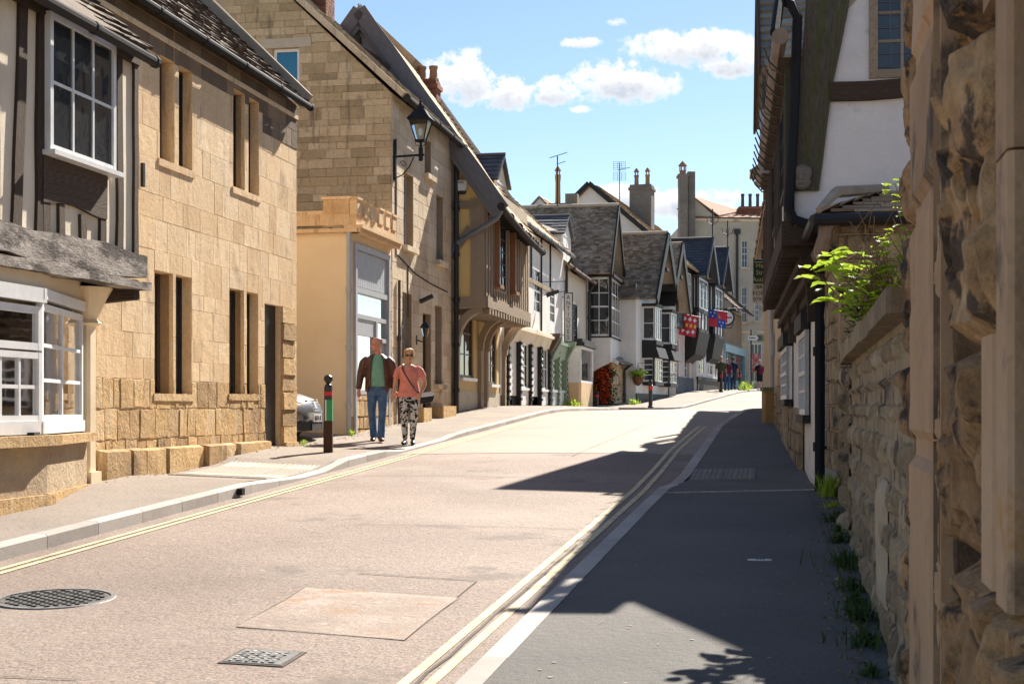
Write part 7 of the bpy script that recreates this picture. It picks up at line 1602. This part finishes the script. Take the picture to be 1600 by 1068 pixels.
# ============================================================ CAR
carp=mat('silver grey car paint',[(.22,.22,.23),(.28,.28,.29)],blk=0,ns=1,bs=200,bump=0,fine=.03,rough=.28,spec=.6,metal=.6)
uc_=24.0
H=Thing('parked_car','silver grey car parked nose out in the gap beside the cream annexe','car',LL,(uc_,2.2,gz(24)))
g0=gz(24)-.03
def sec(y,w_,z0,z1,zt=None,wt=None):
    zt=zt or z1; wt=wt if wt is not None else w_*.9; n=[]
    pr=[(-w_*.9,z0),(-w_,z0+.12),(-w_*1.0,(z0+z1)/2),(-w_*.97,z1-.06),(-wt,z1),(-wt*.93,(z1+zt)/2),(-wt*.75,zt-.01),(-wt*.3,zt+.02),(wt*.3,zt+.02),(wt*.75,zt-.01),(wt*.93,(z1+zt)/2),(wt,z1),(w_*.97,z1-.06),(w_,(z0+z1)/2),(w_,z0+.12),(w_*.9,z0)]
    bow=lambda x:.22*(x/.86)**2
    return [(uc_+a,y+ (bow(a) if y<.6 else 0),g0+b) for a,b in pr]
mb=MB(); S=[sec(-.02,.70,.28,.52),sec(.04,.78,.2,.66),sec(.12,.82,.2,.72),sec(.4,.86,.2,.82),sec(.9,.87,.2,.90),sec(1.25,.87,.2,.95),sec(1.9,.87,.2,.95,1.36,.66),sec(2.4,.87,.2,.96,1.43,.64),sec(3.3,.87,.2,.97,1.38,.62),sec(4.0,.85,.25,.95,1.0,.7),sec(4.2,.78,.3,.85)]
mb.loft(S); o=H.part('body',mb,carp,smooth=True)
mb=MB(); 
for s_ in (-1,1): mb.add([(uc_+s_*.60,1.22,g0+.96),(uc_+s_*.0,1.20,g0+.985),(uc_+s_*.0,1.88,g0+1.385),(uc_+s_*.52,1.92,g0+1.35)],[(0,1,2,3)])
H.part('windscreen',mb,glass)
def onf(s,d,z): return (uc_+s,.0-d*.5+.22*(s/.86)**2+(.0 if z<.5 else (z-.5)*.42),g0+z)
mb=MB(onf); mb.prism([(-.2,0,.52),(.2,0,.52),(.27,-.0,.72),(-.27,0,.72)],(0,.05,0)); H.part('grille',mb,blackm)
mb=MB(onf)
for i in range(7):
    for j in range(4): mb.box(-.24+i*.07,-.20+i*.07,.045,.06,.535+j*.045,.555+j*.045)
H.part('grille_mesh',mb,greyp)
mb=MB(onf); mb.box(-.19,.19,.03,.075,.36,.49); pl=H.part('number_plate',mb,whitep); mb=MB(onf)
for k in range(7):
    if k==4: continue
    mb.box(-.16+k*.048,-.16+k*.048+.03,.074,.078,.385,.465)
mb2=mb; H.part('number_plate_text',mb,blackm,pl)
mb=MB(onf); mb.box(-.66,-.3,-.02,.05,.22,.36); mb.box(-.24,.24,-.02,.055,.22,.33); mb.box(.3,.66,-.02,.05,.22,.36); H.part('lower_intake',mb,blackm)
for s_ in (-1,1):
    mb=MB(onf); pr=[(.40,.56),(.70,.58),(.80,.70),(.74,.76),(.42,.68)]; mb.prism([(s_*a,-.0,b) for a,b in pr],(0,.045,0)); H.part('headlight',mb,mat('amber headlight lens %d'%s_,[(.5,.33,.18),(.65,.5,.35)],blk=0,ns=9,rough=.1,spec=.8,bump=0))
mb=MB(onf); mb.lathe([(.01,0),(.05,.0),(.05,.012)],(0,0,0),4) if False else mb.box(-.05,.05,.06,.075,.58,.70); H.part('badge',mb,greyp)
for u_ in (-.80,.80):
    for y_ in (.85,3.4):
        mb=MB(lambda x,y,z:(uc_+u_+z,y_+x,g0+.31+y)); mb.lathe([(.31,-.1),(.32,-.06),(.32,.06),(.31,.1),(.2,.1)],(0,0,0),20); w_=H.part('wheel',mb,blackm); mb=MB(lambda x,y,z:(uc_+u_+z*(1 if u_>0 else -1),y_+x,g0+.31+y)); mb.lathe([(.2,.095),(.2,.105),(.05,.09)],(0,0,0),10); H.part('rim',mb,greyp,w_)
for s_ in (-1,1):
    mb=MB(); mb.bbox(uc_+s_*.95-.09,uc_+s_*.95+.09,1.35,1.45,g0+.93,g0+1.06,.03); H.part('door_mirror',mb,carp)
# ============================================================ PEOPLE
def matte(n,c,**k): 
    d=dict(ns=8,bs=60,bump=.35,bd=.004,blk=0,fine=.12,rough=.8,spec=.2); d.update(k); return mat(n,[tuple(x*.75 for x in c),c,tuple(min(1,x*1.2) for x in c)],**d)
skin=matte('skin',(.50,.27,.19),rough=.55,fine=.08,bump=.1); skinr=matte('ruddy skin',(.52,.24,.17),rough=.5,fine=.08,bump=.1)
def Rz(a,p,c=(0,0)): x,y=p[0]-c[0],p[1]-c[1]; return Vector((c[0]+x*math.cos(a)-y*math.sin(a),c[1]+x*math.sin(a)+y*math.cos(a),p[2]))
def ering(c,rx,ry,t=Vector((0,0,1)),n=14,rot=0):
    t=t.normalized(); a=Vector((1,0,0)); a=(a-t*a.dot(t)).normalized(); b=t.cross(a); c=Vector(c)
    return [c+a*(rx*math.cos(2*PI*k/n+rot))+b*(ry*math.sin(2*PI*k/n+rot)) for k in range(n)]
def limb(mb,pts,rads,n=12):
    """tapering limb along a polyline; rads = (rx,ry) or r"""
    P_=[Vector(p) for p in pts]; R_=[]
    # resample with smooth joints
    q=[];rr=[]
    for i in range(len(P_)-1):
        for k in range(4):
            t=k/4; q.append(P_[i].lerp(P_[i+1],t)); a=rads[i];b=rads[i+1]; a=a if isinstance(a,tuple) else (a,a); b=b if isinstance(b,tuple) else (b,b); rr.append((a[0]+(b[0]-a[0])*t,a[1]+(b[1]-a[1])*t))
    q.append(P_[-1]); a=rads[-1]; rr.append(a if isinstance(a,tuple) else (a,a))
    for _ in range(1): q=[q[0]]+[(q[i-1]+q[i]*2+q[i+1])/4 for i in range(1,len(q)-1)]+[q[-1]]
    rings=[]
    for i,(c,r) in enumerate(zip(q,rr)):
        t=q[min(i+1,len(q)-1)]-q[max(i-1,0)]; rings.append(ering(c,r[0],r[1],t,n))
    # rounded ends
    t0=(q[1]-q[0]).normalized(); t1=(q[-1]-q[-2]).normalized()
    rings=[ering(q[0]-t0*rr[0][1]*.5,rr[0][0]*.6,rr[0][1]*.6,t0,n)]+rings+[ering(q[-1]+t1*rr[-1][1]*.5,rr[-1][0]*.6,rr[-1][1]*.6,t1,n)]
    mb.loft(rings)
def ball(mb,c,rx,ry,rz,n=12,m=8,rot=0):
    c=Vector(c); rings=[]
    for i in range(1,m):
        a=-PI/2+PI*i/m; rings.append([Rz(rot,(rx*math.cos(a)*math.cos(2*PI*k/n),ry*math.cos(a)*math.sin(2*PI*k/n),0))+c+Vector((0,0,rz*math.sin(a))) for k in range(n)])
    mb.loft(rings)
def hand(mb,w,d,side,s=1.0,curl=.5,palm=(0,-1,0)):
    """w wrist, d direction of the fingers, side = +1/-1 where the thumb points (along lateral axis), palm = palm normal"""
    w=Vector(w); d=Vector(d).normalized(); pn=Vector(palm); pn=(pn-d*pn.dot(d)).normalized(); lt=d.cross(pn).normalized()*side
    c=w+d*.05*s; limb(mb,[w-d*.01,w+d*.035*s,w+d*.085*s],[(.024*s,.018*s),(.036*s,.017*s),(.036*s,.015*s)])
    limb(mb,[w+d*.02*s-lt*.015*s,w+d*.085*s-lt*.018*s],[(.02*s,.016*s),(.018*s,.013*s)])
    limb(mb,[w+d*.02*s+lt*.012*s,w+d*.085*s+lt*.018*s],[(.02*s,.016*s),(.018*s,.013*s)])
    for k,(o,l) in enumerate(((.030,.068),(.010,.078),(-.011,.073),(-.030,.057))):
        a=w+d*.085*s+lt*o*s; e=d*math.cos(curl*.6)+pn*math.sin(curl*.6); f=d*math.cos(curl*1.6)+pn*math.sin(curl*1.6); b=a+e*l*.45*s; g_=b+f*l*.55*s
        limb(mb,[a,b,g_],[.0095*s,.0088*s,.007*s],8)
    a=w+d*.025*s+lt*.028*s; b=a+(d*.6+lt*.6+pn*.3).normalized()*.035*s; limb(mb,[a,b,b+(d*.9+pn*.35).normalized()*.032*s],[.012*s,.0105*s,.008*s],8)
def head(mb,c,turn,s=1.0,nod=0,jaw=1.0,ears=True):
    c=Vector(c) # chin level centre
    pr=[(0.0,.026,.028,-.055),(.022,.046*jaw,.050,-.038),(.05,.060*jaw,.072,-.018),(.085,.068,.088,-.004),(.12,.073,.097,.004),(.155,.076,.100,.008),(.19,.070,.092,.010),(.215,.054,.072,.010),(.232,.028,.04,.010)]
    f=lambda x,y,z:Rz(turn,(x*s,y*s,z*s))+c
    rings=[[f(rx*math.cos(2*PI*k/16),yc+ry*math.sin(2*PI*k/16),z) for k in range(16)] for z,rx,ry,yc in pr]; mb.loft(rings)
    limb(mb,[f(0,-.088,.118),f(0,-.108,.088),f(0,-.098,.078)],[.009*s,.015*s,.014*s],8); limb(mb,[f(-.045,-.076,.128),f(0,-.090,.130),f(.045,-.076,.128)],[.010*s,.011*s,.010*s],8)
    limb(mb,[f(-.022,-.083,.046),f(0,-.09,.047),f(.022,-.083,.046)],[.007*s,.009*s,.007*s],8); ball(mb,f(0,-.074,.014),.022*s,.016*s,.014*s)
    ball(mb,f(-.045,-.06,.08),.02*s,.02*s,.022*s); ball(mb,f(.045,-.06,.08),.02*s,.02*s,.022*s)
    if ears:
        for k in (-1,1): limb(mb,[f(k*.074,.012,.07),f(k*.084,.018,.10),f(k*.078,.014,.125)],[.010*s,.014*s,.010*s],8)
    return f
def fin(o,vox=.01,smooth=4):
    m=o.modifiers.new('remesh','REMESH'); m.mode='VOXEL'; m.voxel_size=vox; m.use_smooth_shade=True
    m2=o.modifiers.new('smooth','SMOOTH'); m2.iterations=smooth; m2.factor=.5
    return o
class Person(Thing):
    def __init__(s,label,loc,rot,group=None):
        s.line=WL; s.org=(0,0,0); s.root=bpy.data.objects.new('person',None); COL.objects.link(s.root); s.root.location=loc; s.root.rotation_euler=(0,0,rot); tag(s.root,label,'person',group)
def face(P,f,s=1,glasses=False,lip=(.35,.12,.1)):
    if glasses:
        mb=MB()
        for k in (-1,1): mb.loft([[f(k*.034+.030*math.cos(2*PI*i/10),-.088-.004*j+abs(.034+.0)*0,.112+.020*math.sin(2*PI*i/10)) for i in range(10)] for j in (0,3)])
        mb.tube([f(-.01,-.098,.118),f(.01,-.098,.118)],.003,5)
        for k in (-1,1): mb.tube([f(k*.062,-.09,.118),f(k*.078,-.02,.12),f(k*.08,.02,.115)],.004,5)
        P.part('sunglasses',mb,blackm)
    else:
        for k in (-1,1):
            mb=MB(); ball(mb,f(k*.030,-.086,.112),.012*s,.010*s,.008*s); P.part('eye',mb,matte('eye %d'%id(mb),(.06,.045,.04),rough=.2))
    mb=MB(); limb(mb,[f(-.02,-.089,.047),f(0,-.0965,.048),f(.02,-.089,.047)],[.003*s,.0045*s,.003*s],6); P.part('mouth',mb,matte('lips %d'%id(mb),lip))
def shoe(mb,a,d,L_=.27,w_=.048,h=.07):
    a=Vector(a); d=Vector(d).normalized(); limb(mb,[a-d*.06+Vector((0,0,.035)),a+d*.04+Vector((0,0,.045)),a+d*(L_-.13)+Vector((0,0,.032)),a+d*(L_-.085)+Vector((0,0,.026))],[(w_*.8,.04),(w_*.85,.045),(w_,.032),(w_*.7,.022)],10)
# ---------------------------------------------------------------- man in leather jacket
mx_,my_=-2.29,24.2
MAN=Person('bald man in brown leather jacket, green t-shirt and blue jeans, looking aside, holding hands',(mx_,my_,zpl(mx_,my_)+.0),R(6))
P=MAN
mb=MB(); limb(mb,[(0,0,1.1),(0,0,1.3),(0,0,1.44),(0,-.005,1.50),(0,-.01,1.56)],[.08,.08,.068,.06,.056])
for k in (-1,1): limb(mb,[(k*.02,0,1.36),(k*.19,0,1.36),(k*.255,.0,1.24),(k*.28,.02,1.12),(k*.285,-.03,.97)],[.05,.05,.045,.04,.034])
if 1:  f=head(mb,(-.012,-.012,1.525),R(-58),1.04,jaw=1.1)
hl=(-.315,-.06,.86); hr=(.285,-.05,.86)
limb(mb,[(-.30,-.03,.98),hl],[.034,.027]); hand(mb,hl,(-.02,-.12,-1),1,1.05,.55,(.9,-.3,0)); limb(mb,[(.27,-.03,.98),hr],[.034,.027]); hand(mb,hr,(.12,-.1,-1),-1,1.05,.8,(-.3,-.9,0))
fin(P.part('body',mb,skinr),.0075,3); face(P,f,1.04)
mb=MB()
for i in range(5):
    z=.165-i*.015; pass
rings=[]
for z,k in ((.09,1.0),(.13,1.03),(.165,1.03),(.19,1.03)):
    idx={.09:(.069,.091,.002),.13:(.075,.0985,.006),.165:(.075,.099,.009),.19:(.071,.093,.010)}[z]
    rings.append([f(idx[0]*1.02*math.cos(a),idx[2]+idx[1]*1.02*math.sin(a),z+(.03 if abs(a-PI*1.5)>1.4 else 0)-.02) for a in [(-.5+ (PI+1.0)*i/11) for i in range(12)]])
n_=12; vs=[p for r in rings for p in r]; mb.add(vs,[(i*n_+j,i*n_+j+1,(i+1)*n_+j+1,(i+1)*n_+j) for i in range(3) for j in range(n_-1)]); P.part('cropped_grey_hair',mb,matte('cropped grey hair',(.42,.32,.27)),smooth=True)
# t-shirt
mb=MB(); sec_=lambda z,rx,ry,yc=0:ering((0,yc,z),rx,ry,Vector((0,0,1)),18)
mb.loft([sec_(.93,.155,.118,-.03),sec_(1.0,.165,.128,-.036),sec_(1.12,.165,.130,-.036),sec_(1.25,.165,.126,-.022),sec_(1.36,.16,.112,-.01),sec_(1.43,.12,.09,0),sec_(1.475,.075,.07,.0)]); fin(P.part('t_shirt',mb,matte('sea green cotton',(.16,.36,.27),ns=12,bump=.5)),.01)
# jacket
mb=MB()
def cring(z,rx,ry,op,yc=0,th=.022):
    n=20; out=[];inn=[]
    for i in range(n):
        a=-PI/2+op+(2*PI-2*op)*i/(n-1); out.append(Vector((rx*math.cos(a),yc+ry*math.sin(a),z))); inn.append(Vector(((rx-th)*math.cos(a),yc+(ry-th)*math.sin(a),z)))
    return out+inn[::-1]
mb.loft([cring(.84,.205,.150,.95),cring(.90,.215,.155,.85),cring(1.05,.208,.152,.70),cring(1.2,.215,.150,.60),cring(1.32,.222,.140,.52),cring(1.40,.20,.118,.5),cring(1.455,.14,.09,.5),cring(1.49,.095,.082,.55)])
limb(mb,[(-.175,0,1.40),(-.235,.0,1.33),(-.285,.02,1.12),(-.315,-.04,.90)],[.062,.078,.064,.05]); limb(mb,[(.175,0,1.40),(.235,.0,1.33),(.275,.02,1.12),(.28,-.03,.91)],[.062,.078,.064,.05])
fin(P.part('leather_jacket',mb,mat('brown leather',[(.03,.012,.008),(.075,.03,.018),(.13,.06,.035)],ns=7,bs=30,bump=.9,bd=.012,blk=0,rough=.42,spec=.5,fine=.3)),.011,2)
mb=MB(); limb(mb,[(-.10,-.118,1.42),(-.118,-.135,1.2),(-.12,-.135,.88)],[.014,.012,.012],8); limb(mb,[(.10,-.118,1.42),(.125,-.135,1.2),(.14,-.13,.88)],[.014,.012,.012],8); P.part('jacket_edge',mb,MATS['brown leather'],smooth=True)
# jeans
mb=MB(); mb.loft([ering((0,0,1.0),.155,.11),ering((0,0,.93),.17,.118),ering((0,.005,.85),.178,.125),ering((0,.005,.78),.17,.12)])
limb(mb,[(-.088,0,.86),(-.095,.0,.50),(-.078,.09,.30),(-.06,.16,.085)],[(.095,.10),(.07,.078),(.062,.066),(.066,.072)]); limb(mb,[(.088,0,.86),(.085,-.09,.51),(.07,-.13,.30),(.055,-.15,.075)],[(.095,.10),(.07,.078),(.062,.066),(.068,.075)])
fin(P.part('jeans',mb,mat('blue denim',[(.025,.06,.13),(.055,.12,.24),(.10,.19,.33)],ns=7,bs=40,bump=.7,bd=.01,blk=0,rough=.85,fine=.25)),.010,2)
for a,d in (((-.06,.18,.015),(-.12,-1,-.1)),((.055,-.15,.0),(.1,-1,0))):
    mb=MB(); shoe(mb,a,d,.29); P.part('shoe',mb,matte('brown shoe leather',(.09,.035,.022),rough=.4),smooth=True)
# ---------------------------------------------------------------- woman
wx,wy=-1.72,23.8
P=Person('woman in pink tunic, sunglasses and black and white trousers with a cross-body bag',(wx,wy,zpl(wx,wy)),R(2))
mb=MB(); limb(mb,[(0,0,1.0),(0,0,1.2),(0,0,1.30),(0,-.002,1.35),(0,-.008,1.41)],[.07,.07,.058,.05,.048])
for k in (-1,1): limb(mb,[(k*.02,0,1.24),(k*.17,0,1.25),(k*.205,0,1.2)],[.045,.045,.04])
if 1:  f=head(mb,(0,-.012,1.385),R(4),.95)
wl2=(-.262,-.03,.86); limb(mb,[(-.20,0,1.25),(-.235,.01,1.04),wl2],[.042,.034,.023]); hand(mb,wl2,(-.28,.0,-1),1,.92,.9,(.4,.9,0))
limb(mb,[(.20,0,1.25),(.262,.02,1.03),(.235,-.07,.93),(.19,-.14,.86)],[.042,.036,.032,.022]); hand(mb,(.19,-.14,.86),(-.35,-.3,-.7),-1,.92,.9,(0,.9,-.3))
ball(mb,(0,-.02,1.31),.10,.075,.035)
fin(P.part('body',mb,matte('tanned skin',(.55,.30,.19),rough=.5,fine=.06,bump=.1)),.0075,3); face(P,f,.95,True,(.4,.12,.12))
mb=MB()
random.seed(3)
for (x,y,z,rx,ry,rz) in ((0,.02,.185,.088,.100,.062),(-.066,.01,.14,.030,.075,.07),(.066,.01,.14,.030,.075,.07),(0,.075,.12,.075,.05,.09),(-.05,-.06,.192,.045,.035,.028),(.03,-.065,.198,.055,.035,.028),(-.07,-.02,.09,.020,.05,.045),(.07,-.02,.09,.020,.05,.045)):
    ball(mb,f(x,y,z),rx*.95,ry*.95,rz*.95)
fin(P.part('blonde_hair',mb,mat('blonde hair',[(.28,.14,.05),(.50,.30,.13),(.66,.46,.24)],ns=30,bs=60,bump=1.0,bd=.01,blk=0,stretch=(1,1,.25),fine=.4,rough=.5)),.008,1)
mb=MB(); mb.loft([ering((0,0,.80),.198,.138),ering((0,0,.86),.19,.135),ering((0,-.005,.95),.172,.125),ering((0,-.008,1.04),.152,.115),ering((0,-.018,1.14),.158,.128),ering((0,-.012,1.22),.165,.118),ering((0,0,1.29),.15,.09),ering((0,0,1.325),.10,.07)])
limb(mb,[(-.13,0,1.28),(-.185,0,1.235),(-.22,.0,1.13)],[.05,.058,.056]); limb(mb,[(.13,0,1.28),(.185,0,1.235),(.235,.0,1.13)],[.05,.058,.056])
fin(P.part('pink_tunic',mb,matte('coral pink cotton',(.68,.25,.20),ns=14,bump=.6)),.010,2)
mb=MB(); mb.loft([ering((0,0,.84),.17,.12),ering((0,0,.76),.18,.13),ering((0,0,.70),.165,.12)])
limb(mb,[(-.082,0,.78),(-.085,-.02,.45),(-.075,.02,.28),(-.07,.02,.10)],[(.088,.095),(.068,.072),(.058,.06),(.042,.046)]); limb(mb,[(.082,0,.78),(.08,-.04,.45),(.065,-.04,.28),(.055,-.04,.10)],[(.088,.095),(.068,.072),(.058,.06),(.042,.046)])
tm=mat('black and white print',[(.012,.012,.014),(.015,.015,.016),(.55,.54,.53),(.6,.6,.6)],ns=15,bs=40,bump=.3,bd=.004,blk=0,rough=.8,fine=.05); tm.node_tree.nodes
for n_ in tm.node_tree.nodes:
    if n_.type=='VALTORGB': 
        e=n_.color_ramp.elements; e[0].position=0; e[1].position=.50; e[2].position=.54; e[3].position=1
fin(P.part('patterned_trousers',mb,tm),.010,2)
for a,d in (((-.07,.03,.0),(-.2,-1,0)),((.055,-.03,.0),(.12,-1,0))):
    mb=MB(); shoe(mb,a,d,.25,.042); P.part('shoe',mb,blackm,smooth=True)
mb=MB(); mb.tube([(-.12,-.065,1.325),(-.10,-.12,1.24),(-.02,-.150,1.10),(.06,-.145,.98),(.15,-.12,.88),(.2,-.07,.84)],.010,6); mb.tube([(-.12,-.065,1.325),(-.09,.02,1.345),(0,.10,1.25),(.1,.13,1.05),(.2,.06,.86)],.010,6); P.part('bag_strap',mb,blackm)
mb=MB(); mb.loft([[(.19+a,-.10+b*.6,.68+c) for a,b,c in ((0,-.06,0),(.2,-.05,.04),(.2,.05,.04),(0,.06,0))],[(.19+a,-.10+b*.6,.80+c) for a,b,c in ((.0,-.09,0),(.24,-.06,.03),(.24,.06,.03),(0,.09,0))],[(.19+a,-.10+b*.6,.86+c) for a,b,c in ((.02,-.05,0),(.2,-.03,.02),(.2,.03,.02),(.02,.05,0))]]); P.part('shoulder_bag',mb,matte('black bag leather',(.02,.02,.025),rough=.35))
mb=MB(); mb.loft([[(.192+a,-.10+b*.62,.79+c) for a,b,c in ((.0,-.095,0),(.24,-.065,.03),(.24,.065,.03),(0,.095,0))],[(.19+a,-.10+b*.62,.87+c) for a,b,c in ((.02,-.055,0),(.2,-.035,.02),(.2,.035,.02),(.02,.055,0))]]); P.part('bag_flap',mb,matte('white bag flap',(.6,.6,.62),rough=.35))
mb=MB(); 
for k in range(12): a=PI+PI*k/11; mb.add([(.06*math.cos(a),-.075+.045*math.sin(a),1.335+.03*math.sin(a)+.004*q) for q in (0,1)]+[(.06*math.cos(a)+.004,-.079+.045*math.sin(a),1.335+.03*math.sin(a)+.004*q) for q in (0,1)],[(0,1,3,2)])
mb=MB(); mb.tube([(.058*math.cos(PI+PI*k/9),-.06+.055*math.sin(PI+PI*k/9),1.34+.05*math.sin(PI+PI*k/9)) for k in range(10)],.003,5); P.part('necklace',mb,matte('silver chain',(.6,.6,.6),rough=.3,metal=.8))
# ---------------------------------------------------------------- distant walkers
def walker(label,px,Y,dx,rot,top,bottom,shorts,hairc,H_=1.72,back=False,bag=None,bald=False,sh=None,arm=0,grp='walkers at the far end of the street'):
    x=(px-CX)/F*Y; zf=prof(Y)+(.09 if x<KF(Y) else .0)
    P=Person(label,(x,Y,zf),rot,grp); s=H_/1.72
    mb=MB(); limb(mb,[(0,0,.8*s),(0,0,1.2*s),(0,0,1.38*s),(0,0,1.48*s)],[.08*s,.08*s,.055*s,.05*s]); limb(mb,[(-.19*s,0,1.3*s),(.19*s,0,1.3*s)],[.045*s,.045*s]); [limb(mb,[(0,0,.82*s),(k*.075*s,0,.8*s),(k*.085*s,-.02*k,.58*s)],[.06*s,.07*s,.07*s]) for k in (-1,1) if shorts]; f=head(mb,(0,-.01,1.475*s),R(random.uniform(-15,15)),s)
    for k in (-1,1):
        w_=(k*.27*s,-.06*k*s-.02,.83*s); limb(mb,[(k*.2*s,0,1.3*s),(k*.245*s,.02,1.05*s),w_],[.045*s,.036*s,.025*s]); hand(mb,w_,(0,-.1,-1),-k,s,.5,(-k,0,0))
        if shorts: limb(mb,[(k*.085*s,-.02*k,.6*s),(k*.08*s,-.03*k,.44*s),(k*.08*s,.05*k,.08*s)],[.07*s,.055*s,.036*s])
    fin(P.part('body',mb,skin),.010,2); 
    face(P,f,s)
    mb=MB(); 
    ball(mb,f(0,.02,.165),.083*s,.10*s,.07*s); ball(mb,f(0,.05,.12),.075*s,.07*s,.07*s); fin(P.part('hair',mb,hairc),.01,1)
    mb=MB(); mb.loft([ering((0,0,.88*s),.185*s,.13*s),ering((0,0,1.0*s),.172*s,.125*s),ering((0,0,1.2*s),.19*s,.13*s),ering((0,0,1.33*s),.18*s,.11*s),ering((0,0,1.43*s),.09*s,.08*s)])
    for k in (-1,1): limb(mb,[(k*.15*s,0,1.37*s),(k*.215*s,0,1.28*s),(k*.24*s,.01,1.12*s)],[.05*s,.06*s,.055*s])
    fin(P.part('top',mb,top),.012,2)
    mb=MB(); mb.loft([ering((0,0,.95*s),.17*s,.12*s),ering((0,0,.82*s),.18*s,.125*s),ering((0,0,.78*s),.17*s,.12*s)])
    for k in (-1,1): limb(mb,[(k*.085*s,0,.84*s),(k*.088*s,-.03*k,.48*s)]+([] if shorts else [(k*.075*s,.05*k,.08*s)]),[(.098*s,.1*s),(.08*s,.085*s)]+([] if shorts else [.06*s]))
    fin(P.part('shorts' if shorts else 'trousers',mb,bottom),.012,2)
    for k in (-1,1): mb=MB(); shoe(mb,(k*.08*s,.05*k,0),(0,-1,0),.27*s); P.part('shoe',mb,sh or blackm,smooth=True)
    if bag:
        mb=MB(); bm,by_=bag; limb(mb,[(.05,by_,1.30*s),(.06,by_,.95*s)],[(.13,.07),(.14,.09)]); fin(P.part('backpack',mb,bm),.012,2)
    return P
olive=matte('olive cotton',(.06,.06,.03)); maroon=matte('maroon cloth',(.13,.015,.05)); navy=matte('navy cloth',(.015,.03,.06)); blk=matte('black cloth',(.015,.015,.017)); hb=matte('brown hair',(.10,.06,.035)); whs=matte('pale trainers',(.45,.45,.46)); dj=matte('dark jeans',(.03,.05,.10))
walker('man in olive t-shirt and dark shorts walking behind the red banded bollard',1126.5,72.3,0,R(5),olive,blk,True,matte('fair short hair',(.3,.2,.12)),1.78)
walker('person in maroon top and blue jeans walking just behind the man in olive',1136,74.5,0,R(-20),maroon,matte('bright blue jeans',(.04,.09,.2)),False,hb,1.68)
walker('person in navy top and dark trousers standing near the shop, seen from behind',1145.5,78,0,R(160),navy,dj,False,hb,1.8,bag=(matte('red and blue daypack',(.25,.03,.04)),-.13))
walker('woman in black top and shorts carrying a maroon bag, walking down the road',1187,80,0,R(-5),blk,blk,True,matte('sandy hair',(.3,.17,.1)),1.66,bag=(maroon,-.15),sh=whs)
